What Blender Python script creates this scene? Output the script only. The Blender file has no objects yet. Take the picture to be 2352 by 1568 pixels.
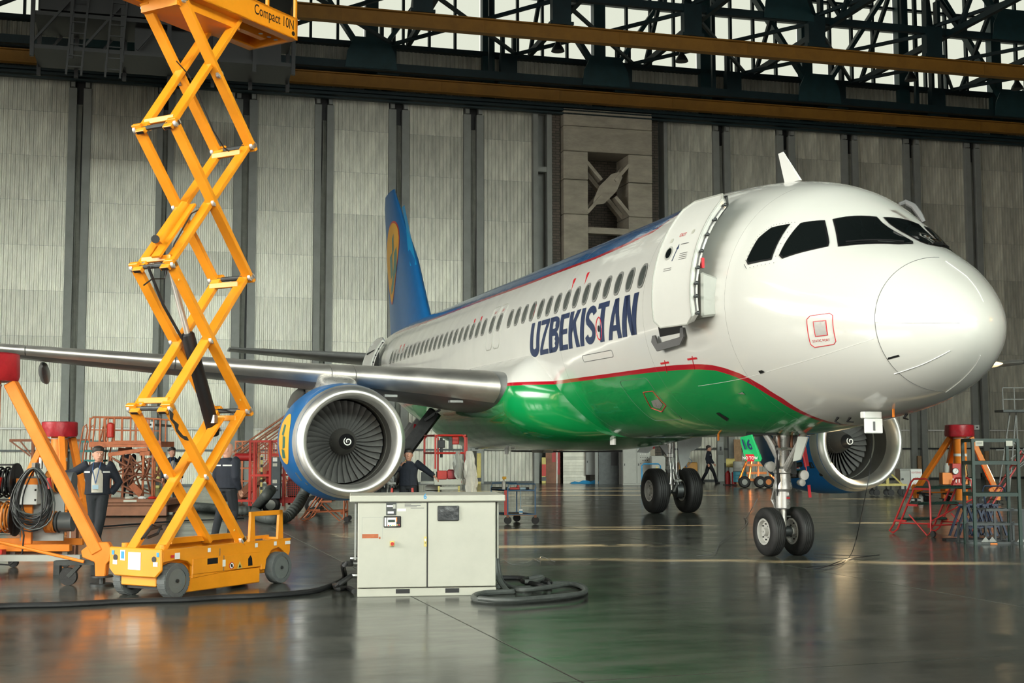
import bpy, bmesh, math, random
import numpy as np
from mathutils import Vector as V, Matrix as M
random.seed(7)
sc=bpy.context.scene; COL=sc.collection
R=math.radians; PI=math.pi
# ---------------------------------------------------------------- camera, world, light, exposure
CO=np.array((13.271,-10.268,1.744)); FW=np.array((-.9513,.2971,.0822)); FPX=2923.8
FW=FW/np.linalg.norm(FW)
yaw,pit,rol=R(162.669),R(4.715),R(-.098)
_r=np.array((math.sin(yaw),-math.cos(yaw),0)); FW=np.array((math.cos(yaw)*math.cos(pit),math.sin(yaw)*math.cos(pit),math.sin(pit))); _u=np.cross(_r,FW)
RT=math.cos(rol)*_r+math.sin(rol)*_u; UP=-math.sin(rol)*_r+math.cos(rol)*_u
cd=bpy.data.cameras.new('camera'); cam=bpy.data.objects.new('camera',cd); COL.objects.link(cam)
mw=M((( RT[0],UP[0],-FW[0],CO[0]),(RT[1],UP[1],-FW[1],CO[1]),(RT[2],UP[2],-FW[2],CO[2]),(0,0,0,1)))
cam.matrix_world=mw; cd.sensor_width=36; cd.lens=36*FPX/2352; cd.clip_end=400; sc.camera=cam
def ray(x,y): return FW+RT*(x-1176)/FPX-UP*(y-784)/FPX
def gp(x,y,z=0.):                       # where a sight line meets the level z
    d=ray(x,y); return V(CO+d*(z-CO[2])/d[2])
def pX(x,y,X): d=ray(x,y); return V(CO+d*(X-CO[0])/d[0])
def pD(x,y,D): return V(CO+ray(x,y)*D)
w=bpy.data.worlds.new('sky'); sc.world=w; w.use_nodes=True
w.node_tree.nodes['Background'].inputs[0].default_value=(.93,.93,.84,1); w.node_tree.nodes['Background'].inputs[1].default_value=1.15
sc.view_settings.view_transform='Standard'; sc.view_settings.look='None'; sc.view_settings.gamma=1; sc.view_settings.exposure=0.0; sc.view_settings.use_curve_mapping=False
SUNDIR=V((-.298,-.955,-math.tan(R(16)))).normalized()
sl=bpy.data.lights.new('sun','SUN'); sl.energy=95; sl.color=(1,.74,.42); sl.angle=R(.35)
so=bpy.data.objects.new('sun',sl); COL.objects.link(so); so.rotation_euler=SUNDIR.to_track_quat('-Z','Y').to_euler(); so.location=(20,60,20)
def area(name,loc,to,sx,sy,en,col,spread=180):
    l=bpy.data.lights.new(name,'AREA'); l.shape='RECTANGLE'; l.size=sx; l.size_y=sy; l.energy=en; l.color=col; l.spread=R(spread)
    o=bpy.data.objects.new(name,l); COL.objects.link(o); o.location=loc
    o.rotation_euler=(V(to)-V(loc)).to_track_quat('-Z','Y').to_euler(); return o
area('window_daylight',(38.0,-8,20),(-45,-9,-7),60,8,4500,(.9,1,.9),36)
area('added_side_lamp',(-9,-40.8,8.8),(-15,8,-6),50,9,6600,(1,.985,.9),84)  # added lamp before the solid left wall, brightens the aircraft's side
area('side_clerestory_daylight',(-6,-41.2,24),(-12,-3,-8),64,4.5,2300,(.95,1,.93),80)
area('doorway_daylight',(38.2,-12,5.5),(-45,-13,-3),52,10,1350,(1,.97,.88),90)
# ---------------------------------------------------------------- materials
MT={}
def mat(name,col,rough=.5,metal=0,var=.0,vs=3.,bump=0,bs=40.,coat=0,rv=.0,stretch=None,spec=None,trans=0,rnd=0):
    if name in MT: return MT[name]
    m=bpy.data.materials.new(name); m.use_nodes=True; nt=m.node_tree; b=nt.nodes['Principled BSDF']; L=nt.links.new
    c=tuple(col)+(1,) if len(col)==3 else col
    b.inputs['Base Color'].default_value=c; b.inputs['Roughness'].default_value=rough; b.inputs['Metallic'].default_value=metal
    b.inputs['Coat Weight'].default_value=coat; b.inputs['Coat Roughness'].default_value=.04
    if spec is not None: b.inputs['Specular IOR Level'].default_value=spec
    if trans: b.inputs['Transmission Weight'].default_value=trans
    tc=nt.nodes.new('ShaderNodeTexCoord'); src=tc.outputs['Object']
    if stretch:
        mp=nt.nodes.new('ShaderNodeMapping'); mp.inputs['Scale'].default_value=stretch; L(src,mp.inputs[0]); src=mp.outputs[0]
    if var or rv:
        n=nt.nodes.new('ShaderNodeTexNoise'); n.inputs['Scale'].default_value=vs; n.inputs['Detail'].default_value=6; n.inputs['Roughness'].default_value=.65; L(src,n.inputs['Vector'])
        if var:
            mr=nt.nodes.new('ShaderNodeMapRange'); mr.inputs[1].default_value=.3; mr.inputs[2].default_value=.7; mr.inputs[3].default_value=1-var; mr.inputs[4].default_value=1+var*.6; L(n.outputs[0],mr.inputs[0])
            mx=nt.nodes.new('ShaderNodeVectorMath'); mx.operation='SCALE'; mx.inputs[0].default_value=c[:3]; L(mr.outputs[0],mx.inputs['Scale']); out=mx.outputs[0]
            if rnd:
                oi=nt.nodes.new('ShaderNodeObjectInfo'); mr2=nt.nodes.new('ShaderNodeMapRange'); mr2.inputs[3].default_value=1-rnd; mr2.inputs[4].default_value=1+rnd*.5; L(oi.outputs['Random'],mr2.inputs[0])
                m2=nt.nodes.new('ShaderNodeVectorMath'); m2.operation='SCALE'; L(out,m2.inputs[0]); L(mr2.outputs[0],m2.inputs['Scale']); out=m2.outputs[0]
            L(out,b.inputs['Base Color'])
        if rv:
            mr=nt.nodes.new('ShaderNodeMapRange'); mr.inputs[1].default_value=.3; mr.inputs[2].default_value=.7; mr.inputs[3].default_value=max(.02,rough-rv); mr.inputs[4].default_value=rough+rv; L(n.outputs[0],mr.inputs[0]); L(mr.outputs[0],b.inputs['Roughness'])
    if bump:
        n2=nt.nodes.new('ShaderNodeTexNoise'); n2.inputs['Scale'].default_value=bs; n2.inputs['Detail'].default_value=4; L(src,n2.inputs['Vector'])
        bp=nt.nodes.new('ShaderNodeBump'); bp.inputs['Strength'].default_value=bump; bp.inputs['Distance'].default_value=.02; L(n2.outputs[0],bp.inputs['Height']); L(bp.outputs[0],b.inputs['Normal'])
    MT[name]=m; return m
mat('white_paint',(.64,.64,.6),.2,0,.03,2,coat=.5)
mat('grey_paint',(.3,.31,.3),.4,0,.15,2)
mat('bare_metal',(.74,.72,.67),.5,1,.12,1.5,rv=.05)
mat('lip_metal',(.76,.75,.71),.5,1,.08,3,rv=.05)
mat('wing_grey',(.2,.205,.2),.36,0,.2,1.2,coat=.1)
mat('blue_paint',(.012,.13,.36),.35,0,.08,3,coat=.12,spec=.25)
mat('cyan_paint',(.01,.28,.58),.35,0,.05,3,spec=.3)
mat('yellow_logo',(.8,.42,.04),.4,0,.05,3,spec=.3)
mat('green_logo',(.02,.16,.12),.3); mat('red_line',(.55,.02,.03),.3); mat('navy',(.015,.03,.09),.3,0,.1,4)
mat('rim_paint',(.48,.48,.45),.45,.1,.1,6); mat('frame_grey',(.05,.058,.06),.5,.2,.25,4); mat('glass_dark',(.006,.008,.008),.04,0,coat=.5); mat('pane_grey',(.07,.08,.075),.12,0,.2,6)
mat('black',(.006,.006,.007),.5); mat('seam',(.12,.12,.12),.5); mat('rubber',(.012,.012,.012),.62,0,.3,8,bump=.2)
mat('steel',(.35,.35,.34),.35,1,.2,6); mat('dark_steel',(.06,.065,.065),.45,.7,.3,6)
mat('silver_paint',(.5,.5,.48),.3,.6,.12,6,rv=.08)
mat('fan',(.13,.13,.125),.35,.35,.2,4); mat('duct',(.12,.115,.105),.45,.5,.15,3)
mat('lift_yellow',(.76,.27,.009),.42,0,.13,2.2,rv=.1,coat=.12)
mat('orange',(.78,.22,.02),.42,0,.16,3,rv=.1)
mat('rust_orange',(.42,.12,.045),.65,0,.35,5,bump=.2)
mat('red_paint',(.47,.022,.012),.4,0,.15,4); mat('red_cover',(.36,.012,.02),.36,0,.3,5,bump=.6,bs=6)
mat('cabinet',(.45,.45,.385),.45,0,.07,2.5); mat('cabinet_grey',(.36,.365,.33),.5,0,.1,2)
mat('teal',(.003,.021,.027),.55,0,.3,2); mat('teal_light',(.012,.05,.058),.5,0,.25,2)
mat('crane_yellow',(.3,.14,.015),.6,0,.2,1.5); mat('post_grey',(.26,.27,.255),.6,.1,.15,1.2)
mat('concrete',(.4,.36,.29),.85,0,.25,.9,bump=.4,bs=8,stretch=(1,1,3)); mat('canvas',(.2,.205,.18),.8,0,.25,2,bump=.4,bs=4)
mat('yellow_post',(.6,.5,.16),.6,0,.2,5); mat('sky_blue',(.03,.25,.5),.4,0,.15,5); mat('green_paint',(.004,.028,.02),.45,0,.25,5); mat('blue_frame',(.006,.018,.05),.45,0,.25,5)
mat('skin',(.5,.25,.17),.55,0,.08,20); mat('hair',(.02,.016,.014),.6,0,.3,60); mat('grey_hair',(.12,.11,.1),.6); mat('navy_cloth',(.008,.011,.02),.85,0,.25,9,bump=.3,bs=25)
mat('trouser',(.01,.012,.016),.85,0,.25,9); mat('tshirt',(.42,.39,.33),.85,0,.08,12,bump=.3,bs=15); mat('reflect',(.5,.5,.48),.4); mat('lanyard',(.03,.08,.2),.6)
mat('label_white',(.75,.75,.72),.5); mat('hose',(.06,.07,.065),.6,0,.3,12); mat('cable',(.012,.013,.014),.55,0,.3,10); mat('cable_grey',(.07,.08,.075),.55,0,.3,10)
mat('orange_cable',(.6,.2,.03),.5); mat('wood',(.3,.18,.09),.7,0,.3,6); mat('plastic_film',(.6,.58,.52),.3,0,.2,6,bump=.5,bs=5)
mat('drum_blue',(.06,.32,.42),.45,0,.2,4); mat('brown_steel',(.22,.09,.045),.55,0,.3,2.5)
def brickmat():
    m=bpy.data.materials.new('brick_wall'); m.use_nodes=True; nt=m.node_tree; b=nt.nodes['Principled BSDF']; b.inputs['Roughness'].default_value=.9
    tc=nt.nodes.new('ShaderNodeTexCoord'); sp=nt.nodes.new('ShaderNodeSeparateXYZ'); cb=nt.nodes.new('ShaderNodeCombineXYZ'); br=nt.nodes.new('ShaderNodeTexBrick')
    nt.links.new(tc.outputs['Object'],sp.inputs[0]); nt.links.new(sp.outputs[1],cb.inputs[0]); nt.links.new(sp.outputs[2],cb.inputs[1]); nt.links.new(cb.outputs[0],br.inputs[0])
    br.inputs['Scale'].default_value=1; br.inputs['Brick Width'].default_value=.36; br.inputs['Row Height'].default_value=.13; br.inputs['Mortar Size'].default_value=.012
    br.inputs[1].default_value=(.14,.11,.09,1); br.inputs[2].default_value=(.09,.08,.065,1); br.inputs[3].default_value=(.035,.035,.03,1)
    nt.links.new(br.outputs[0],b.inputs[0]); MT['brick_wall']=m
brickmat()
def sheetmat():
    m=mat('sheet',(.56,.55,.47),.42,.25,.38,1.1,rv=.08,stretch=(1,2.5,.5),rnd=.22); return m
sheetmat()
def floormat():
    m=bpy.data.materials.new('polished_concrete'); m.use_nodes=True; nt=m.node_tree; b=nt.nodes['Principled BSDF']; L=nt.links.new
    tc=nt.nodes.new('ShaderNodeTexCoord'); ge=nt.nodes.new('ShaderNodeNewGeometry')
    mp=nt.nodes.new('ShaderNodeMapping'); mp.inputs['Rotation'].default_value=(0,0,R(17)); mp.inputs['Scale'].default_value=(1,.33,1); L(ge.outputs['Position'],mp.inputs[0])
    n=nt.nodes.new('ShaderNodeTexNoise'); n.inputs['Scale'].default_value=1.4; n.inputs['Detail'].default_value=9; n.inputs['Roughness'].default_value=.68; L(mp.outputs[0],n.inputs['Vector'])
    cr=nt.nodes.new('ShaderNodeValToRGB'); cr.color_ramp.elements[0].position=.3; cr.color_ramp.elements[0].color=(.02,.026,.023,1); cr.color_ramp.elements[1].position=.72; cr.color_ramp.elements[1].color=(.092,.092,.078,1); L(n.outputs[0],cr.inputs[0]); L(cr.outputs[0],b.inputs[0])
    mr=nt.nodes.new('ShaderNodeMapRange'); mr.inputs[1].default_value=.3; mr.inputs[2].default_value=.7; mr.inputs[3].default_value=.12; mr.inputs[4].default_value=.26; L(n.outputs[0],mr.inputs[0]); L(mr.outputs[0],b.inputs['Roughness'])
    n2=nt.nodes.new('ShaderNodeTexNoise'); n2.inputs['Scale'].default_value=3.5; n2.inputs['Detail'].default_value=3; L(ge.outputs['Position'],n2.inputs['Vector'])
    bp=nt.nodes.new('ShaderNodeBump'); bp.inputs['Strength'].default_value=.05; bp.inputs['Distance'].default_value=.05; L(n2.outputs[0],bp.inputs['Height']); L(bp.outputs[0],b.inputs['Normal'])
    b.inputs['Specular IOR Level'].default_value=.4; MT['floor']=m
floormat()
def panemat():
    m=bpy.data.materials.new('window_glass'); m.use_nodes=True; nt=m.node_tree; nt.nodes.clear(); L=nt.links.new
    o=nt.nodes.new('ShaderNodeOutputMaterial'); mx=nt.nodes.new('ShaderNodeMixShader'); t=nt.nodes.new('ShaderNodeBsdfTransparent'); g=nt.nodes.new('ShaderNodeBsdfGlossy')
    t.inputs[0].default_value=(.9,.92,.88,1); g.inputs['Roughness'].default_value=.1; mx.inputs[0].default_value=.06; L(t.outputs[0],mx.inputs[1]); L(g.outputs[0],mx.inputs[2]); L(mx.outputs[0],o.inputs[0]); MT['window_glass']=m
panemat()
# ---------------------------------------------------------------- mesh helpers
def frame(d,up=(0,0,1)):
    z=V(d).normalized(); u=V(up)
    if abs(z.dot(u))>.99: u=V((1,0,0))
    x=u.cross(z).normalized(); y=z.cross(x); return x,y,z
class MB:
    def __init__(s): s.v=[]; s.f=[]
    def add(s,vs,fs):
        n=len(s.v); s.v+=[tuple(v) for v in vs]; s.f+=[tuple(i+n for i in f) for f in fs]; return s
    def box(s,c,sz,rz=0,Rm=None):
        c=V(c); h=V(sz)/2; A=Rm if Rm else M.Rotation(rz,3,'Z'); vs=[c+A@V((sx*h.x,sy*h.y,z*h.z)) for z in(-1,1) for sx,sy in((-1,-1),(1,-1),(1,1),(-1,1))]
        return s.add(vs,[(3,2,1,0),(4,5,6,7),(0,1,5,4),(1,2,6,5),(2,3,7,6),(3,0,4,7)])
    def bb(s,x0,x1,y0,y1,z0,z1): return s.box(((x0+x1)/2,(y0+y1)/2,(z0+z1)/2),(abs(x1-x0),abs(y1-y0),abs(z1-z0)))
    def bar(s,p,q,w,h=None,up=(0,0,1)):
        h=h or w; p=V(p); q=V(q); x,y,z=frame(q-p,up); vs=[o+x*a*w/2+y*b*h/2 for o in(p,q) for a,b in((-1,-1),(1,-1),(1,1),(-1,1))]
        return s.add(vs,[(3,2,1,0),(4,5,6,7),(0,1,5,4),(1,2,6,5),(2,3,7,6),(3,0,4,7)])
    def tube(s,pts,r,n=8,closed=False):
        pts=[V(p) for p in pts]; N=len(pts); rs=r if isinstance(r,(list,tuple)) else [r]*N; vs=[]; px=None
        for i,p in enumerate(pts):
            a=pts[i-1] if i>0 or closed else p; b=pts[(i+1)%N] if i<N-1 or closed else p; d=(b-a)
            if d.length<1e-9: d=V((0,0,1))
            d.normalize()
            if px is None: x,y,_=frame(d)
            else: x=(px-d*px.dot(d)).normalized(); y=d.cross(x)
            px=x
            vs+=[p+(x*math.cos(2*PI*k/n)+y*math.sin(2*PI*k/n))*rs[i] for k in range(n)]
        fs=[(i*n+k,i*n+(k+1)%n,((i+1)%N)*n+(k+1)%n,((i+1)%N)*n+k) for i in range(N if closed else N-1) for k in range(n)]
        if not closed: fs+=[tuple(reversed(range(n))),tuple(range((N-1)*n,N*n))]
        return s.add(vs,fs)
    def lathe(s,prof,o,ax,n=32,sq=1.,up=(0,0,1),caps=True):
        o=V(o); x,y,z=frame(ax,up); vs=[]; m=len(prof)
        for t,r in prof: vs+=[o+z*t+(x*math.cos(2*PI*k/n)*sq+y*math.sin(2*PI*k/n))*r for k in range(n)]
        fs=[(i*n+k,i*n+(k+1)%n,(i+1)*n+(k+1)%n,(i+1)*n+k) for i in range(m-1) for k in range(n)]
        if caps: fs+=[tuple(reversed(range(n))),tuple(range((m-1)*n,m*n))]
        return s.add(vs,fs)
    def cyl(s,p,q,r,n=16,r2=None): p=V(p);q=V(q); return s.lathe([(0,r),((q-p).length,r if r2 is None else r2)],p,q-p,n)
    def prism(s,poly,off):
        off=V(off); n=len(poly); P=[V(p) for p in poly]; return s.add(P+[p+off for p in P],[tuple(range(n)),tuple(reversed(range(n,2*n)))]+[(i,(i+1)%n,n+(i+1)%n,n+i) for i in range(n)])
    def ball(s,c,r,n=12,m=8):
        c=V(c); rx,ry,rz=r if isinstance(r,(list,tuple)) else (r,r,r); vs=[c+V((0,0,-rz))]
        for i in range(1,m):
            a=-PI/2+PI*i/m; vs+=[c+V((rx*math.cos(a)*math.cos(2*PI*k/n),ry*math.cos(a)*math.sin(2*PI*k/n),rz*math.sin(a))) for k in range(n)]
        vs.append(c+V((0,0,rz))); L=len(vs)-1
        fs=[(0,1+(k+1)%n,1+k) for k in range(n)]+[(1+i*n+k,1+i*n+(k+1)%n,1+(i+1)*n+(k+1)%n,1+(i+1)*n+k) for i in range(m-2) for k in range(n)]+[(L,1+(m-2)*n+k,1+(m-2)*n+(k+1)%n) for k in range(n)]
        return s.add(vs,fs)
    def loft(s,rings,cap=True):
        n=len(rings[0]); vs=[p for r in rings for p in r]; fs=[(i*n+k,i*n+(k+1)%n,(i+1)*n+(k+1)%n,(i+1)*n+k) for i in range(len(rings)-1) for k in range(n)]
        if cap: fs+=[tuple(reversed(range(n))),tuple(range((len(rings)-1)*n,len(rings)*n))]
        return s.add(vs,fs)
    def mesh(s,name,m,smooth=False,bev=0,ang=35):
        me=bpy.data.meshes.new(name); me.from_pydata(s.v,[],s.f); me.validate()
        bm=bmesh.new(); bm.from_mesh(me)
        bmesh.ops.recalc_face_normals(bm,faces=bm.faces)
        if bev:
            es=[e for e in bm.edges if len(e.link_faces)==2 and e.calc_face_angle(0)>R(40)]
            bmesh.ops.bevel(bm,geom=es,offset=bev,segments=1,affect='EDGES',clamp_overlap=True)
        bm.to_mesh(me); bm.free()
        if m: me.materials.append(MT[m] if isinstance(m,str) else m)
        if smooth: me.shade_smooth(); me.set_sharp_from_angle(angle=R(ang))
        return me
    def build(s,name,m,parent=None,smooth=False,bev=0,ang=35,**k):
        return link(name,s.mesh(name,m,smooth,bev,ang),parent,**k)
def link(name,me,parent=None,loc=None,rz=0,**k):
    o=bpy.data.objects.new(name,me); COL.objects.link(o)
    if parent: o.parent=parent
    if loc is not None: o.location=loc
    if rz: o.rotation_euler[2]=rz
    for a,b in k.items(): o[a]=b
    return o
def tag(o,label,cat,group=None,kind=None):
    o['label']=label; o['category']=cat
    if group: o['group']=group
    if kind: o['kind']=kind
    return o
def thing(name,label,cat,loc=(0,0,0),rz=0,group=None):
    o=link(name,None,None,loc,rz); return tag(o,label,cat,group)
def struct(o): o['kind']='structure'; return o
def copytree(o,parent=None):
    c=o.copy(); COL.objects.link(c)
    if parent: c.parent=parent
    for ch in list(o.children): copytree(ch,c)
    return c
def textmesh(txt,size,sx=1.,bold=0.):
    cu=bpy.data.curves.new('lettering','FONT'); cu.body=txt; cu.size=size; cu.align_x='CENTER'; cu.align_y='CENTER'; cu.offset=bold; cu.resolution_u=4
    o=bpy.data.objects.new('lettering',cu); COL.objects.link(o); dg=bpy.context.evaluated_depsgraph_get(); me=bpy.data.meshes.new_from_object(o.evaluated_get(dg)); bpy.data.objects.remove(o)
    vs=[(v.co.x*sx,v.co.y) for v in me.vertices]; fs=[tuple(p.vertices) for p in me.polygons]; bpy.data.meshes.remove(me); return vs,fs
def text3(name,txt,size,o,ux,uy,m,parent,sx=1.,bold=0.,**k):   # flat lettering on a plane: origin o, axes ux (reading direction) and uy (up)
    vs,fs=textmesh(txt,size,sx,bold); o=V(o);ux=V(ux).normalized();uy=V(uy).normalized(); b=MB(); b.add([o+ux*x+uy*y for x,y in vs],fs); return b.build(name,m,parent,**k)
# ---------------------------------------------------------------- the hangar (its own axes: x away from the door wall, y along it)
HA=-math.atan(.04); HL=(-45.2,0,0)
def H(o): o.location=HL; o.rotation_euler[2]=HA; return o
def hw(n,s,z=0): return M.Rotation(HA,3,'Z')@V((n,s,z))+V(HL)
# floor: slabs with recessed joints running along the aircraft
fl=struct(MB().bb(-70,45,-75,75,-.3,-.012).build('floor','seam'))
b=MB(); b.bb(0,12.188,-3.044,3.044,-.012,0); slab=b.mesh('floor_slab','floor',bev=.004)
for i in range(9):
    for j in range(23): link('floor_slab',slab,fl,(-69+12.2*i,-.8-.006+6.1*(j-11)+3.05,0))
# rear wall: sliding door leaves of corrugated sheet between flat posts
wb=H(struct(MB().bb(-.9,-.6,-42,9.9,0,18.6).bb(-.9,-.6,15.2,43.6,0,18.6).build('wall_back','post_grey')))
def sheetmesh(wd,h,pitch=.175):
    b=MB(); n=int(wd/pitch); pts=[]
    for i in range(n):
        y=-wd/2+wd*i/n; p=wd/n; pts+=[(0,y),(0,y+p*.42),(.045,y+p*.5),(.045,y+p*.92)]
    pts.append((0,wd/2)); m=len(pts)
    b.add([(x,y,z) for z in(0,h) for x,y in pts],[(i,i+1,m+i+1,m+i) for i in range(m-1)])
    return b.mesh('corrugated_sheet','sheet')
rows=[0,1.62,2.6,4.6,6.6,8.6,10.6,12.6,14.6,16.6,18.2]
gapsL=[(-12.5,-11.59),(-8.7,-8.0),(-5.28,-4.29),(-1.62,-.78),(1.87,2.8),(5.5,6.44)]
gapsR=[(18.47,19.36),(22.02,23.01),(25.75,26.64),(29.4,30.3),(33.1,34.0)]
edges=[]; 
xs=[-41.6,-38.1,-34.6,-31,-27.2,-23.5,-19.8,-16.1]; prev=-42
gl=[(x-.4,x+.5) for x in xs]+gapsL
bays=[]; a=-42
for g0,g1 in gl: bays.append((a,g0)); a=g1
bays.append((a,9.05)); a=15.95
gr=gapsR+[(36.8,37.7),(40.5,41.4),(42.6,43.4)]
for g0,g1 in gr: bays.append((a,g0)); a=g1
shm={}
for y0,y1 in bays:
    w_=y1-y0
    if w_<.5: continue
    leaf=link('door_leaf',None,wb,(-.12,(y0+y1)/2,0)); 
    half=w_/2
    halves=[(-w_/4,half),(w_/4,half)] if y0>10 else [(0,w_)]
    for z0,z1 in zip(rows,rows[1:]):
        for c,ww in halves:
            k=(round(ww,1),round(z1-z0,2))
            if k not in shm: shm[k]=sheetmesh(k[0],k[1]-.012)
            o=link('corrugated_sheet',shm[k],leaf,(random.uniform(0,.015)+(.0),c,z0)); o.scale=(1,ww/k[0],1)
    b=MB(); b.bb(-.1,-.03,-half,half,0,18.2); b.build('leaf_backing','post_grey',leaf)
for gi,(g0,g1) in enumerate(gl+gr):
    if g1<-30: continue
    ps=link('door_post',None,wb,(0,(g0+g1)/2,0)); w_=g1-g0
    for s_ in(-1,1):
        b=MB(); y=s_*w_*.34; b.bb(-.2,.12,y-w_*.19,y+w_*.19,0,17.7); b.bb(-.15,.2,y-w_*.1,y+w_*.1,17.72,18.1); b.build('post_face','post_grey',ps,bev=.01)
    b=MB(); b.bb(-.45,-.3,-w_*.25,w_*.25,0,18.1); b.build('post_gap','black',ps)
    # loose canvas seal hanging between two posts, twisted
    b=MB(); rings=[]; 
    for k in range(36):
        z=.3+16.7*k/35; f_=.5+.5*math.sin(k*.23+gi*1.7); wd=w_*(.2*(1-.5*f_)+.02); dx=.05*math.sin(k*.5+gi); cy=.06*w_*math.sin(k*.11+gi)
        rings.append([(-.12+dx+.05*math.sin(j*1.3+k*.12+gi),cy-wd+2*wd*j/7,z) for j in range(8)])
    b.loft(rings,False); b.build('canvas_seal','canvas',ps,smooth=True)
# rails along the foot of the doors and conduits
b=MB(); b.bb(-.1,.1,-42,9.3,0,.1).bb(-.1,.1,15.9,50,0,.1); b.bb(-.02,.03,-42,9.2,1.56,1.64); b.bb(-.02,.03,16,50,1.56,1.64)
H(struct(b.build('trim_1','dark_steel')))
b=MB()
for y0,y1 in bays: b.bb(0,.05,y0+.1,y1-.1,2.52,2.58)
H(struct(b.build('trim_2','label_white')))
# concrete pylon with steel X bracing in front of brick
pl=H(struct(MB().bb(-3.4,-3.0,8.5,16.5,0,18.4).build('wall_recess','brick_wall')))
b=MB()
for y in(9.05,9.75): b.bb(-.3,.2,y-.12,y+.12,0,18)
b.bb(-.3,.1,9.1,10.2,15.1,15.35); b.build('steel_jamb','post_grey',pl)
MB().bb(-2.7,.15,9.85,10.3,0,18.1).build('brick_return','brick_wall',pl)
MB().bb(-2.7,.0,15.05,15.5,0,18.1).build('brick_return','brick_wall',pl)
MB().bb(-.9,.15,15.75,15.93,0,18.1).build('steel_jamb','post_grey',pl)
pil=link('concrete_pylon',None,pl)
for y0,y1 in((10.35,11.6),(13.7,14.95)):
    zz=[0,2.6,5.2,7.8,10.4,13.0,14.7]
    for z0,z1 in zip(zz,zz[1:]): MB().bb(-1.2+random.uniform(0,.02),.55+random.uniform(0,.03),y0,y1,z0+.01,z1-.01).build('concrete_block','concrete',pil,bev=.03)
for z0,z1 in((14.72,16.1),(16.12,17.35),(17.37,18.2)): MB().bb(-1.2,.6,10.35,14.95,z0,z1).build('concrete_block','concrete',pil,bev=.03) if z0>16 else [MB().bb(-1.2,.58,a,c,z0,z1).build('concrete_block','concrete',pil,bev=.03) for a,c in((10.35,11.6),(13.7,14.95))]
for zc in(14.35,9.9,5.4):
    for s_ in(-1,1):
        for f_ in(-1,1):
            p=(.35,12.65+1.1*f_,zc+1.25*f_*s_); q=(.35,12.65+.35*f_,zc+.4*f_*s_)
            MB().bar(p,q,.16,.5,(1,0,0)).build('brace_bar','concrete',pil)
            p=(-.6,12.65+1.1*f_,zc+1.25*f_*s_); q=(-.6,12.65,zc)
            MB().bar(p,q,.2,.4,(1,0,0)).build('brace_bar','concrete',pil)
    MB().prism([(.42,12.65+y,zc+z) for y,z in((-.75,-.85),(-.2,-.75),(.45,-.1),(.75,.6),(.6,.85),(.2,.75),(-.45,.1),(-.75,-.6))],(.08,0,0)).build('gusset_plate','concrete',pil)
    MB().bb(.1,.5,11.5,13.8,zc-2.25,zc-1.95).build('cross_beam','concrete',pil)
# wall above the doors, clerestory glazing with columns and mullions
SILL=20.75; TOP=28.4
wu=H(struct(MB().bb(-.5,-.3,-42,43.6,18.2,SILL).build('wall_back_upper','post_grey')))
k=(5.6,2.1); um=sheetmesh(5.6,2.3,.2)
for j in range(-7,8): link('corrugated_sheet',um,wu,(-.25,1+5.7*j+2.85,18.5))
b=MB(); b.bb(-.3,.05,-42,43.6,19.4,19.5); b.bb(-.3,.15,-42,43.6,SILL-.12,SILL+.1); b.bb(-.3,.4,-42,43.6,18.15,18.45); b.build('horizontal_rail','teal',wu)
wi=H(struct(MB().bb(-.55,-.35,-42,43.6,TOP,TOP+.4).build('window_1','teal')))
pane=MB().bb(-.01,.01,-.66,.66,0,3.0).mesh('window_pane','window_glass'); pane2=MB().bb(-.01,.01,-.66,.66,0,1.1).mesh('window_pane','window_glass'); pane3=MB().bb(-.01,.01,-.66,.66,0,2.9).mesh('window_pane','window_glass')
for j in range(-7,8):
    y0=1+5.7*j
    MB().bb(-.35,.15,y0-.3,y0+.3,18.2,TOP).build('window_column','teal_light',wi)
    for q in range(4):
        yc=y0+.3+1.275*(q+.5)
        for pm,z in((pane,20.85),(pane2,23.98),(pane3,25.2)): o=link('window_pane',pm,wi,(-.35,yc,z)); o.scale=(1,.9,1)
        if q: MB().bb(-.42,-.2,y0+.3+1.275*q-.06,y0+.3+1.275*q+.06,SILL,TOP).build('mullion','teal',wi)
for z in(23.9,25.13): MB().bb(-.45,-.2,-42,43.6,z-.06,z+.06).build('glazing_bar','teal',wi)
# other walls, ceiling (behind and beside the camera too; the left wall has no opening behind its lamps)
H(struct(MB().bb(-1,90,-42.4,-42,0,31).build('wall_left','post_grey')))
H(struct(MB().bb(-1,90,-43,46,TOP+.4,TOP+.7).build('ceiling','teal')))
wf=H(struct(MB().bb(84.5,85,-42,43.6,24.6,29).bb(84.5,85,-42,43.6,12,15.4).bb(84.5,85,-42,-38,0,12).bb(84.5,85,38,43.6,0,12).build('wall_front','post_grey')))
b=MB()
for j in range(-30,45): b.bb(81.0,81.12,1.45*j-.07,1.45*j+.07,15.4,24.6)
for z in(15.4,17.2,19,20.8,22.6,24.6): b.bb(81.0,81.12,-42,43.6,z-.06,z+.06)
b.build('glazing_bar','teal',wf)['kind']='stuff'
b=MB()
for j in range(38): b.bb(10+1.4*j-.06,10+1.4*j+.06,-39.7,-39.55,4.5,18.5)
for z in(4.5,6.8,9.1,11.4,13.7,16.1,18.5): b.bb(8,64,-39.7,-39.55,z-.06,z+.06)
for j in range(48): b.bb(3+1.4*j-.05,3+1.4*j+.05,-40.3,-40.2,21.3,26.6)
for z in(21.3,22.6,24,25.3,26.6): b.bb(3,70,-40.3,-40.2,z-.05,z+.05)
b.build('added_lamp_bar','teal',wf)['kind']='stuff'  # bar grids added in front of the left lamps; the wall behind is solid
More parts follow.
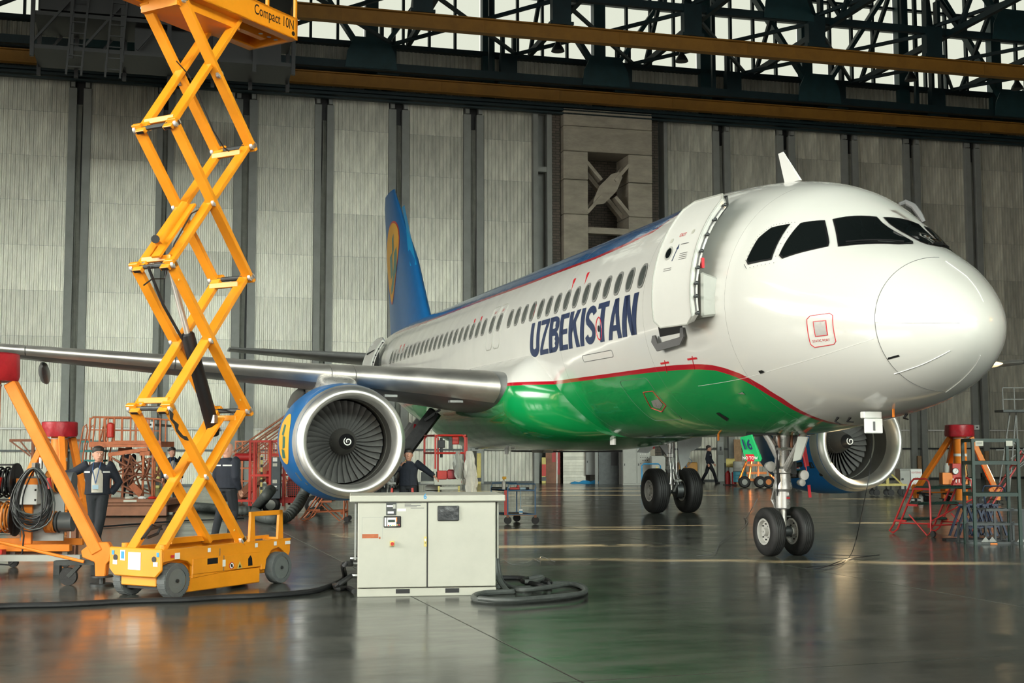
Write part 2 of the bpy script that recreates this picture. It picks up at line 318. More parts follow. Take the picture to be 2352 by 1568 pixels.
# right-hand wall with tall narrow openings that let the low sun rake the floor
YR=44.0
sun_h=lambda X,Y:(X+.298*(YR-Y)/.955, math.tan(R(16))*(YR-Y)/.955)
def spot(x,y): g=gp(x,y); return sun_h(g.x,g.y)
slits=[]
for (xa,ya,xb,yb,wd) in((1080,1282,1960,1291,.42),(700,1262,1590,1250,.5),(1140,1219,1560,1214,.42),(680,1232,1640,1203,.5),(1000,1163,1300,1161,.5),(1000,1128,1640,1127,.7),(960,1137,1640,1137,.8),(1880,1200,2080,1201,.5),(2140,1293,2310,1294,.42),(1880,1153,2060,1160,.6),(1880,1143,2060,1148,.5),(1150,1121,1700,1120,.5)):
    A=spot(xa,ya); B=spot(xb,yb); slits.append((A[0],B[0],max(min(A[1],B[1]),.05),max(A[1],B[1]),wd))
OPEN=[(8.6,12.2,15.9,20.5),(12.7,16.5,15.9,24),(17,19.5,16.5,24),(-1.5,1.6,13.5,15.2)]
print('slits',[tuple(round(v,2) for v in s_) for s_ in slits])
SL=slits
def wall_right():
    # one wall sheet split along X at every opening
    ops=[(min(a,c)-wd/2,max(a,c)+wd/2,z0,z1,a,c,wd) for a,c,z0,z1,wd in SL]
    vs=[];cuts=set([-50,90])
    # grid of cells on the wall plane; a cell stays solid unless its centre lies in an opening
    xs=list(np.arange(-50,90.01,.12)); zs=list(np.arange(0,31.01,.5)); b=MB()
    def hole(x,z):
        for a,c,z0,z1,wd in SL:
            if z0<=z<=z1:
                # the slit leans: x varies with z from c (low end) to a
                t=(z-z0)/(z1-z0); 
                lo,hi=(c,a); xc=lo+(hi-lo)*t
                if abs(x-xc)<wd/2: return True
        return any(x0<x<x1 and z0<z<z1 for x0,x1,z0,z1 in OPEN)
    for z0,z1 in zip(zs,zs[1:]):
        run=None
        for x0 in xs:
            h=hole(x0+.06,(z0+z1)/2)
            if h or x0>=89.9:
                if run is not None: b.bb(run,x0,YR,YR+.1,z0,z1); run=None
            elif run is None: run=x0
    return b
WR=struct(wall_right().build('wall_right','post_grey'))
mt_=bpy.data.materials.new('sun_dimming_glass'); mt_.use_nodes=True; mt_.node_tree.nodes.clear(); _o=mt_.node_tree.nodes.new('ShaderNodeOutputMaterial'); _t=mt_.node_tree.nodes.new('ShaderNodeBsdfTransparent'); _t.inputs[0].default_value=(.06,.043,.021,1); mt_.node_tree.links.new(_t.outputs[0],_o.inputs[0]); MT['sun_dimming_glass']=mt_  # dark warm tint added to unseen panes to cut down the sun
for i,(x0,x1,z0,z1) in enumerate(OPEN):
    wn=link('window_%d'%(i+2),None,WR)
    n=max(1,round((x1-x0)/1.3)); m_=max(1,round((z1-z0)/1.5))
    for a in range(n): MB().bb(x0+(x1-x0)*a/n,x0+(x1-x0)*(a+1)/n,YR+.04,YR+.06,z0,z1).build('window_pane','sun_dimming_glass',wn)
    b=MB()
    for a in range(n+1): x=x0+(x1-x0)*a/n; b.bb(x-.06,x+.06,YR-.05,YR+.1,z0,z1)
    for c in range(m_+1): z=z0+(z1-z0)*c/m_; b.bb(x0,x1,YR-.05,YR+.1,z-.06,z+.06)
    b.build('window_frame','teal',wn)
# crane rails
def beam(name,n,z0,z1,label,ins=()):
    t=thing(name,label,'beam',group=None); H(t)
    MB().bb(n-.02,n+.02,-42,43.6,z0,z1).build('web','crane_yellow',t)
    for z in(z0,z1): MB().bb(n-.18,n+.18,-42,43.6,z-.025,z+.025).build('flange','crane_yellow',t)
    for j in range(-7,8): MB().bb(n-.06,n+.06,4.2+5.85*j-.02,4.2+5.85*j+.02,z0,z1).build('splice_plate','crane_yellow',t)
    return t
beam('crane_beam',1.0,18.42,18.96,'long ochre crane beam running just above the tall hangar doors')
beam('crane_beam',9.5,18.55,19.12,'long ochre crane beam crossing the top of the picture in front of the windows')
b=MB()
for z in(17.95,18.12,18.3): b.bb(.35,.6,-42,43.6,z-.04,z+.04)
tag(H(b.build('door_rail','teal')),'dark triple rail the tall doors hang from, below the lower crane beam','rail')
# roof steelwork: lengthwise trusses, hangers, plan bracing
def truss(n,label,zb=19.7,zt=27.6,node=11.4,off=.7,lo=-42,hi=43.5,w_=.42):
    t=thing('roof_truss',label,'truss',group='roof trusses'); H(t)
    MB().bar((n,lo,zb),(n,hi,zb),w_*.8,w_).build('bottom_chord','teal',t); MB().bar((n,lo,zt),(n,hi,zt),w_,w_).build('top_chord','teal',t)
    k=-4
    while off+node*k<hi:
        y=off+node*k
        for s_ in(-1,1):
            if lo<y+s_*node/2<hi: MB().bar((n,y+s_*.3,zb+.5),(n,y+s_*node/2,zt),w_*.55,w_*1.15,(1,0,0)).build('diagonal','teal_light',t)
        if y>lo:
            MB().prism([(n+.2,y+a,zb+c) for a,c in((-1.2,-.15),(1.2,-.15),(1.1,.6),(.75,1.3),(-.75,1.3),(-1.1,.6))],(.04,0,0)).build('gusset_plate','teal_light',t)
            MB().bar((n,y+node/2,zb),(n,y+node/2,zt),w_*.5,w_*.5).build('vertical','teal',t)
        k+=1
    return t
truss(1.7,'dark steel roof truss close above the rear doors',zb=19.2,w_=.36)
truss(9.5,'dark steel roof truss above the upper crane beam',zb=20.4,zt=27.8,off=6.4,w_=.3)
truss(17.5,'dark steel roof truss nearest the camera',zb=22.6,zt=28,off=.7,w_=.36)
def crosstruss(s,n0=1,n1=60,zb=19.9,zt=25.5,lab=''):
    t=thing('cross_truss','dark lattice truss coming forward under the roof, %s counting from the left'%lab,'truss',group='lattice trusses across the hangar'); H(t)
    MB().bar((n0,s,zb+.4),(n1,s,zb+.4+.0*(n1)),.22,.26).build('bottom_chord','teal',t); MB().bar((n0,s,zt),(n1,s,zt+1.5),.22,.26).build('top_chord','teal',t)
    n=n0; up=True
    while n<n1-4:
        a=(n,s,zb+.4) if up else (n,s,zt); c=(n+4.2,s,zt) if up else (n+4.2,s,zb+.4)
        MB().bar(a,c,.16,.2).build('web_member','teal',t); n+=4.2; up=not up
for q_,j in enumerate(range(-2,6)): crosstruss(2.4+5.85*j,2.0,lab=('first','second','third','fourth','fifth','sixth','seventh','last')[q_])
hg=MB().bb(-.16,.16,-.36,-.2,-.9,1.7).bb(-.16,.16,.2,.36,-.9,1.7).bb(-.2,.2,-.4,.4,-.85,.55).bb(-.25,.25,-.5,.5,-.95,-.82).mesh('beam_hanger','teal')
for n,z in((1.0,19.95),(9.5,20.1)):
    for q_,j in enumerate(range(-2,7) if n<5 else range(-2,6)):
        o=link('beam_hanger',hg); tag(o,'dark steel hanger box on the %s ochre crane beam, %s from the left'%('lower' if n<5 else 'upper',('leftmost,','second','third','fourth','fifth','sixth','seventh','eighth','ninth')[q_].replace(',','')),'hanger','hangers of the %s crane beam'%('lower' if n<5 else 'upper')); P=hw(n,1.6+5.85*j,z); o.location=P; o.rotation_euler[2]=HA
t=thing('plan_bracing','crossing steel bracing bars between the two ochre crane beams','bracing'); H(t)
for j in range(-3,7):
    y=1.6+5.85*j
    for a,c in(((2.4,y,20.1),(9.5,y+5.85,20.3)),((9.5,y,20.3),(2.4,y+5.85,20.1)),((9.5,y,20.6),(17.5,y+5.85,21.8)),((17.5,y,21.8),(9.5,y+5.85,20.6))):
        MB().bar(a,c,.13,.15).build('brace_bar','teal',t)
for j in range(0,4):
    lp=thing('high_bay_lamp','small unlit bell lamp under the roof steel, %s from the left'%('first','second','third','fourth')[j],'lamp',hw(6.5,(8.25,14.1,25.8,31.65)[j],19.05),group='unlit lamps under the roof')
    MB().lathe([(0,.3),(.12,.26),(.35,.12),(.5,.08)],(0,0,0),(0,0,1),16).build('shade','dark_steel',lp,smooth=True); MB().cyl((0,0,.45),(0,0,1.3),.02,6).build('stem','black',lp)
# dark suspended crane platform at the upper left
t=thing('suspended_platform','dark suspended lattice platform hanging at the upper left behind the lift','platform',hw(11.5,-8.4,15.6)); t.rotation_euler[2]=HA
for z in(0,1.2,2.6,4.4,6.2): MB().bb(-1.2,1.2,-4.4,4.6,z,z+.14).build('deck','black',t)
for y in(-4.4,-3.1,-1.4,.2,1.8,3.2,4.6):
    for x in(-1.2,1.2): MB().bar((x,y,-.3),(x,y,8.5),.14,.14).build('upright','black',t)
for x in(-1.2,1.2):
    for k in range(4): MB().bar((x,-4.4+1.75*k,.2),(x,-2.65+1.75*k,2.5),.08,.08).build('brace_bar','black',t)
MB().bb(-1.1,.9,-4.2,2.4,1.5,5.8).build('machinery_box','black',t); MB().bb(-1.0,.6,-1.,4.2,.3,1.2).build('machinery_box','black',t)
for y in(-3.0,-1.7):
    ld=MB()
    for s_ in(-.25,.25): ld.bar((1.3,y+s_,-.9),(1.3,y+s_+.5,6.6),.07,.07)
    for k in range(18): ld.bar((1.3,y-.25+.03*k,-.6+.4*k),(1.3,y+.25+.03*k,-.6+.4*k),.04,.04)
    ld.build('ladder','black',t)
# ---------------------------------------------------------------- the airliner (nose tip at x=0, tail towards -x, starboard is -y)
FZ=3.987
S0=[0,.12,.3,.6,1,1.5,2,2.5,3,3.5,4,5,6.2,12,22,24,26,28,30,32,34,36,37.57]
T0=[-.741,-.431,-.218,.033,.325,.582,.846,1.27,1.585,1.751,1.86,1.998,2.08,2.08,2.08,2.08,2.08,2.07,2.04,1.98,1.86,1.66,1.42]
B0=[-.741,-1.05,-1.225,-1.422,-1.603,-1.736,-1.821,-1.888,-1.953,-2.007,-2.045,-2.08,-2.08,-2.08,-2.08,-2.0,-1.72,-1.32,-.9,-.45,.05,.6,1.02]
W0=[0,.344,.564,.829,1.087,1.318,1.516,1.691,1.82,1.9,1.945,1.975,1.977,1.977,1.977,1.977,1.95,1.85,1.64,1.36,1.02,.6,.2]
Z0=[-.741,-.74,-.72,-.68,-.6,-.5,-.4,-.3,-.22,-.15,-.1,-.03,0,0,0,.02,.15,.35,.55,.75,.95,1.13,1.22]
def pchip(xs,ys):
    xs=np.array(xs,float); ys=np.array(ys,float); h=np.diff(xs); d=np.diff(ys)/h; m=np.zeros(len(xs)); m[0]=d[0]; m[-1]=d[-1]
    for i in range(1,len(xs)-1):
        if d[i-1]*d[i]>0: w1=2*h[i]+h[i-1]; w2=h[i]+2*h[i-1]; m[i]=(w1+w2)/(w1/d[i-1]+w2/d[i])
    def f(x):
        i=int(min(max(np.searchsorted(xs,x)-1,0),len(xs)-2)); t=(x-xs[i])/h[i]; t2=t*t;t3=t2*t
        return float((2*t3-3*t2+1)*ys[i]+(t3-2*t2+t)*h[i]*m[i]+(-2*t3+3*t2)*ys[i+1]+(t3-t2)*h[i]*m[i+1])
    return f
SQ=[math.sqrt(v) for v in S0]; fT,fB,fW,fZ=[pchip(SQ,a) for a in(T0,B0,W0,Z0)]
def sec(x):
    q=math.sqrt(max(x,0)); return FZ+fT(q),FZ+fB(q),max(fW(q),1e-3),FZ+fZ(q)
def sY(x,z,eps=0.):      # half width of the hull at station x and height z
    t,b_,w,zm=sec(x); h=(t-zm) if z>zm else (zm-b_); return w*math.sqrt(max(0,1-((z-zm)/h)**2))+eps
def proj_r(P,eps=.006):  # push a point radially onto the hull
    x=-P[0]; t,b_,w,zm=sec(x); dz=P[2]-zm; h=(t-zm) if dz>0 else (zm-b_); k=math.sqrt((P[1]/w)**2+(dz/h)**2); k=max(k,1e-4)
    r=math.hypot(P[1],dz)/k; s_=(r+eps)/max(r,1e-6)/k; return V((P[0],P[1]*s_,zm+dz*s_))
def livery():
    m=mat('livery_paint',(.64,.64,.6),.17,0,coat=.6); nt=m.node_tree; b=nt.nodes['Principled BSDF']; L=nt.links.new; N=nt.nodes.new
    tc=N('ShaderNodeTexCoord'); sp=N('ShaderNodeSeparateXYZ'); L(tc.outputs['Object'],sp.inputs[0])
    def math_(op,a,c,clamp=False):
        n=N('ShaderNodeMath'); n.operation=op; n.use_clamp=clamp
        for i,v in enumerate((a,c)):
            if isinstance(v,(int,float)): n.inputs[i].default_value=v
            elif v is not None: L(v,n.inputs[i])
        return n.outputs[0]
    xn=math_('MULTIPLY',sp.outputs[0],-1/40)
    def curve(pts,lo,hi):
        c=N('ShaderNodeFloatCurve'); cu=c.mapping.curves[0]; P=[(x/40,(z-lo)/(hi-lo)) for x,z in pts]
        cu.points[0].location=P[0]; cu.points[1].location=P[-1]
        for q in P[1:-1]: cu.points.new(*q)
        for q in cu.points: q.handle_type='VECTOR'
        c.mapping.update(); L(xn,c.inputs['Value']); return math_('ADD',math_('MULTIPLY',c.outputs[0],hi-lo),lo)
    zs=curve([(0,1.5),(2.82,1.55),(2.86,2.0),(2.9,2.33),(3.09,2.58),(3.25,2.7),(3.43,2.795),(3.7,2.885),(4,2.95),(4.3,2.985),(4.65,3.008),(5.2,3.03),(6,3.045),(8,3.05),(14,3.08),(40,3.05)],1,4)
    zg=curve([(0,1.5),(2.92,1.55),(2.96,1.95),(3.02,2.26),(3.19,2.5),(3.33,2.62),(3.52,2.73),(3.8,2.82),(4.07,2.88),(4.6,2.925),(5.2,2.95),(6,2.968),(8,2.985),(14,3.01),(40,2.97)],1,4)
    zb=curve([(0,6.5),(5.9,6.5),(6.3,5.9),(6.8,5.52),(8,5.44),(9.5,5.4),(11.3,5.42),(14,5.43),(18,5.49),(24,5.52),(29,5.55),(33,5.3),(40,5.2)],5,7)
    z=sp.outputs[2]
    nz=N('ShaderNodeTexNoise'); nz.inputs['Scale'].default_value=.8; L(tc.outputs['Object'],nz.inputs['Vector'])
    def mix(f,a,c):
        n=N('ShaderNodeMix'); n.data_type='RGBA'; L(f,n.inputs[0])
        if isinstance(a,tuple): n.inputs[6].default_value=a
        else: L(a,n.inputs[6])
        n.inputs[7].default_value=c; return n.outputs[2]
    st=lambda a,c: math_('LESS_THAN',a,c)
    c=mix(st(z,zs),(.64,.64,.6,1),(.42,.008,.02,1)); c=mix(st(z,zg),c,(.004,.27,.065,1))
    c=mix(st(math_('SUBTRACT',zb,.07),z),c,(.42,.008,.02,1)); c=mix(st(zb,z),c,(.012,.1,.27,1)); L(c,b.inputs['Base Color'])
    # faint frame-and-stringer relief of the skin
    n2=N('ShaderNodeTexWave'); n2.wave_type='BANDS'; n2.bands_direction='X'; n2.inputs['Scale'].default_value=.3; n2.inputs['Distortion'].default_value=0; L(tc.outputs['Object'],n2.inputs['Vector'])
    n3=N('ShaderNodeTexNoise'); n3.inputs['Scale'].default_value=1.6; n3.inputs['Detail'].default_value=1; L(tc.outputs['Object'],n3.inputs['Vector'])
    xm=N('ShaderNodeMapRange'); xm.inputs[1].default_value=.14; xm.inputs[2].default_value=.17; xm.inputs[3].default_value=.0; xm.inputs[4].default_value=1; L(xn,xm.inputs[0])
    bp=N('ShaderNodeBump'); bp.inputs['Distance'].default_value=.03; L(math_('MULTIPLY',xm.outputs[0],.22),bp.inputs['Strength']); L(math_('ADD',math_('MULTIPLY',n2.outputs[1],.15),n3.outputs[0]),bp.inputs['Height']); L(bp.outputs[0],b.inputs['Normal'])
    bp.inputs['Strength'].default_value=.1
    L(bp.outputs[0],b.inputs['Coat Normal'])
livery()
AIR=thing('airliner','white, green and blue twin-engined jet airliner parked in the hangar, forward door open','aircraft')
xs=[.004,.015,.035,.07,.12,.2,.3,.42,.6,.8,1,1.25,1.5,1.75,2]+[2+.1*i for i in range(1,17)]+[3.6+.2*i for i in range(1,14)]+[6.6+.8*i for i in range(39)]+[37.57]
NS=112; b=MB(); rings=[]
for x in xs:
    t,bt,w,zm=sec(x); r=[]
    for k in range(NS):
        a=2*PI*k/NS; s_=math.sin(a); r.append((-x,-w*math.cos(a),zm+((t-zm) if s_>0 else (zm-bt))*s_))
    rings.append(r)
b.loft(rings); FUS=b.build('fuselage','livery_paint',AIR,smooth=True,ang=60)
# belly fairing
b=MB(); rings=[]
for i in range(40):
    u=i/39; x=10.85+u*(22.4-10.85); e=(math.sin(PI*min(1,u/.28)/2) if u<.28 else (math.cos(PI*(u-.72)/.28/2) if u>.72 else 1)); e=max(e,.01)**.8
    e2=(math.sin(PI*min(1,u/.12)/2) if u<.12 else (math.cos(PI*(u-.6)/.4/2) if u>.6 else 1)); e2=max(e2,.01); hw_=1.3+1.2*e2**.62; zt=2.9+1.15*e2**.6; zb_=1.93-.29*e; zc=2.75; r=[]
    for k in range(64):
        a=2*PI*k/64; c,s_=math.cos(a),math.sin(a); pw=.75
        r.append((-x,-hw_*math.copysign(abs(c)**pw,c),zc+(zt-zc if s_>0 else zc-zb_)*math.copysign(abs(s_)**(.8 if s_<0 else 1.),s_)))
    rings.append(r)
b.loft(rings); b.build('belly_fairing','livery_paint',AIR,smooth=True,ang=60)
# ---- decals that follow the hull
def decal(name,pts,m,eps=.006,parent=AIR,rings=5,sub=6,smooth=True,build=True):
    P=[V(p) for p in pts]; n=len(P); c=sum(P,V())/n; E=[]
    for i in range(n):
        for k in range(sub): E.append(P[i].lerp(P[(i+1)%n],k/sub))
    b=MB(); vs=[proj_r(c,eps)]
    for j in range(1,rings+1): vs+=[proj_r(c.lerp(e,j/rings),eps) for e in E]
    N=len(E); fs=[(0,1+k,1+(k+1)%N) for k in range(N)]+[(1+j*N+k,1+(j+1)*N+k,1+(j+1)*N+(k+1)%N,1+j*N+(k+1)%N) for j in range(rings-1) for k in range(N)]
    b.add(vs,fs)
    return b.build(name,m,parent,smooth=smooth) if build else b
def grow(pts,k):
    P=[V(p) for p in pts]; c=sum(P,V())/len(P); return [p+(p-c).normalized()*k for p in P]
def mirror(pts): return [(p[0],-p[1],p[2]) for p in pts]
def onhull(x,y):         # where a sight line meets the hull
    d=ray(x,y); lo=None
    for T in np.arange(13.,52,.02):
        P=CO+T*d; X=-P[0]
        if X<.01 or X>37: continue
        t,b_,w,zm=sec(X); h=(t-zm) if P[2]>zm else (zm-b_)
        if (P[1]/w)**2+((P[2]-zm)/h)**2<1: return V(P)
    return None
def hp(*L): return [onhull(x,y) for x,y in L]
W1=[(-2.58,-1.19,4.885),(-2.80,-1.36,4.85),(-2.90,-1.507,4.70),(-2.935,-1.697,4.372),(-2.88,-1.69,4.31),(-2.49,-1.54,4.335)]
W2=[(-2.29,-.81,4.91),(-2.47,-1.09,4.882),(-2.41,-1.45,4.38),(-2.34,-1.454,4.33),(-1.895,-.99,4.455),(-1.94,-.95,4.52)]
W3=[(-2.257,-.71,4.93),(-2.16,-.05,4.93),(-1.32,-.06,4.49),(-1.22,-.12,4.42),(-1.26,-.3,4.395),(-1.78,-.92,4.445)]
def cockpit(P,nm='cockpit_window',mir=False):
    Q=mirror(P) if mir else P
    fr=decal(nm,Q,'black',.012); decal('pane',grow(Q,-.035),'glass_dark',.018,fr); return fr
for P in(W1,W2,W3): cockpit(P); cockpit(P,mir=True)
decal('window_surround',grow(W1,.085),'white_paint',.002)
for P in (grow(W1,.06),):
    b=MB()
    for i in range(6):
        for k in range(7):
            q=proj_r(V(P[i]).lerp(V(P[(i+1)%6]),k/7),.002); b.ball(q,.006,6,4)
    b.build('window_screw','seam',AIR)['kind']='stuff'
for mir in(0,1):
    s_=-1 if mir else 1
    a=V((-1.28,-.2*s_,4.36)); pts=[proj_r(a.lerp(V((-1.75,-.75*s_,4.43)),k/5),.03) for k in range(6)]
    MB().tube(pts,.012,6).build('windscreen_wiper','black',AIR); MB().tube([proj_r(V((-1.24,-.12*s_,4.34)),.01),proj_r(V((-1.45,-.5*s_,4.46)),.035)],.008,6).build('wiper_arm','dark_steel',AIR)
# crown fairing seen beyond the cockpit roof (open hatch on the far side)
b=MB(); b.tube([pD(2066,469,18.1),pD(2080,464,18.1),pD(2098,473,18.05),pD(2112,492,18.),pD(2122,510,17.95)],[.03,.04,.045,.045,.03],8); b.build('side_window_frame','seam',AIR,smooth=True)
# panel seams
def seam(pts,r=.0035,m='seam',name='panel_seam',eps=0.): return MB().tube([proj_r(V(p),eps) for p in pts],r,5).build(name,m,AIR)
def ringseam(x,a0,a1,r=.0035,m='seam',name='panel_seam'):
    t,bt,w,zm=sec(x); P=[]
    for k in range(41):
        a=a0+(a1-a0)*k/40; P.append((-x,-w*math.cos(a),zm+((t-zm) if math.sin(a)>0 else (zm-bt))*math.sin(a)))
    return MB().tube(P,r,5).build(name,m,AIR)
ringseam(.84,-PI*.5,PI*.5,.004)
for x in(3.3,6.05,10.2): ringseam(x,-1.3,1.2,.0016)
for L in([(2012,740),(2100,741),(2209,741)],[(2055,857),(2120,835),(2184,803)],[(2172,900),(2210,870),(2240,835),(2251,812)],[(2172,600),(2220,635),(2258,697)]):
    P=hp(*L); 
    P2=[]
    for a,c in zip(P,P[1:]): P2+=[a.lerp(c,k/6) for k in range(6)]
    seam(P2+[P[-1]],.006,'label_white','diverter_strip',.003)
P=hp((1604,886),(1700,870),(1800,842),(2010,777)); P=[a for a in P if a]; P2=[]
for a,c in zip(P,P[1:]): P2+=[a.lerp(c,k/8) for k in range(8)]
seam(P2+[P[-1]],.0025,'label_white','skin_seam',.001)
decal('static_slot',hp((2040,825),(2041,820),(2066,813),(2067,818)),'black',.004)
# square service panel with its red outline, and small writing
def outline(name,pts,r,m,closed=True,eps=.003):
    P=[V(p) for p in pts]; Q=[]
    for i in range(len(P) if closed else len(P)-1):
        for k in range(6): Q.append(proj_r(P[i].lerp(P[(i+1)%len(P)],k/6),eps))
    return MB().tube(Q,r,5,closed=closed).build(name,m,AIR)
sp_=decal('service_panel',hp((1871,738),(1898,736),(1902,769),(1875,772)),'silver_paint',.004); outline('red_outline',hp((1871,738),(1898,736),(1902,769),(1875,772)),.007,'red_line')
outline('red_outline',hp((1862,725),(1906,719),(1914,724),(1921,783),(1917,790),(1873,797),(1863,790),(1854,733)),.0055,'red_line')
def hulltext(name,txt,xc,zc,size,m,sx=1.,bold=0.,shear=0.,vs=None,fs=None,eps=.005):
    if vs is None: vs,fs=textmesh(txt,size,sx,bold)
    bm=bmesh.new(); V_=[bm.verts.new((x,y,0)) for x,y in vs]
    for f in fs:
        try: bm.faces.new([V_[i] for i in f])
        except Exception: pass
    ys=[v[1] for v in vs]; y0,y1=min(ys),max(ys); n=max(2,int((y1-y0)/.06))
    for k in range(1,n): bmesh.ops.bisect_plane(bm,geom=bm.verts[:]+bm.edges[:]+bm.faces[:],plane_co=(0,y0+(y1-y0)*k/n,0),plane_no=(0,1,0))
    for v in bm.verts:
        X=-(xc-v.co.x-shear*v.co.y); z=zc+v.co.y; v.co=V((X,-sY(-X,z,eps),z))
    me=bpy.data.meshes.new(name); bm.to_mesh(me); bm.free(); me.materials.append(MT[m]); return link(name,me,AIR)
# big title, drawn as thick condensed strokes
def stroke(pts,w,closed=False):
    P=[np.array(p,float) for p in pts]; n=len(P); L=[];Rr=[]
    for i in range(n):
        d1=(P[i]-P[i-1]) if i>0 else (P[1]-P[0]); d2=(P[i+1]-P[i]) if i<n-1 else (P[-1]-P[-2])
        d1=d1/np.linalg.norm(d1); d2=d2/np.linalg.norm(d2); n1=np.array([-d1[1],d1[0]]); n2=np.array([-d2[1],d2[0]]); m_=(n1+n2); m_/=np.linalg.norm(m_); k=w/2/max(.45,m_@n1)
        L.append(P[i]+m_*k); Rr.append(P[i]-m_*k)
    vs=[tuple(v) for v in L+Rr]; return vs,[(i,i+1,n+i+1,n+i) for i in range(n-1)]
def arc(cx,cy,rx,ry,a0,a1,n=8): return [(cx+rx*math.cos(R(a0+(a1-a0)*k/n)),cy+ry*math.sin(R(a0+(a1-a0)*k/n))) for k in range(n+1)]
def poly(*p): return (list(p),[tuple(range(len(p)))])
wS=.225
LET={
'U':(.66,[stroke([(.095,1)]+arc(.33,.25,.235,.155,180,360)+[(.565,1)],wS)]),
'Z':(.62,[poly((.02,.86),(.6,.86),(.6,1),(.02,1)),poly((.01,0),(.6,0),(.6,.14),(.01,.14)),poly((.01,.13),(.2,.13),(.6,.87),(.41,.87))]),
'B':(.66,[stroke([(.1,0),(.1,1)],wS),stroke([(.1,.93)]+arc(.36,.76,.19,.17,90,-90)+[(.1,.59)],.14),stroke([(.1,.53)]+arc(.38,.3,.19,.23,90,-90)+[(.1,.07)],.14),stroke(arc(.37,.76,.175,.12,70,-70,5),wS),stroke(arc(.39,.3,.175,.16,70,-70,5),wS)]),
'E':(.56,[stroke([(.1,0),(.1,1)],wS),poly((.1,.86),(.54,.86),(.54,1),(.1,1)),poly((.1,.43),(.5,.43),(.5,.57),(.1,.57)),poly((.1,0),(.54,0),(.54,.14),(.1,.14))]),
'K':(.68,[stroke([(.1,0),(.1,1)],wS),poly((.15,.33),(.15,.6),(.42,1),(.65,1)),poly((.27,.55),(.4,.7),(.68,0),(.47,0))]),
'I':(.22,[stroke([(.1,0),(.1,1)],wS)]),
'S':(.64,[stroke(arc(.32,.74,.215,.17,10,180,8)+[(.11,.68),(.16,.6),(.32,.51),(.48,.4),(.535,.32)]+arc(.32,.26,.215,.17,0,-170,8),.18)]),
'T':(.6,[poly((0,.86),(.6,.86),(.6,1),(0,1)),stroke([(.3,0),(.3,.9)],wS)]),
'A':(.7,[poly((0,0),(.19,0),(.42,1),(.25,1)),poly((.7,0),(.51,0),(.28,1),(.45,1)),poly((.17,.2),(.53,.2),(.53,.34),(.17,.34))]),
'N':(.68,[stroke([(.1,0),(.1,1)],wS),stroke([(.58,0),(.58,1)],wS),poly((.05,1),(.24,1),(.63,0),(.44,0))])}
word='UZBEKISTAN'; tw=sum(LET[c][0]+.055 for c in word); h_=.70; x_len=5.72; kx=x_len/tw; cx=0
for c in word:
    vs=[];fs=[]
    for v,f in LET[c][1]:
        n=len(vs); vs+=[((x+cx)*kx,y*h_) for x,y in v]; fs+=[tuple(i+n for i in q) for q in f]
    cx+=LET[c][0]+.055
    hulltext('letter','',12.06,3.61,1,'navy',vs=vs,fs=fs,shear=.2,eps=.008)
hulltext('small_lettering','AIRBUS A320',26.4,3.3,.38,'navy',.9,.01,.1)
for x,z in((11.95,4.72),(9.9,5.02),(9.2,5.05),(16.9,4.9),(16.3,4.9),(25.4,4.9),(24.9,4.9)): 
    b=MB(); 
    MB().add([(-x,-sY(x,z,.004),z),(-x-.12,-sY(x,z,.004),z),(-x-.12,-sY(x,z-.04,.004),z-.04),(-x+.02,-sY(x,z-.24,.004),z-.24),(-x,-sY(x,z-.24,.004),z-.24)],[(0,1,2),(0,2,3),(0,3,4)]).build('red_mark','red_line',AIR)
for x in(5.58,4.55):
    MB().add([(-x+d,-sY(x,z,.006),z) for d,z in((-.2,3.1),(.13,3.1),(.13,3.07),(-.2,3.07))],[(0,1,2,3)]).build('red_mark','red_line',AIR)
    seam([(-x+.0-.12*k/5,-1.9,3.08-.26*k/5) for k in range(6)],.007,'red_line','red_mark',.003)
outline('red_outline',[(-8.05+.14*math.cos(a),-1.9,3.86+.2*math.sin(a)) for a in [2*PI*k/12 for k in range(12)]],.012,'red_line')
hulltext('small_lettering','STATIC PORT',1.62,3.14,.045,'red_line',1,0)
decal('static_port',[(-8.05+.05*math.cos(a),-1.9,3.86+.06*math.sin(a)) for a in [2*PI*k/8 for k in range(8)]],'black',.011,sub=1,rings=2)
# cabin windows
def winmesh(rw,rh,eps,hole=None,m='label_white'):
    b=MB(); n=20; f=lambda a,r1,r2:(r1*math.copysign(abs(math.cos(a))**.75,math.cos(a)),r2*math.copysign(abs(math.sin(a))**.85,math.sin(a)))
    vs=[]
    def pt(dx,dz): return (dx,-sY(8,WZ+dz,eps),WZ+dz)
    if hole: 
        for k in range(n): a=2*PI*k/n; vs+=[pt(*f(a,rw,rh)),pt(*f(a,*hole))]
        fs=[(2*k,2*((k+1)%n),2*((k+1)%n)+1,2*k+1) for k in range(n)]
    else:
        vs=[pt(0,0)]+[pt(*f(2*PI*k/n,rw*.5,rh*.5)) for k in range(n)]+[pt(*f(2*PI*k/n,rw,rh)) for k in range(n)]
        fs=[(0,1+k,1+(k+1)%n) for k in range(n)]+[(1+k,1+n+k,1+n+(k+1)%n,1+(k+1)%n) for k in range(n)]
    b.add(vs,fs); return b.mesh('cabin_window',m)
WZ=4.584; wf_=winmesh(.155,.215,.012,(.118,.175),'silver_paint'); wp=winmesh(.122,.18,.006,None,'pane_grey')
for x in [6.231+.533*i for i in range(15)]+[15.815+.533*i for i in range(24)]+[14.53,15.17-.04]:
    if x>26.5: continue
    o=link('cabin_window',wf_,AIR,(-x,0,0)); link('pane',wp,o)
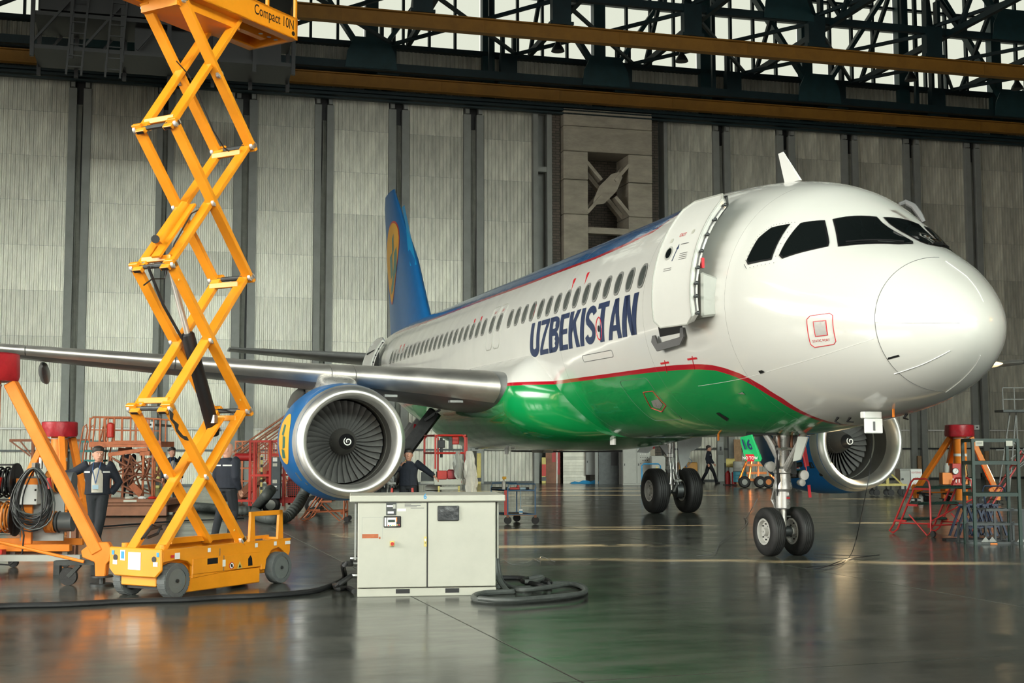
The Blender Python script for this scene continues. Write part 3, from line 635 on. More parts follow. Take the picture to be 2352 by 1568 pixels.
def exitout(xc,w,z0,z1,r=.014,m='cabinet_grey',rc=.12,name='exit_outline'):
    P=[]
    for cx,cz,a0 in((w/2-rc,z1-rc,0),(-w/2+rc,z1-rc,90),(-w/2+rc,z0+rc,180),(w/2-rc,z0+rc,270)):
        for k in range(5): a=R(a0+90*k/4); P.append((-(xc)+cx+rc*math.cos(a),0,cz+rc*math.sin(a)))
    Q=[]
    for i in range(len(P)):
        A=V(P[i]);B=V(P[(i+1)%len(P)]); n=max(1,int((B-A).length/.12))
        for k in range(n): q=A.lerp(B,k/n); Q.append((q.x,-sY(-q.x,q.z,.002),q.z))
    return MB().tube(Q,r,5,closed=True).build(name,m,AIR)
for xc in(14.53,15.13): exitout(xc,.5,3.98,5.0,.012); hulltext('small_lettering','EXIT',xc,4.86,.08,'red_line')
exitout(8.35,1.5,3.32,3.44,.006,'seam',.05); exitout(7.2,1.25,2.2,2.9,.004,'seam',.1)
# oval red-edged lavatory panel and small fittings under the belly line
outline('red_outline',hp((1478,900),(1500,897),(1530,930),(1520,945),(1496,936)),.008,'red_line'); decal('service_panel',hp((1496,920),(1512,915),(1523,928),(1516,938),(1502,934)),'silver_paint',.005)
decal('vent',hp((1645,948),(1652,946),(1674,960),(1670,966)),'black',.005); decal('vent',hp((1695,903),(1706,899),(1712,904)),'silver_paint',.008)
decal('probe_base',hp((1744,850),(1752,848),(1758,853),(1748,857)),'black',.012)
# doors
def door(xa,xb,dx,dy,z0,z1,dyf=.0,nm='cabin_door',win=True,dz=0):
    def arcp(x,z,e): return V((-x,-sY(min(max(x,5.2),24),z-dz,0)-e,z))
    root=link(nm,None,AIR); n=18; rc=.14; TH=.13
    def pt(u,v,e):   # u 0 aft ..1 forward, v 0 bottom..1 top, e inwards
        z=z0+(z1-z0)*v; X=-xb+(xb-xa)*u+dx; P=arcp(-X+0*u,z,0); y=-sY(min(max(xb,5.4),24),z-dz,0); 
        # inward normal in the section plane
        zz=z-dz-FZ; ny=abs(y)/3.9; nz=zz/4.3; l=math.hypot(ny,nz); ny/=l;nz/=l
        return V((X,y+dy+dyf*u+e*ny,z-e*nz))
    def grid(e,mg):
        vs=[];
        for j in range(n+1):
            v=j/n; zz=(z1-z0)*v; d=0
            q=min(zz,(z1-z0)-zz)
            if q<rc: d=rc-math.sqrt(max(0,rc*rc-(rc-q)**2))
            w=xb-xa; a=(mg+d)/w
            vs+=[pt(a+(1-2*a)*k/4,mg/(z1-z0)+(1-2*mg/(z1-z0))*v,e) for k in range(5)]
        return vs,[(j*5+k,j*5+k+1,(j+1)*5+k+1,(j+1)*5+k) for j in range(n) for k in range(4)]
    b=MB(); o,f=grid(0,0); i,_=grid(TH,.02); m=len(o)
    per=[k for k in range(5)]+[j*5+4 for j in range(1,n+1)]+[n*5+k for k in(3,2,1,0)]+[j*5 for j in range(n-1,0,-1)]
    b.add(o+i,f+[tuple(m+q for q in reversed(x)) for x in f]+[(per[k],per[(k+1)%len(per)],m+per[(k+1)%len(per)],m+per[k]) for k in range(len(per))])
    b.build('door_panel','white_paint',root,smooth=True,ang=50)
    P=[V(o[k]) for k in per]; b=MB(); b.tube([p+V((0,-.004,0)) for p in P],.014,5,closed=True); b.build('door_edge','cabinet_grey',root)
    # inner frame and fittings on the forward edge
    b=MB(); b.tube([pt(1.0,v/12,.075)+V((.004,0,0)) for v in range(1,12)],.012,6); b.build('edge_seal','seam',root)
    for v in(.07,.2,.3,.42,.55,.68,.8,.92):
        q=pt(1,v,.07); MB().cyl(q,q+V((.06,.0,0)),.022,8).ball(q+V((.07,0,0)),.03,8,5).build('guide_roller','dark_steel',root)
    if win:
        b=MB(); c=pt(.28,.57,-.006); b.add([pt(.28+.1*math.cos(a),.57+.055*math.sin(a),-.004) for a in [2*PI*k/16 for k in range(16)]],[tuple(range(16))]); fr=b.build('viewing_window','cabinet_grey',root)
        b=MB(); b.add([pt(.28+.07*math.cos(a),.57+.04*math.sin(a),-.008) for a in [2*PI*k/16 for k in range(16)]],[tuple(range(16))]); b.build('pane','glass_dark',fr)
        for u,v in((.25,.67),(.75,.71)):
            b=MB(); b.add([pt(u+.035*math.cos(a),v+.018*math.sin(a),-.005) for a in [2*PI*k/12 for k in range(12)]],[tuple(range(12))]); b.build('round_label','cabinet',root)
        b=MB(); b.add([pt(.42,.5,-.005),pt(.44,.5,-.005),pt(.5,.6,-.005),pt(.48,.6,-.005)],[(0,1,2,3)]).add([pt(.46,.59,-.005),pt(.52,.59,-.005),pt(.5,.63,-.005)],[(0,1,2)]); b.build('arrow_mark','navy',root)
        for v in(.5,.515,.53,.545,.43,.445): b=MB(); u0=.6 if v>.47 else .25; b.add([pt(u0,v,-.005),pt(u0+.2,v,-.005),pt(u0+.2,v+.004,-.005),pt(u0,v+.004,-.005)],[(0,1,2,3)]); b.build('placard_line','seam',root)
        b=MB(); b.add([pt(.55,.62,-.005),pt(.75,.62,-.005),pt(.75,.626,-.005),pt(.55,.626,-.005)],[(0,1,2,3)]); b.build('placard_line','seam',root)
        vs,fs=textmesh('EXIT',.075); text=MB(); text.add([pt(.5+x/(xb-xa),.7+y/(z1-z0),-.006) for x,y in vs],fs); text.build('small_lettering','red_line',root)
    return root,pt
d1,pt=door(4.58,5.5,.99,-.5,3.53,5.5,.2,dz=.0)
# slide bustle on the inside of the forward door, hinge arm, sill
b=MB(); c=pt(1,.16,.3); b.add([(c.x-.75,c.y-.13,3.62),(c.x+.02,c.y-.13,3.62),(c.x+.06,c.y+.2,3.66),(c.x-.7,c.y+.2,3.66),(c.x-.75,c.y-.13,4.3),(c.x+.02,c.y-.13,4.3),(c.x+.06,c.y+.16,4.2),(c.x-.7,c.y+.16,4.2)],[(3,2,1,0),(4,5,6,7),(0,1,5,4),(1,2,6,5),(2,3,7,6),(3,0,4,7)]); b.build('slide_cover','cabinet_grey',d1,bev=.03)
MB().bar(pt(.8,.62,.1),(-4.6,-1.75,4.65),.08,.2).bar(pt(.9,.85,.1),(-4.4,-1.25,5.55),.05,.16).build('hinge_arm','dark_steel',d1)
MB().bb(pt(1,.36,.2).x-.05,pt(1,.36,.2).x+.02,pt(1,.36,.2).y-.03,pt(1,.36,.2).y+.01,4.35,4.5).build('red_tag','red_line',d1)
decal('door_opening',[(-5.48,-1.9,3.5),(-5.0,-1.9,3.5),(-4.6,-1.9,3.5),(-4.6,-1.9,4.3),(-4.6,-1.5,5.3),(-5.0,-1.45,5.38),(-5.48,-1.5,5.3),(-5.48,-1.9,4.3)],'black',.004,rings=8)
b=MB(); 
b.prism([(-5.58,-1.99,3.52),(-5.62,-1.99,3.42),(-5.45,-1.97,3.26),(-4.62,-1.95,3.3),(-4.5,-1.94,3.42),(-4.52,-1.94,3.56),(-4.6,-1.95,3.56),(-4.62,-1.95,3.42),(-5.42,-1.97,3.38),(-5.5,-1.98,3.52)],(0,-.03,0)); b.build('door_sill','seam',AIR)
d2,pt2=door(29.6,30.5,1.1,-.35,3.55,5.4,.1,win=False)
# aft door lining with dark workings, the opening behind
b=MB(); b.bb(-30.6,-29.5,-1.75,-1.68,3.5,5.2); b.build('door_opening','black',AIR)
for k in range(9): MB().bar((-29.0+.05*k,-2.0,3.6+.17*k),(-29.2,-2.15,3.9+.12*k),.04,.05).build('door_mechanism','dark_steel',d2)
MB().bar((-29.3,-2.0,5.2),(-28.9,-1.4,5.15),.05,.08).build('hinge_arm','cabinet_grey',d2)
# antennas, probes
b=MB(); b.loft([[(-4.75,.03,5.95),(-4.75,-.03,5.95),(-4.3,-.02,5.93),(-4.3,.02,5.93)],[(-4.98,.012,6.5),(-4.98,-.012,6.5),(-4.83,-.008,6.5),(-4.83,.008,6.5)]]); b.build('blade_antenna','label_white',AIR)
for q,(dx,dz) in(((1925,958),(.05,-.1)),((1953,958),(.07,-.07)),((2105,958),(.03,-.1)),((2083,950),(.02,-.08))):
    P=onhull(*q)
    if P: MB().tube([P,P+V((0,-.05,-.06)),P+V((dx+.08,-.05,dz))],[.02,.014,.01],6).build('probe','black',AIR)
for q in((1650,1003),(2052,945)):
    P=onhull(q[0],q[1]-6)
    if P: MB().box(P+V((0,0,-.03)),(.03,.02,.16)).build('probe_cover','orange',AIR)
# hatch doors hanging under the nose
P=pX(2006,978,-1.75)
MB().box(P,(.03,.28,.2)).build('access_flap','label_white',AIR,bev=.01); MB().box(P+V((-.05,0,.15)),(.1,.28,.09)).build('access_flap','label_white',AIR,bev=.01); MB().box(P+V((.02,0,0)),(.01,.03,.12)).build('flap_latch','seam',AIR)
MB().box((-16.5,-.2,1.62),(.9,.25,.06)).build('open_panel','cabinet',AIR); 
for x,y,z in((-15.7,-1.2,1.75),(-11.1,-.5,1.84),(-16.9,-1.0,1.62)): MB().box((x,y,z),(.25,.03,.13)).build('open_panel','label_white',AIR)
# wings: aerofoil sections lofted from root to tip
def foil(le,ch,th,zle,y,n=26,tw=0):
    P=[]
    for k in range(2*n):
        if k<n: u=(1-math.cos(PI*k/n))/2; s_=1
        else: u=(1+math.cos(PI*(k-n)/n))/2; s_=-1
        t=5*th*(.2969*math.sqrt(u)-.126*u-.3516*u*u+.2843*u**3-.1036*u**4); t=t*(1.0 if s_>0 else .95)
        P.append(V((-(le+u*ch),y,zle+s_*t*ch-.02*ch*u-tw*u*ch)))
    return P
wst=[(1.9,11.87,6.9,.142,2.92),(4,12.94,5.6,.13,3.14),(6.35,14.15,4.25,.118,3.36),(9.5,15.79,3.35,.112,3.66),(13,17.6,2.35,.108,4.0),(16.6,19.5,1.5,.105,4.33),(17.05,19.85,1.0,.09,4.38)]
def stn(y):
    for a,c in zip(wst,wst[1:]):
        if a[0]<=y<=c[0]: t=(y-a[0])/(c[0]-a[0]); return [a[i]+(c[i]-a[i])*t for i in range(5)]
    return wst[-1]
for s_ in(-1,1):
    b=MB(); b.loft([foil(q[1],q[2],q[3],q[4],s_*q[0]) for q in wst]); W=b.build('wing','wing_grey',AIR,smooth=True,ang=50)
    for y0,y1 in((2.58,5.35),(5.37,5.83),(5.85,9.0),(9.03,12.2),(12.23,14.4),(14.43,16.4)):
        b=MB(); rg=[]
        for j in range(7):
            y=y0+(y1-y0)*j/6; q=stn(y); P=foil(q[1],q[2],q[3],q[4],s_*y,40); n=80; cut=.2 if y<6 else .17
            front=[p for p in P if (-p.x-q[1])<cut*q[2]]
            idx=[k for k in range(n) if (-P[k].x-q[1])<cut*q[2]]; up=[k for k in idx if k<40]; dn=[k for k in idx if k>=40]
            path=[P[k] for k in dn if (-P[k].x-q[1])<(.09)*q[2]]+[P[k] for k in up]
            c=V((-(q[1]+.1*q[2]),s_*y,q[4])); rg.append([c+(p-c)*1.0+(p-c).normalized()*.022+V((.02,0,0)) for p in path])
        n=min(len(r) for r in rg); rg=[[r[int(round(i*(len(r)-1)/(n-1)))] for i in range(n)] for r in rg]
        m=n; vs=[p for r in rg for p in r]; b.add(vs,[(i*m+k,i*m+k+1,(i+1)*m+k+1,(i+1)*m+k) for i in range(6) for k in range(m-1)]+[tuple(range(m)),tuple(range(6*m,7*m))])
        b.build('slat','bare_metal',W,smooth=True,ang=40)
    for y,L_ in((6.0,2.6),(9.4,2.4),(11.9,2.2)):
        q=stn(y); xe=q[1]+q[2]; z=q[4]-.02*q[2]-.1; b=MB()
        b.lathe([(0,.03),(.25,.14),(.7,.2),(1.5,.21),(2.3,.13),(L_+.4,.02)],(-(xe-1.5),s_*y,z-.12),(-1,0,-.08),16,.6); b.build('flap_fairing','wing_grey',W,smooth=True)
    for k,(y,u) in enumerate(((4.6,.2),(3.3,.2))):
        q=stn(y); MB().box((-(q[1]+.09*q[2]),s_*y,q[4]-.36),(.2,.28,.05)).build('slat_track_cover','wing_grey',W)
# rounded root fillet of the wing's lower lobe
    b=MB(); rg=[]
    for j in range(9):
        u=j/8; rg.append([(-(12.3+5.5*u)+0*0,s_*(1.75+(.62)*math.sin(PI*(.12+.8*k/11))+0),2.36+ .62*(k/11)+.18*u) for k in range(12)])
# tailplane
    st=[(.4,31.7,4.1,.1,4.95),(1.2,32.1,3.8,.1,5.0),(6.22,35.05,1.35,.09,5.42)]
    b=MB(); b.loft([foil(q[1],q[2],q[3],q[4],s_*q[0],16) for q in st]); T_=b.build('tailplane','wing_grey',AIR,smooth=True,ang=50)
# fin
def vfoil(le,ch,th,z,n=18):
    P=foil(le,ch,th,0,0,n); return [V((p.x,p.z+.02*ch*0,z)) for p in P]
fst=[(5.6,28.6,6.9,.1),(6.25,29.3,6.3,.1),(8.5,31.2,5.0,.1),(11.3,34.5,2.4,.09),(11.78,35.0,1.8,.07)]
def vf(q):
    z,le,ch,th=q; P=[]; n=20
    for k in range(2*n):
        if k<n: u=(1-math.cos(PI*k/n))/2; s_=1
        else: u=(1+math.cos(PI*(k-n)/n))/2; s_=-1
        t=5*th*(.2969*math.sqrt(u)-.126*u-.3516*u*u+.2843*u**3-.1036*u**4); P.append(V((-(le+u*ch),s_*t*ch,z)))
    return P
b=MB(); b.loft([vf(q) for q in fst]); FIN=b.build('fin','blue_paint',AIR,smooth=True,ang=50)
def finY(x,z,eps):
    for a,c in zip(fst,fst[1:]):
        if a[0]<=z<=c[0]:
            t=(z-a[0])/(c[0]-a[0]); le,ch,th=[a[i]+(c[i]-a[i])*t for i in(1,2,3)]; u=min(max((x-le)/ch,0.002),1); return -(5*th*(.2969*math.sqrt(u)-.126*u-.3516*u*u+.2843*u**3-.1036*u**4)*ch+eps)
    return -.1
def findecal(name,pts,m,eps,par=None):
    c=(sum(p[0] for p in pts)/len(pts),sum(p[1] for p in pts)/len(pts)); N=len(pts); vs=[(-c[0],finY(*c,eps),c[1])]; rg=5
    for j in range(1,rg+1): vs+=[(-(c[0]+(p[0]-c[0])*j/rg),finY(c[0]+(p[0]-c[0])*j/rg,c[1]+(p[1]-c[1])*j/rg,eps),c[1]+(p[1]-c[1])*j/rg) for p in pts]
    fs=[(0,1+k,1+(k+1)%N) for k in range(N)]+[(1+j*N+k,1+(j+1)*N+k,1+(j+1)*N+(k+1)%N,1+j*N+(k+1)%N) for j in range(rg-1) for k in range(N)]
    return MB().add(vs,fs).build(name,m,par or FIN,smooth=True)
def egg(cx,cz,rx,up,dn,n=36):
    P=[]
    for k in range(n):
        a=2*PI*k/n; s_=math.sin(a); x=rx*math.cos(a)*(1 if s_>0 else (1-.45*abs(s_)**1.5)); P.append((cx+x,cz+(up if s_>0 else dn)*s_))
    return P
findecal('logo_rim','' or egg(34.75,9.2,1.62,1.25,2.0),'red_line',.008); findecal('logo_field',egg(34.75,9.2,1.54,1.17,1.9),'yellow_logo',.014)
for P in ([(34.6,9.75),(34.3,9.9),(34.15,9.25),(34.5,9.05)],[(33.6,9.3),(33.45,9.0),(33.4,8.4),(33.8,8.2),(34.3,7.7),(34.9,7.6),(34.9,7.85),(34.4,8.1),(34.1,8.6),(34.05,9.1)],[(35.2,9.1),(34.55,9.2),(34.3,8.3),(34.9,8.2)]): findecal('logo_shape',P,'green_logo',.02)
b=MB(); b.add([(-(30.95+k*.72+d),finY(30.95+k*.72+d,8.25+k*.85,.01),8.25+k*.85) for k in range(4) for d in(.0,.42)],[(2*k,2*k+1,2*k+3,2*k+2) for k in range(3)])
b.build('leading_edge_patch','cyan_paint',FIN)
# engines
blade=MB(); rg=[]
for j in range(7):
    r=.24+(.845-.24)*j/6; tw=R(28+36*j/6); c=.072+.004*j; P=[]
    for u,t in((-1,0),(-.4,.012),(.4,.012),(1,0),(.4,-.006),(-.4,-.006)):
        a=u*c; x=a*math.cos(tw)+t*math.sin(tw); s_=a*math.sin(tw)-t*math.cos(tw)+.06*math.sin(PI*j/6)*.5; P.append((x,s_,r))
    rg.append(P)
blade.loft(rg); bladem=blade.mesh('fan_blade','fan',smooth=True,ang=50)
def nac(s_):
    y0=5.77; E=link('engine',None,AIR,(-11.7,s_*y0,1.85)); A=(-1,0,0)
    b=MB(); b.lathe([(.14,1.09),(.5,1.155),(1.0,1.2),(1.7,1.22),(2.4,1.18),(3.1,1.02),(3.3,.95),(3.28,.9),(2.8,.95)],(0,0,0),A,72,caps=False); b.build('cowl','blue_paint',E,smooth=True,ang=50)
    b=MB(); pr=[]
    for k in range(15):
        a=R(-20+ (215)*k/14); pr.append((.13-.13*math.sin(a) if 0 else .12-.12*math.sin(a),.985+.085*math.cos(a)))
    b.lathe([(.42,1.14),(.3,1.122),(.16,1.095),(.07,1.06),(.02,1.02),(0,.985),(.01,.95),(.05,.915),(.13,.885),(.25,.868),(.4,.862)],(0,0,0),A,72,caps=False); b.build('inlet_lip','lip_metal',E,smooth=True,ang=60)
    MB().lathe([(.4,.862),(.9,.875),(1.35,.88)],(0,0,0),A,72,caps=False).build('inlet_duct','duct',E,smooth=True)
    MB().lathe([(.88,.878),(.93,.872),(.98,.878)],(0,0,0),A,72,caps=False).build('abradable_ring','cabinet_grey',E,smooth=True)
    MB().lathe([(1.5,0.01),(1.5,.9)],(0,0,0),A,48).build('fan_disc','black',E)
    MB().lathe([(.5,.015),(.55,.08),(.68,.16)],(0,0,0),A,40).build('spinner_tip','black',E,smooth=True)
    MB().lathe([(.68,.16),(.8,.2),(1.0,.255),(1.2,.28)],(0,0,0),A,40,caps=False).build('spinner','duct',E,smooth=True)
    b=MB()
    for k in range(36): a=2*PI*k/36; b.ball((-1.02,.262*math.cos(a),.262*math.sin(a)),.006,5,3)
    b.build('spinner_screw','steel',E)['kind']='stuff'
    P=[];n=26
    for k in range(n):
        a=R(60)-R(470)*k/(n-1); r=.085-.055*k/(n-1); xx=.5+(r-.015)*.77 if r<.08 else .55; P.append((-(.5+max(0,(r-.015))*.85)+.006,-r*math.cos(a)*1,r*math.sin(a)))
    MB().tube(P,[.014*(1-.6*abs(2*k/(n-1)-1)**3) for k in range(n)],6).build('spiral_mark','label_white',E)
    for k in range(36):
        o=link('fan_blade',bladem,E,(-1.22,0,0)); o.rotation_euler[0]=2*PI*k/36
    # core and pylon
    MB().lathe([(2.6,.72),(3.4,.66),(4.2,.5),(4.7,.4)],(0,0,0),A,32).build('core_cowl','bare_metal',E,smooth=True); MB().lathe([(4.4,.3),(5.0,.15),(5.3,.02)],(0,0,0),A,24).build('exhaust_cone','dark_steel',E,smooth=True)
    b=MB(); rg=[]
    for x,w,z0,z1 in((-.95,.08,1.0,1.2),(-1.2,.25,1.0,1.27),(-1.5,.36,1.0,1.33),(-2.0,.4,1.0,1.4),(-2.6,.34,.9,1.5),(-3.6,.26,.7,1.5),(-5.2,.2,.9,1.5),(-6.5,.05,1.2,1.45)):
        r=[]; zc=(z0+z1)/2
        for k in range(16): a=2*PI*k/16; r.append((x,w*math.copysign(abs(math.cos(a))**.6,math.cos(a)),zc+(z1-z0)/2*math.copysign(abs(math.sin(a))**.6,math.sin(a))))
        rg.append(r)
    b.loft(rg); b.build('pylon','silver_paint',E,smooth=True,ang=50)
    # logo patch on the cowl, outboard side facing the camera
    def cw(ph,x,e): r=float(np.interp(x,[.14,.5,1,1.7,2.4,3.1],[1.09,1.155,1.2,1.22,1.18,1.02]))+e; return (-x,-r*math.cos(ph),r*math.sin(ph))
    if s_<0:
        def cdec(name,pts,m,e): 
            c=(sum(p[0] for p in pts)/len(pts),sum(p[1] for p in pts)/len(pts)); N=len(pts); vs=[cw(*c,e)]
            for j in range(1,6): vs+=[cw(c[0]+(p[0]-c[0])*j/5,c[1]+(p[1]-c[1])*j/5,e) for p in pts]
            MB().add(vs,[(0,1+k,1+(k+1)%N) for k in range(N)]+[(1+j*N+k,1+(j+1)*N+k,1+(j+1)*N+(k+1)%N,1+j*N+(k+1)%N) for j in range(4) for k in range(N)]).build(name,m,E,smooth=True)
        cdec('logo_field',[(.05+.44*math.cos(2*PI*k/28),1.25+.62*math.sin(2*PI*k/28)) for k in range(28)],'yellow_logo',.006)
        for P in([(.28,1.1),(.3,1.35),(.12,1.4),(.1,1.15)],[(.08,.95),(.1,1.25),(-.12,1.3),(-.1,1.0)],[(-.14,1.1),(-.12,1.4),(-.28,1.5),(-.28,1.15)]): cdec('logo_shape',P,'green_logo',.012)
        cdec('cowl_latch',[(-.55,.72),(-.55,.82),(-.72,.82),(-.72,.72)],'seam',.004); cdec('drain_cap',[(-.8+.035*math.cos(2*PI*k/12),.6+.05*math.sin(2*PI*k/12)) for k in range(12)],'silver_paint',.005)
    else:
        def cin(name,pts,m,e): MB().add([cw(p[0],p[1],e) for p in pts],[tuple(range(len(pts)))]).build(name,m,E)
        cin('warning_placard',[(-.42,1.0),(-.42,1.18),(-.55,1.18),(-.55,1.0)],'label_white',.006); cin('warning_mark',[(-.44,1.03),(-.5,1.1),(-.44,1.15),(-.53,1.15),(-.53,1.03)],'red_line',.01)
        cin('cowl_latch',[(-.42,.45),(-.42,.62),(-.55,.62),(-.55,.45)],'dark_steel',.004); cin('drain_cap',[(-.72+.04*math.cos(2*PI*k/12),.4+.05*math.sin(2*PI*k/12)) for k in range(12)],'dark_steel',.005)
    return E
nac(-1); nac(1)
# wheels and landing gear
def wheel(par,c,r,w,rr,side,nm='wheel'):
    c=V(c); t=MB(); sh=w*.5; g=.012 if r>.4 else .008
    pr=[(-sh*.75,rr),(-sh*.95,rr+.03),(-sh,rr+(r-rr)*.45),(-sh*.9,r*.93),(-sh*.7,r*.985)]
    for u in(-.42,-.14,.14,.42): pr+=[(sh*(u-.03),r),(sh*u,r-g),(sh*(u+.03),r)]
    pr+=[(sh*.7,r*.985),(sh*.9,r*.93),(sh,rr+(r-rr)*.45),(sh*.95,rr+.03),(sh*.75,rr)]
    t.lathe(pr,c,(0,1,0),56,caps=False); t.build('tyre','rubber',par,smooth=True,ang=60)
    for s_ in(-1,1):
        MB().lathe([(s_*sh*.75,rr+.003),(s_*sh*.92,rr+.01),(s_*sh*.92,rr-.02),(s_*sh*.45,rr*.82),(s_*sh*.4,rr*.35),(s_*sh*.6,rr*.32),(s_*sh*.95,rr*.3),(s_*sh*.97,.01)],c,(0,1,0),32,caps=False).build('wheel_rim','rim_paint' if s_<0 else 'grey_paint',par,smooth=True,ang=40)
        b=MB()
        for k in range(8): a=2*PI*k/8; q=c+V((rr*.62*math.cos(a),s_*sh*.46,rr*.62*math.sin(a))); b.cyl(q,q+V((0,s_*.02,0)),rr*.06,8)
        b.build('rim_bolt','dark_steel',par)['kind']='stuff'
NG=link('nose_gear',None,AIR,(-5.07,0,0))
wheel(NG,(0,-.25,.385),.385,.225,.2,-1); wheel(NG,(0,.25,.385),.385,.225,.2,1)
MB().cyl((0,-.33,.385),(0,.33,.385),.045,16).cyl((0,-.12,.385),(0,.12,.385),.085,16).build('axle','dark_steel',NG,smooth=True)
MB().cyl((0,0,.42),(.01,0,.85),.055,16).build('shock_strut','bare_metal',NG,smooth=True)
MB().lathe([(0,.1),(.02,.115),(.3,.115),(.32,.1)],(.01,0,.74),(0,0,1),20).lathe([(0,.12),(.04,.15),(.1,.15),(.16,.13),(.28,.13),(.3,.15),(.36,.15),(.4,.12)],(.01,0,1.02),(0,0,1),24).build('lower_collar','silver_paint',NG,smooth=True,ang=30)
MB().lathe([(0,.12),(.45,.115),(.5,.14),(.56,.14)],(.01,0,1.35),(0,0,1),24).lathe([(0,.1),(.4,.095)],(.02,0,1.85),(0,0,1),20).build('main_fitting','silver_paint',NG,smooth=True,ang=30)
for s_ in(-1,1):
    MB().tube([(.02,.02*s_,1.5),(.0,.22*s_,1.85),(-.05,.42*s_,2.15)],[.075,.055,.045],10).build('side_stay','silver_paint',NG,smooth=True)
    MB().cyl((.12,.11*s_,1.72),(.12,.12*s_,2.05),.022,10).cyl((.12,.12*s_,2.0),(.12,.12*s_,2.2),.012,8).build('spring_strut','yellow_logo' if 0 else 'brown_steel',NG,smooth=True)
MB().cyl((.12,-.16,1.7),(.12,.16,1.7),.025,10).build('cross_pin','silver_paint',NG)
MB().tube([(.1,0,1.35),(.5,0,1.75),(.9,0,2.1)],[.06,.045,.05],10).build('drag_brace','silver_paint',NG,smooth=True)
MB().tube([(-.12,.0,1.1),(-.32,0,.88),(-.12,0,.68)],[.03,.04,.03],8).bar((-.12,-.07,1.08),(-.32,-.02,.88),.02,.05).bar((-.12,.07,1.08),(-.32,.02,.88),.02,.05).bar((-.32,0,.88),(-.1,-.06,.68),.02,.05).build('torque_link','silver_paint',NG)
for y,z,r in((-.28,1.42,.085),(-.2,2.0,.1),(.32,1.28,.085),(.28,1.16,.06),(.4,2.0,.1)):
    MB().lathe([(-.09,.03),(-.05,r*.8),(.04,r),(.05,r*.95)],(.1,y,z),(1,0,0),20).build('taxi_light','silver_paint',NG,smooth=True); MB().lathe([(.052,r*.9),(.06,r*.5),(.062,.004)],(.1,y,z),(1,0,0),20).build('lamp_glass','label_white' if y>.3 and z<1.5 else 'rim_paint',NG,smooth=True)
MB().cyl((-.02,.14,1.28),(-.02,.38,1.3),.06,12).cyl((.02,.1,1.42),(.02,.34,1.45),.04,10).box((.1,.14,1.4),(.06,.1,.2)).box((.13,.1,1.5),(.02,.07,.1)).build('steering_unit','dark_steel',NG,smooth=True)
for k in range(7):
    MB().tube([(.12,-.12-.01*k,1.75),(.14-.01*k,-.17+.01*k,1.5),(.1,-.15+.012*k,1.2),(.06,-.13,.95)],.008,5).build('hydraulic_line','black',NG)
    MB().tube([(.1,.1+.01*k,1.75),(.13,.15,1.5-.02*k),(.11,.13+.01*k,1.25)],.006,5).build('hydraulic_line','black',NG)
MB().box((.12,.02,.98),(.01,.05,.05)).build('placard','label_white',NG); MB().box((.125,.03,.92),(.01,.06,.025)).build('placard','red_line',NG)
MB().cyl((.03,-.12,.62),(.03,.12,.62),.012,8).build('tow_pin','steel',NG)
# gear doors: number 16 door on the starboard side, flat plate on the port side
def plate(name,P,m,off,par): return MB().prism(P,off).build(name,m,par,bev=.006)
q=[(.25,-.45,2.0),(.25,-.64,1.93),(.25,-.66,1.8),(.25,-.48,1.38),(.25,-.3,1.3),(.25,-.24,1.42),(.25,-.4,1.95)]
dg=[pD(1700,1004,18.35),pD(1726,998,18.2),pD(1749,1054,18.2),pD(1746,1060,18.2),pD(1712,1059,18.35),pD(1700,1015,18.38)]
loc=lambda p: V(p)-V((-5.07,0,0))
dgl=[loc(p) for p in dg]; nrm=(dgl[1]-dgl[0]).cross(dgl[4]-dgl[0]).normalized(); nrm=nrm if nrm.x>0 else -nrm
gd=plate('gear_door',dgl,'green_gear' if 'green_gear' in MT else (mat('green_gear',(.01,.36,.11),.3,coat=.3) and 'green_gear'),-nrm*.03,NG)
rd=[loc(pD(*p)) for p in((1712,1043,18.3),(1731,1043,18.25),(1739,1059,18.25),(1717,1059,18.3))]
MB().prism([p+nrm*.004 for p in rd],-nrm*.002).build('warning_patch','red_line',NG)
ux=(loc(pD(1732,1020,18.25))-loc(pD(1706,1020,18.35))).normalized(); uy=nrm.cross(ux).normalized(); uy=uy if uy.z>0 else -uy
text3('number_mark','16',.21,loc(pD(1717,1021,18.3))+nrm*.02,ux,(loc(pD(1711,1004,18.3))-loc(pD(1723,1044,18.3))),'navy',NG,.85,.004)
text3('warning_lettering','NO TOW',.06,loc(pD(1725,1051,18.27))+nrm*.02,ux,uy,'label_white',NG,.9,.001)
P=[loc(pD(*p)) for p in((1832,1002,18.3),(1856,1003,18.3),(1838,1056,18.3),(1820,1060,18.3))]; plate('gear_door',P,'cabinet_grey',(-.02,.03,0),NG)
MB().prism([(-.45,-.4,1.965),(.45,-.34,1.985),(.45,.34,1.985),(-.45,.4,1.965)],(0,0,-.06)).build('wheel_bay','black',NG)
MB().tube([(.2,.27,2.05),(.19,.26,1.7),(.2,.33,1.35)],.01,5).bar((.19,.24,2.0),(.19,.34,1.42),.085,.012,(1,0,0)).build('red_streamer','red_line',NG); MB().bar((.1,.42,1.12),(.1,.44,.92),.05,.01,(1,0,0)).build('red_streamer','red_line',NG)
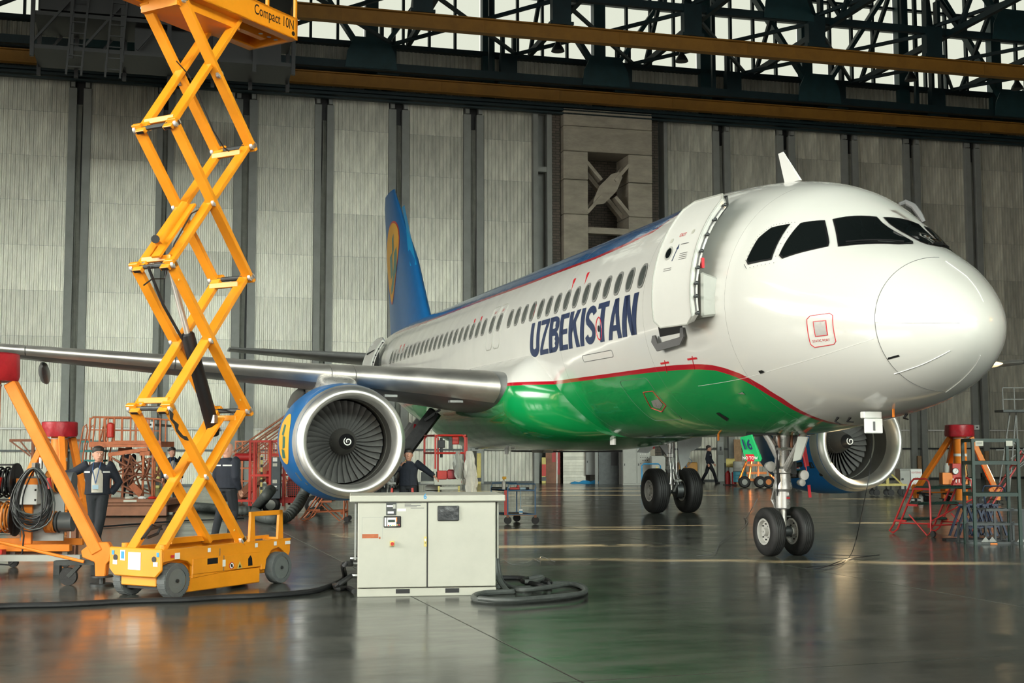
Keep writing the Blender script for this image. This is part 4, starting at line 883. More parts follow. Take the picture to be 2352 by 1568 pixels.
def maingear(s_):
    G_=link('main_gear',None,AIR,(-17.71,s_*3.795,0))
    for k in(-1,1): wheel(G_,(0,k*.465,.585),.585,.4,.27,k)
    MB().cyl((0,-.5,.585),(0,.5,.585),.08,16).build('axle','dark_steel',G_,smooth=True)
    for k in(-1,1): MB().lathe([(0,.2),(.16*1,.22),(.2,.1)],(0,k*.1,.585),(0,k,0),24).build('brake_unit','dark_steel',G_,smooth=True)
    MB().lathe([(0,.09),(.5,.09)],(0,0,.6),(0,0,1),20).build('shock_strut','bare_metal',G_,smooth=True)
    MB().lathe([(0,.13),(.1,.16),(.2,.13),(.4,.12),(.42,.15),(.5,.15),(.52,.12),(1.5,.13)],(0,-.0,1.05),(-.0,-s_*.06,1),24).build('main_fitting','silver_paint',G_,smooth=True,ang=30)
    MB().tube([(0,-s_*.1,1.6),(-.05,-s_*.6,2.3)],[.08,.09],10).bar((.05,-s_*.1,1.55),(.05,-s_*.75,2.4),.08,.16).build('side_stay','grey_paint',G_)
    MB().bar((.1,0,1.15),(.38,0,.85),.14,.05,(0,1,0)).bar((.38,0,.85),(.1,0,.6),.12,.05,(0,1,0)).cyl((.38,-.1,.85),(.38,.1,.85),.035,8).build('torque_link','silver_paint',G_)
    for k in range(6): MB().tube([(.12,.05*k-.1,1.9),(.15,.05*k-.12,1.5),(.2,.04*k-.1,1.1),(.25,.06*k-.15,.75)],.01,5).build('hydraulic_line','black' if k%2 else 'steel',G_)
    dp=[(.15,s_*.12,2.25),(.15,s_*.75,2.3),(.15,s_*.85,2.1),(.15,s_*.82,1.75),(.15,s_*.5,1.6),(.15,s_*.42,1.3),(.15,s_*.22,1.12),(.15,s_*.14,1.5)]
    plate('gear_door',dp,'grey_paint',(-.04,0,0),G_)
    MB().bar((.2,-s_*.62,2.3),(.2,-s_*.58,1.68),.06,.012,(1,0,0)).build('red_streamer','red_line',G_)
maingear(1); maingear(-1)
P=pX(1485,1020,-16.2); MB().prism([P+V((0,-.2,.3)),P+V((0,.22,.3)),P+V((0,.2,-.05)),P+V((0,.05,-.22)),P+V((0,-.25,-.2)),P+V((0,-.1,0))],(-.03,0,0)).build('open_panel','grey_paint',AIR)
MB().bb(-19.4,-16.2,-.1,1.8,1.6,1.72).build('wheel_bay','black',AIR)
# brace of the starboard gear, seen dark between the near engine and the belly
MB().bar(pX(1000,945,-16.9),pX(932,1035,-17.3),.2,.3).bar(pX(985,930,-16.8),pX(925,900,-16.6),.06,.06).bar(pX(975,965,-16.9),pX(1012,940,-16.8),.06,.06).build('gear_brace','dark_steel',AIR)
# ---------------------------------------------------------------- yellow scissor lift
LZ=R(132.77); LC=V((-3.078,-9.132,0)); LA=M.Rotation(LZ,3,'Z'); LIN=LA.inverted()
LIFT=thing('scissor_lift','tall yellow scissor lift raised high at the left, wheels on the floor','lift',LC,LZ)
def lp(x,y,yl):           # sight line meets the lift's own plane y=yl
    d=LIN@V(ray(x,y)); o=LIN@(V(CO)-LC); t=(yl-o.y)/d.y; return o+d*t
CH=link('chassis',None,LIFT)
MB().bb(-1.13,1.1,-.28,.28,.14,.4).bb(-1.13,1.1,-.3,.3,.38,.44).build('base_frame','lift_yellow',CH,bev=.01)
for s_ in(-1,1):
    y=s_*.39
    MB().prism([(-1.13,y,.56),(1.12,y,.55),(1.12,y,.4),(1.06,y,.28),(1.0,y,.4),(.9,y,.46),(.75,y,.43),(.66,y,.33),(.64,y,.2),(.56,y,.2),(.56,y,.27),(-.66,y,.2),(-.66,y,.35),(-.74,y,.41),(-.9,y,.44),(-1.13,y,.42)],(0,-s_*.045,0)).build('side_plate','lift_yellow',CH,bev=.006)
    MB().bb(-.76,.55,y-s_*.01,y-s_*.05,.045,.235).build('pothole_guard','lift_yellow',CH,bev=.01)
    MB().bb(-.66,.54,y+s_*.012,y-s_*.0,.245,.43).build('cover_panel','lift_yellow',CH,bev=.008)
    MB().bb(-.42,-.24,y+s_*.014,y+s_*.005,.345,.415).build('hand_slot','black',CH); MB().prism([(.3,y+s_*.016,.27),(.38,y+s_*.016,.27),(.37,y+s_*.016,.36),(.34,y+s_*.016,.4),(.3,y+s_*.016,.36)],(0,-s_*.002,0)).build('key_slot','black',CH)
    MB().bb(-.14,-.13,y+s_*.014,y+s_*.005,.25,.43).bb(-.2,-.19,y+s_*.0,y+s_*.003,.43,.52).build('panel_joint','seam',CH)
    MB().bb(-1.13,1.12,y-s_*.05,y+s_*.008,.545,.565).build('top_flange','lift_yellow',CH)
    # guard hoop at the tail
fr=MB().prism([(-1.15,-.42,.58),(-1.15,.42,.58),(-1.15,.42,.33),(-1.15,.33,.25),(-1.15,-.33,.25),(-1.15,-.42,.33)],(-.04,0,0)).build('end_plate','lift_yellow',CH,bev=.012)
for s_ in(-1,1): MB().cyl((-1.185,s_*.31,.46),(-1.195,s_*.31,.46),.035,16).build('tie_hole','black',CH)
for y0,y1,z0,z1,m_ in((-.39,-.35,.49,.54,'sky_blue'),(-.37,-.3,.38,.43,'label_white'),(.33,.37,.49,.54,'sky_blue'),(.28,.35,.38,.43,'label_white'),(.15,.23,.43,.55,'label_white'),(-.1,.1,.33,.53,'label_white')): MB().bb(-1.195,-1.192,y0,y1,z0,z1).build('sticker',m_,CH)
MB().bb(-1.197,-1.195,.165,.215,.45,.535).build('sticker','sky_blue',CH)
for u0,u1,z0,z1,m_ in((-1.02,-.97,.47,.5,'red_line'),(-.96,-.88,.45,.52,'label_white'),(-.42,-.37,.49,.54,'label_white'),(-.16,-.11,.3,.38,'label_white'),(.42,.47,.49,.54,'label_white'),(.78,.83,.49,.54,'label_white'),(1.0,1.1,.49,.53,'label_white')): MB().bb(u0,u1,-.408,-.404,z0,z1).build('sticker',m_,CH)
MB().lathe([(0,.043),(.002,.043)],(-.0,-.405,.3),(0,-1,0),24).build('sign_rim','red_line',CH); MB().lathe([(0,.034),(.003,.034)],(0,-.405,.3),(0,-1,0),24).build('sign_face','label_white',CH); MB().lathe([(0,.018),(.004,.018)],(0,-.405,.3),(0,-1,0),12).bar((-.025,-.41,.325),(.025,-.41,.275),.004,.008).build('sign_symbol','black',CH)
MB().prism([(.1,-.404,.255),(.19,-.404,.255),(.145,-.404,.34)],(0,-.003,0)).build('warning_sign','yellow_post',CH); MB().prism([(.12,-.408,.265),(.17,-.408,.265),(.145,-.408,.31)],(0,-.001,0)).build('sign_symbol','black',CH)
for u in(.46,1.0):
    MB().prism([(u-.055,-.33,.55),(u+.055,-.33,.55),(u+.035,-.33,.93),(u-.035,-.33,.93)],(0,.04,0)).build('guard_post','lift_yellow',CH,bev=.005); MB().bar((u,-.31,.56),(u,-.05,.56),.06,.04).build('guard_post','lift_yellow',CH)
MB().bb(.42,1.04,-.33,-.29,.87,.93).build('guard_rail','lift_yellow',CH,bev=.005); MB().bb(.42,1.04,-.1,-.06,.56,.6).build('guard_rail','lift_yellow',CH)
MB().bb(-.35,.75,.25,.33,.56,.63).build('top_box','lift_yellow',CH); MB().bb(-.6,.6,-.2,.2,.44,.5).build('base_tray','black',CH)
for u,s_ in((-.925,-1),(-.925,1),(.925,-1),(.925,1)):
    t=MB(); c=(u,s_*.355,.2); sh=.065
    t.lathe([(-sh,.14),(-sh,.19),(-sh*.8,.2),(sh*.8,.2),(sh,.19),(sh,.14)],c,(0,1,0),40,caps=False); t.build('tyre','tread_grey' if 'tread_grey' in MT else (mat('tread_grey',(.1,.11,.11),.75,0,.2,12,bump=.5,bs=12) and 'tread_grey'),CH,smooth=True,ang=40)
    b=MB()
    for k in range(22): a=2*PI*k/22; q=V((u+.2*math.cos(a),s_*.355,.2+.2*math.sin(a))); b.box(q,(.045,.12,.008),Rm=M.Rotation(-a-PI/2,3,'Y'))
    if u<0: b.build('tread_block','tread_grey',CH)['kind']='stuff'
    MB().lathe([(-sh*.9,.14),(-sh*.6,.12),(-sh*.5,.05),(-sh*.9,.03),(-sh*.9,.005)],c,(0,-s_*1 if s_>0 else 1,0),28).lathe([(sh*.9,.14),(sh*.6,.12),(sh*.5,.05),(sh*.9,.03),(sh*.9,.005)],c,(0,1,0),28).build('wheel_disc','dark_disc' if mat('dark_disc',(.13,.14,.135),.5,0,.15,8) else '',CH,smooth=True)
    MB().cyl((u,s_*.3,.2),(u,s_*.435,.2),.018,8).build('hub_bolt','dark_steel',CH)
MB().bb(-1.05,-.8,-.28,.28,.1,.32).build('axle_box','black',CH)
for y in(-.3,.3): MB().cyl((-1.05,y,.56),(-1.05,y,.62),.045,12).build('lug','lift_yellow',CH)
AW=.15; zz=[.6,2.2,3.89,5.58,7.12]; ul=[-1.02,-1.03,-1.035,-1.04,-.95]; ur=[.22,.3,.3,.3,.05]
PN=MB().lathe([(-.03,.03),(-.028,.034),(-.02,.034),(-.02,.05),(.02,.05),(.02,.034),(.028,.034),(.03,.03)],(0,0,0),(0,1,0),18).mesh('pivot_pin','silver_paint',True)
for k in range(4):
    for yo,s_ in((-.30,-1),(.21,1)):
        arm=link('scissor_arm',None,LIFT)
        e=.07; A=V((ul[k+1],yo+s_*.035,zz[k+1])); B=V((ur[k],yo+s_*.035,zz[k])); d=(B-A).normalized(); 
        if k<3: MB().bar(A-d*e,B+d*e,.055,AW,(0,1,0)).build('arm_tube','lift_yellow',arm,bev=.006)
        else: MB().bar(V((-1.15,yo+s_*.035,8.0)) if False else A-d*e,B+d*e,.055,AW,(0,1,0)).build('arm_tube','lift_yellow',arm,bev=.006)
        arm2=link('scissor_arm',None,LIFT); A=V((ul[k],yo-s_*.03,zz[k])); B=V((ur[k+1],yo-s_*.03,zz[k+1])); d=(B-A).normalized()
        MB().bar(A-d*e,B+d*e,.055,AW,(0,1,0)).build('arm_tube','lift_yellow',arm2,bev=.006)
        # black open ends of the box tubes, ears and pins
        for P_ in(A-d*(e+.002),B+d*(e+.002)): MB().bar(P_,P_+d*.003*(1 if P_.z>A.z else -1),.035,.11,(0,1,0)).build('tube_end','black',arm2)
        c=V(((ul[k+1]+ur[k])/2,yo+s_*.075,(zz[k]+zz[k+1])/2))
        for q in(c,V((ul[k+1],yo+s_*.08,zz[k+1])),V((ur[k],yo+s_*.08,zz[k]))): link('pivot_pin',PN,arm,q)
        for q in(V((ul[k+1]+.05,yo-s_*.07,zz[k+1]+.03)),): link('pivot_pin',PN,arm2,q)
        if s_<0 and k in(0,1): 
            for A_,t in ((V((ul[k+1],yo-.064,zz[k+1])),.1),(V((ur[k],yo-.064,zz[k])),-.1)):
                q=A_.lerp(V((ur[k] if t>0 else ul[k+1],yo-.064,zz[k] if t>0 else zz[k+1])),.09); MB().prism([q+V((-.04,0,-.03)),q+V((.04,0,-.03)),q+V((0,0,.05))],(0,-.003,0)).build('warning_sign','yellow_post',arm)
    if k<3: 
        MB().bb(ul[k+1]+.03,ul[k+1]+.1,-.28,.2,zz[k+1]+.06,zz[k+1]+.13).build('cross_tube','lift_yellow',LIFT,bev=.006)
        MB().bb(ur[k+1]-.14,ur[k+1]-.07,-.28,.2,zz[k+1]-.13,zz[k+1]-.06).build('cross_tube','lift_yellow',LIFT,bev=.006)
        MB().cyl((ul[k+1],-.36,zz[k+1]),(ul[k+1],.26,zz[k+1]),.03,10).build('cross_pin','dark_steel',LIFT); MB().cyl((ur[k+1],-.36,zz[k+1]),(ur[k+1],.26,zz[k+1]),.03,10).build('cross_pin','dark_steel',LIFT)
A=lp(393,622,-.05); B=lp(430,765,-.05); C_=lp(494,1000,-.05)
MB().cyl(A,B,.036,16).build('ram_rod','bare_metal',LIFT,smooth=True); MB().lathe([(0,.07),(.02,.085),((C_-B).length-.08,.085),((C_-B).length,.05)],B,C_-B,20).build('hydraulic_ram','black',LIFT,smooth=True)
MB().tube([lp(340,612,-.02),lp(375,700,-.02),lp(420,780,-.02)],.018,8).build('hydraulic_pipe','cable',LIFT); MB().tube([lp(500,940,-.05),lp(520,942,-.15),lp(536,948,-.2)],.012,6).build('hydraulic_hose','cable',LIFT)
MB().cyl(lp(480,925,-.1),lp(503,990,-.1),.03,8).box(lp(492,962,-.13),(.06,.06,.1)).build('valve_block','steel',LIFT)
# second ram with its yellow channels higher up
for yy in(-.12,.04): MB().bar(lp(358,590,yy),lp(440,470,yy),.03,.14,(0,1,0)).build('ram_bracket','lift_yellow',LIFT)
MB().cyl(lp(365,560,-.04),lp(425,470,-.04),.06,14).build('hydraulic_ram','lift_yellow',LIFT,smooth=True); MB().cyl(lp(357,549,-.22),lp(357,549,.1),.05,12).build('cross_pin','black',LIFT)
for yy in(-.12,.04): MB().bar(lp(440,1060,yy),lp(505,960,yy),.03,.15,(0,1,0)).build('ram_bracket','lift_yellow',LIFT)
MB().tube([lp(*q,-.1) for q in((405,140),(432,170),(455,215),(490,300),(515,340),(530,350))],.008,6).build('control_cable','cable',LIFT); MB().tube([lp(*q,-.2) for q in((330,655),(350,640),(378,640),(400,560),(440,490),(470,475))],.009,6).build('control_cable','cable',LIFT)
MB().tube([lp(*q,-.1) for q in((330,1235),(345,1215),(370,1208),(362,1225),(338,1235))],.018,7).tube([lp(*q,-.05) for q in((325,1238),(350,1205),(372,1215))],.014,7).build('hydraulic_hose','cable',LIFT)
# ratchet-like safety strut bolted along one arm
q=[lp(x,y,-.4) for x,y in((388,940),(398,950),(396,962),(410,975),(408,985),(420,1000),(436,1004),(432,1012),(424,1010),(414,1003),(404,990),(400,975),(390,962))]
MB().prism(q,(0,-.006,0)).build('safety_strut','dark_steel',LIFT)
DK=link('platform',None,LIFT)
MB().bb(-1.9,1.09,-.43,-.39,7.17,7.47).bb(-1.9,1.09,.37,.41,7.17,7.47).bb(1.05,1.09,-.43,.41,7.17,7.47).bb(-1.9,1.09,-.43,.41,7.44,7.47).bb(-1.9,1.09,-.43,-.3,7.17,7.19).bb(-1.9,1.09,.28,.41,7.17,7.19).build('deck_frame','lift_yellow',DK)
MB().bb(-1.0,.1,-.3,.3,7.05,7.2).build('slide_track','lift_yellow',DK); MB().bb(.1,.9,-.05,.05,7.2,7.44).build('deck_joist','lift_yellow',DK)
for u in(.62,.78,.92): MB().cyl((u,-.2,7.172),(u,-.2,7.168),.03,12).build('drain_hole','steel',DK)
MB().cyl((1.0,-.436,7.24),(1.0,-.43,7.24),.03,16).build('lifting_hole','black',DK)
for u in(1.06,.5,-.6,-1.8):
    for y in(-.41,.39): MB().bar((u,y,7.45),(u,y,8.55),.035,.035).build('guard_post','lift_yellow',DK)
for z in(8.0,8.55):
    for y in(-.41,.39): MB().bar((-1.8,y,z),(1.06,y,z),.035,.035).build('guard_rail','lift_yellow',DK)
    MB().bar((1.06,-.41,z),(1.06,.39,z),.035,.035).build('guard_rail','lift_yellow',DK)
text3('lettering','Compact 10N',.19,(.62,-.4325,7.345),(1,0,0),(0,0,1),'black',DK,.72,.002)
# ---------------------------------------------------------------- grey ground power cabinet
GP=thing('power_cabinet','pale grey ground power cabinet with two doors, numbered 6, in front centre','cabinet',(gp(820,1371)+gp(1140,1366))/2,R(79.7))
gx=lambda px:(px-980)/196.8; gz=lambda y:(1371-y)/197.
MB().bb(-.813,.813,.02,.92,.1,1.1).build('housing','cabinet',GP,bev=.008)
MB().bb(-.813,.813,.0,.92,.0,.095).build('base_rail','cabinet',GP,bev=.006)
for a,c in((908,940),(1022,1054)): MB().bb(gx(a),gx(c),-.004,.01,gz(1364),gz(1354)).build('fork_slot','black',GP)
MB().bb(-.91,.92,-.05,.97,1.1,1.175).build('lid','cabinet',GP,bev=.01)
dl=MB().bb(-.81,-.008,-.025,.02,.108,1.085).build('door','cabinet',GP,bev=.006); dr_=MB().bb(.008,.805,-.025,.02,.108,1.085).build('door','cabinet',GP,bev=.006)
MB().bb(-.008,.008,-.01,.02,.1,1.09).build('door_gap','black',GP)
for s_ in(-1,1): MB().bb(s_*.83,s_*.85,.05,.9,.42,1.08).build('side_flap','grey_paint' if s_<0 else 'cabinet',GP,bev=.004)
def gb(n,x0,x1,y0,y1,m_,t=.004,par=dl): return MB().bb(gx(x0),gx(x1),-.025-t,-.025,gz(y1),gz(y0)).build(n,m_,par,bev=0)
MB().bb(gx(879),gx(919),-.04,-.025,gz(1213),gz(1187)).build('control_unit','black',dl,bev=.008)
gb('display_panel',887,908,1190,1210,'label_white',.018); gb('screen',889,905,1195,1201,'green_paint',.02); gb('side_strip',881,885,1190,1210,'label_white',.018)
for x,y,m_ in((890,1208,'red_paint'),(894,1208,'green_leaf'),(899,1208,'yellow_post'),(903,1208,'yellow_post'),(910,1207,'yellow_post'),(914.5,1207,'red_paint'),(908.5,1191,'orange'),(908.5,1194.5,'orange'),(908.5,1198,'orange')):
    mat('green_leaf',(.01,.3,.2),.4); q=(gx(x),-.043,gz(y)); MB().cyl(q,(q[0],-.047,q[2]),.008,10).build('button',m_,dl)
gb('data_plate',884.5,908,1155,1185,'dark_steel'); gb('plate_patch',886,900,1162,1166,'label_white',.006); gb('plate_patch',888,902,1176,1181,'label_white',.006); gb('plate_patch',900,906,1160,1170,'cabinet_grey',.006)
for k,(a,c) in enumerate(((927,966),(927,942),(927,964),(927,955),(941,972))): gb('printed_line',a,c,1156.6+2.9*k,1158+2.9*k,'seam',.001)
gb('paper_label',910,930,1170,1176,'label_white',.001); gb('rust_patch',830,867,1227.5,1237,'rust_orange',.001); gb('rust_patch',868,872,1234,1239,'rust_orange',.001)
gb('worn_outline',829,877,1189,1190,'cabinet_grey',.001); gb('worn_outline',829,830,1189,1240,'cabinet_grey',.001); gb('worn_outline',876,877,1189,1240,'cabinet_grey',.001)
MB().box((gx(899),-.045,gz(1249.5)),(.055,.04,.06)).build('stop_box','yellow_post',dl,bev=.004); MB().cyl((gx(899),-.06,gz(1249.5)),(gx(899),-.09,gz(1249.5)),.021,16).build('stop_button','red_paint',dl)
gb('latch',972,978,1234.5,1257.5,'yellow_post',.012); gb('latch_plate',973.5,977,1239,1245,'label_white',.014); MB().cyl((gx(975),-.03,gz(1249)),(gx(975),-.04,gz(1249)),.006,8).build('keyhole','black',dl)
e=MB().bb(gx(1003),gx(1053),-.05,-.025,gz(1198.5),gz(1164)).build('document_pouch','pouch_black' if mat('pouch_black',(.012,.017,.02),.3,0,.3,8,bump=.5,bs=14) else '',dr_,bev=.008)
MB().prism([(gx(1004),-.052,gz(1165)),(gx(1052),-.052,gz(1165)),(gx(1046),-.056,gz(1177)),(gx(1009),-.056,gz(1177))],(0,-.004,0)).build('pouch_flap','pouch_black',dr_)
text3('number_mark','6',.085,(gx(974),-.0515,gz(1142.5)),(1,0,0),(0,0,1),'sky_blue',GP,.9,.002)
for z in(.22,.36,.42): MB().cyl((-.813,.3,z),(-.9,.3,z),.03,10).build('cable_gland','steel',GP)
# cables on the floor
def cable(pts,r,label,name='power_cable',m_='cable',z=None,n=9,group=None,sub=5):
    P=[V(p) for p in pts]; Q=[]
    for i in range(len(P)-1):
        p0=P[max(i-1,0)];p1=P[i];p2=P[i+1];p3=P[min(i+2,len(P)-1)]
        for k in range(sub): t=k/sub; Q.append(.5*((2*p1)+(p2-p0)*t+(2*p0-5*p1+4*p2-p3)*t*t+(3*p1-p0-3*p2+p3)*t**3))
    Q.append(P[-1]); o=MB().tube(Q,r,n).build(name,m_,None,smooth=True); return tag(o,label,'cable',group)
g=lambda x,y,z=.03:gp(x,y,z)
wp_=lambda x,y,z:GP.matrix_basis@V((x,y,z))
cable([g(-60,1400),g(0,1392),g(150,1388),g(300,1380),g(420,1377),g(500,1372),g(600,1368),g(700,1360),g(740,1352),g(775,1338),g(792,1325),wp_(-.98,.28,.34),wp_(-.88,.3,.36)],.033,'thick black cable running along the floor from the left edge to the pale cabinet')
cable([wp_(-.88,.3,.22),wp_(-1.05,.2,.12),g(768,1340,.06),g(775,1352),g(800,1350),wp_(-.85,.15,.05)],.03,'short looped black cable beside the cabinet, left side')
def swirl(cx,cy,rx,ry,n,z,a0=0,turns=1,dr=0): 
    return [g(cx+(rx+dr*k/n)*math.cos(a0+2*PI*turns*k/n),cy+(ry+dr*.3*k/n)*math.sin(a0+2*PI*turns*k/n),z+.01*(k%3)) for k in range(n+1)]
cable([wp_(.84,.35,.46),wp_(.86,.3,.2),wp_(.95,.1,.04),g(1175,1358),g(1110,1362),g(1088,1370),g(1100,1378),g(1160,1381),g(1250,1376),g(1320,1368),g(1345,1356),g(1330,1344),g(1290,1340),g(1240,1345),g(1205,1351),g(1170,1348),g(1155,1338),wp_(.9,.5,.05)],.034,'heavy dark cable looping out to the right of the pale cabinet',m_='cable_grey')
cable([wp_(.87,.4,.44),wp_(.9,.35,.18),g(1165,1345),g(1190,1354,.05),g(1230,1352,.06),g(1275,1346,.06),g(1310,1340,.06),g(1338,1348,.05),g(1345,1358,.07),g(1320,1365,.08),g(1250,1372,.08),g(1165,1378,.08),g(1100,1374,.08)],.028,'second dark cable lying on the first loop right of the cabinet',m_='cable_grey')
cable([g(1150,1326),g(1195,1327),g(1215,1332,.05),g(1240,1336,.06),g(1262,1340,.06),g(1258,1332,.06),g(1225,1327,.08),g(1200,1334,.08),g(1235,1342,.08),g(1255,1348,.05)],.03,'small bundle of black cable at the back of the coil beside the cabinet')
cable([g(1215,1328,.1),g(1240,1324,.12),g(1246,1328,.1),g(1228,1334,.1),g(1205,1335,.1)],.028,'frayed bundle end of dark cable on top of the coil',m_='cable_grey')
cable([g(0,1222),g(150,1215),g(400,1197),g(500,1193),g(560,1190)],.02,'thin black cable crossing the floor behind the yellow lift')
# thin bonding wires round the nose wheels
cable([pD(1740,1145,19.0),pD(1720,1180,19),g(1712,1190),g(1709,1188),g(1718,1194),g(1712,1205),g(1690,1222),g(1655,1245),g(1640,1270),g(1600,1276)],.006,'thin grounding wire from the nose gear down to the floor',m_='seam')
cable([pD(2002,1000,18.0),pD(1998,1080,18.4),pD(1985,1150,18.6),g(1966,1240,.2),g(1950,1280),g(1920,1297),g(1870,1300),g(1850,1305),g(1890,1303),g(1940,1285),g(1985,1278),g(2020,1274),g(1975,1276),g(1870,1272)],.006,'thin black wire hanging from the nose flap and curling on the floor',m_='cable')
cable([g(1148,1290),g(1160,1287),g(1175,1295),g(1210,1293),g(1228,1283),g(1240,1290),g(1243,1278),g(1275,1290)],.004,'very thin crinkled wire on the floor right of the cabinet',m_='seam')
# ---------------------------------------------------------------- tripod jacks
def jack(c,feet,label,zt=2.35,cz=.35,pump=False,colr=.19,scale=1.):
    t=thing('tripod_jack',label,'jack',(c[0],c[1],0)); c=V((c[0],c[1],0))
    b=MB(); rg=[]
    for z,r in((zt-.36,.4),(zt-.3,.42),(zt-.02,.41),(zt,.36)):
        rg.append([((r+.02*math.sin(k*2.1+z*9))*math.cos(2*PI*k/24),(r+.02*math.sin(k*1.7))*math.sin(2*PI*k/24),z) for k in range(24)])
    b.loft(rg); b.build('red_cover','red_cover',t,smooth=True)
    MB().cyl((0,0,cz),(0,0,zt-.3),colr,28).build('column','orange',t,smooth=True); MB().cyl((0,0,zt-.42),(0,0,zt-.4),colr+.01,28).build('collar','label_white',t); MB().cyl((0,0,zt-.95),(0,0,zt-.87),colr+.004,28).build('band_label','label_white',t)
    for f_ in feet:
        f_=V((f_[0],f_[1],0))-c; d=f_.normalized(); leg=link('leg',None,t)
        MB().bar(d*.33+V((0,0,zt-.38)),f_-d*.05+V((0,0,.42)),.15,.15).build('leg_beam','orange',leg,bev=.012)
        s=V((-d.y,d.x,0))
        MB().prism([f_+d*a_+s*.06+V((0,0,z_)) for a_,z_ in((.13,.47),(.11,.32),(.07,.27),(.06,.12),(-.07,.12),(-.08,.3),(-.24,.36),(-.26,.44),(-.12,.55),(.08,.55))],-s*.12).build('foot_bracket','orange',leg,bev=.01)
        MB().cyl(f_,f_+V((0,0,.03)),.15,20).cyl(f_+V((0,0,.03)),f_+V((0,0,.12)),.04,10).cyl(f_+V((0,0,.11)),f_+V((0,0,.13)),.14,20).build('screw_foot','dark_steel',leg,smooth=True)
        w_=f_-d*.45+s*.05
        MB().cyl(w_+V((0,0,.11))-s*.03,w_+V((0,0,.11))+s*.03,.11,22).build('castor_wheel','rubber',leg); MB().bar(w_+V((0,0,.11)),w_+d*.14+V((0,0,.26)),.07,.05).bar(w_-d*.18+V((0,0,.28)),w_+d*.34+V((0,0,.29)),.08,.06).build('castor_arm','dark_steel',leg)
    for i in range(len(feet)):
        a=V((feet[i][0],feet[i][1],0))-c; MB().cyl(a*.85+V((0,0,.3)),V((0,0,cz+.25)),.02,8).build('tie_rod','orange',t)
    return t
cN=pD(-34,900,16.35)
jack((cN.x,cN.y),[gp(234,1345),V((cN.x+.7,cN.y-1.4,0)),V((cN.x-1.2,cN.y-1.0,0))],'nearest orange tripod jack under a torn red cover at the left edge',2.95)
c2=pD(137,1000,30.7)
jack((c2.x,c2.y),[pD(30,1150,30.7).xyz*V((1,1,0)) if False else V((pD(32,1100,30.7).x,pD(32,1100,30.7).y,0)),V((pD(200,1100,31.2).x,pD(200,1100,31.2).y,0)),V((c2.x+1.3,c2.y+.2,0))],'orange tripod jack with a round red cover behind the leaning man',2.36)
c3=pD(2204,1000,38.3)
JR=jack((c3.x,c3.y),[gp(2104,1153),gp(2293,1158),V((c3.x-1.2,c3.y+.25,0))],'orange tripod jack with a red cover at the right under the nose',2.38,cz=.12)
# pump unit of the right jack
o_=pD(2190,1120,37.2)-V((c3.x,c3.y,0)); rx=V((RT[0],RT[1],0)).normalized(); fx=V((-FW[0],-FW[1],0)).normalized()
def pu(x0,x1,y0,y1,dep=.3,off=0.):   # box spanning picture columns/rows at that depth
    a=pD(x0,y1,37.2-off)-V((c3.x,c3.y,0)); c=pD(x1,y0,37.2-off)-V((c3.x,c3.y,0)); m_=(a+c)/2; w_=(c-a).dot(rx); A=M.Rotation(math.atan2(rx.y,rx.x),3,'Z'); return m_,(w_,dep,abs(c.z-a.z)),A
for nm,q,mm in(('pump_box',(2184,2208,1064,1114),'red_paint'),('pump_back',(2161,2186,1085,1112),'orange'),('pump_tray',(2160,2228,1113,1119),'dark_steel'),('valve_block',(2205,2218,1066,1112),'orange'),('oil_can',(2223,2232,1098,1116),'cabinet')):
    m_,s_,A=pu(*q); MB().box(m_,s_,Rm=A).build(nm,mm,JR,bev=.01)
m_,s_,A=pu(2187,2201,1073,1090,.02,.18); MB().cyl(m_,m_+fx*.03,.095,24).build('gauge_rim','black',JR); MB().cyl(m_+fx*.03,m_+fx*.035,.08,24).build('gauge_face','label_white',JR); MB().bar(m_+fx*.037-V((0,0,.03)),m_+fx*.037+V((0,0,.05))+rx*.03,.008,.004).build('needle','black',JR)
P=pD(2175,1112,37.2)-V((c3.x,c3.y,0)); MB().cyl(P,P+V((0,0,.55)),.085,16).cyl(P+V((0,0,.55)),P+V((0,0,.62)),.05,12).build('motor','cabinet_grey',JR)
for k in range(3): P=pD(2189+7*k,1108,36.9)-V((c3.x,c3.y,0)); MB().cyl(P,P+V((0,0,.12)),.018,8).build('valve_handle','bare_metal',JR)
for k in range(4): MB().tube([pD(2210+2*k,1110,37)-V((c3.x,c3.y,0)),pD(2214+3*k,1090,36.9)-V((c3.x,c3.y,0)),pD(2212+2*k,1066,37)-V((c3.x,c3.y,0))],.012,6).build('hydraulic_hose','cable' if k%2 else 'yellow_post',JR)
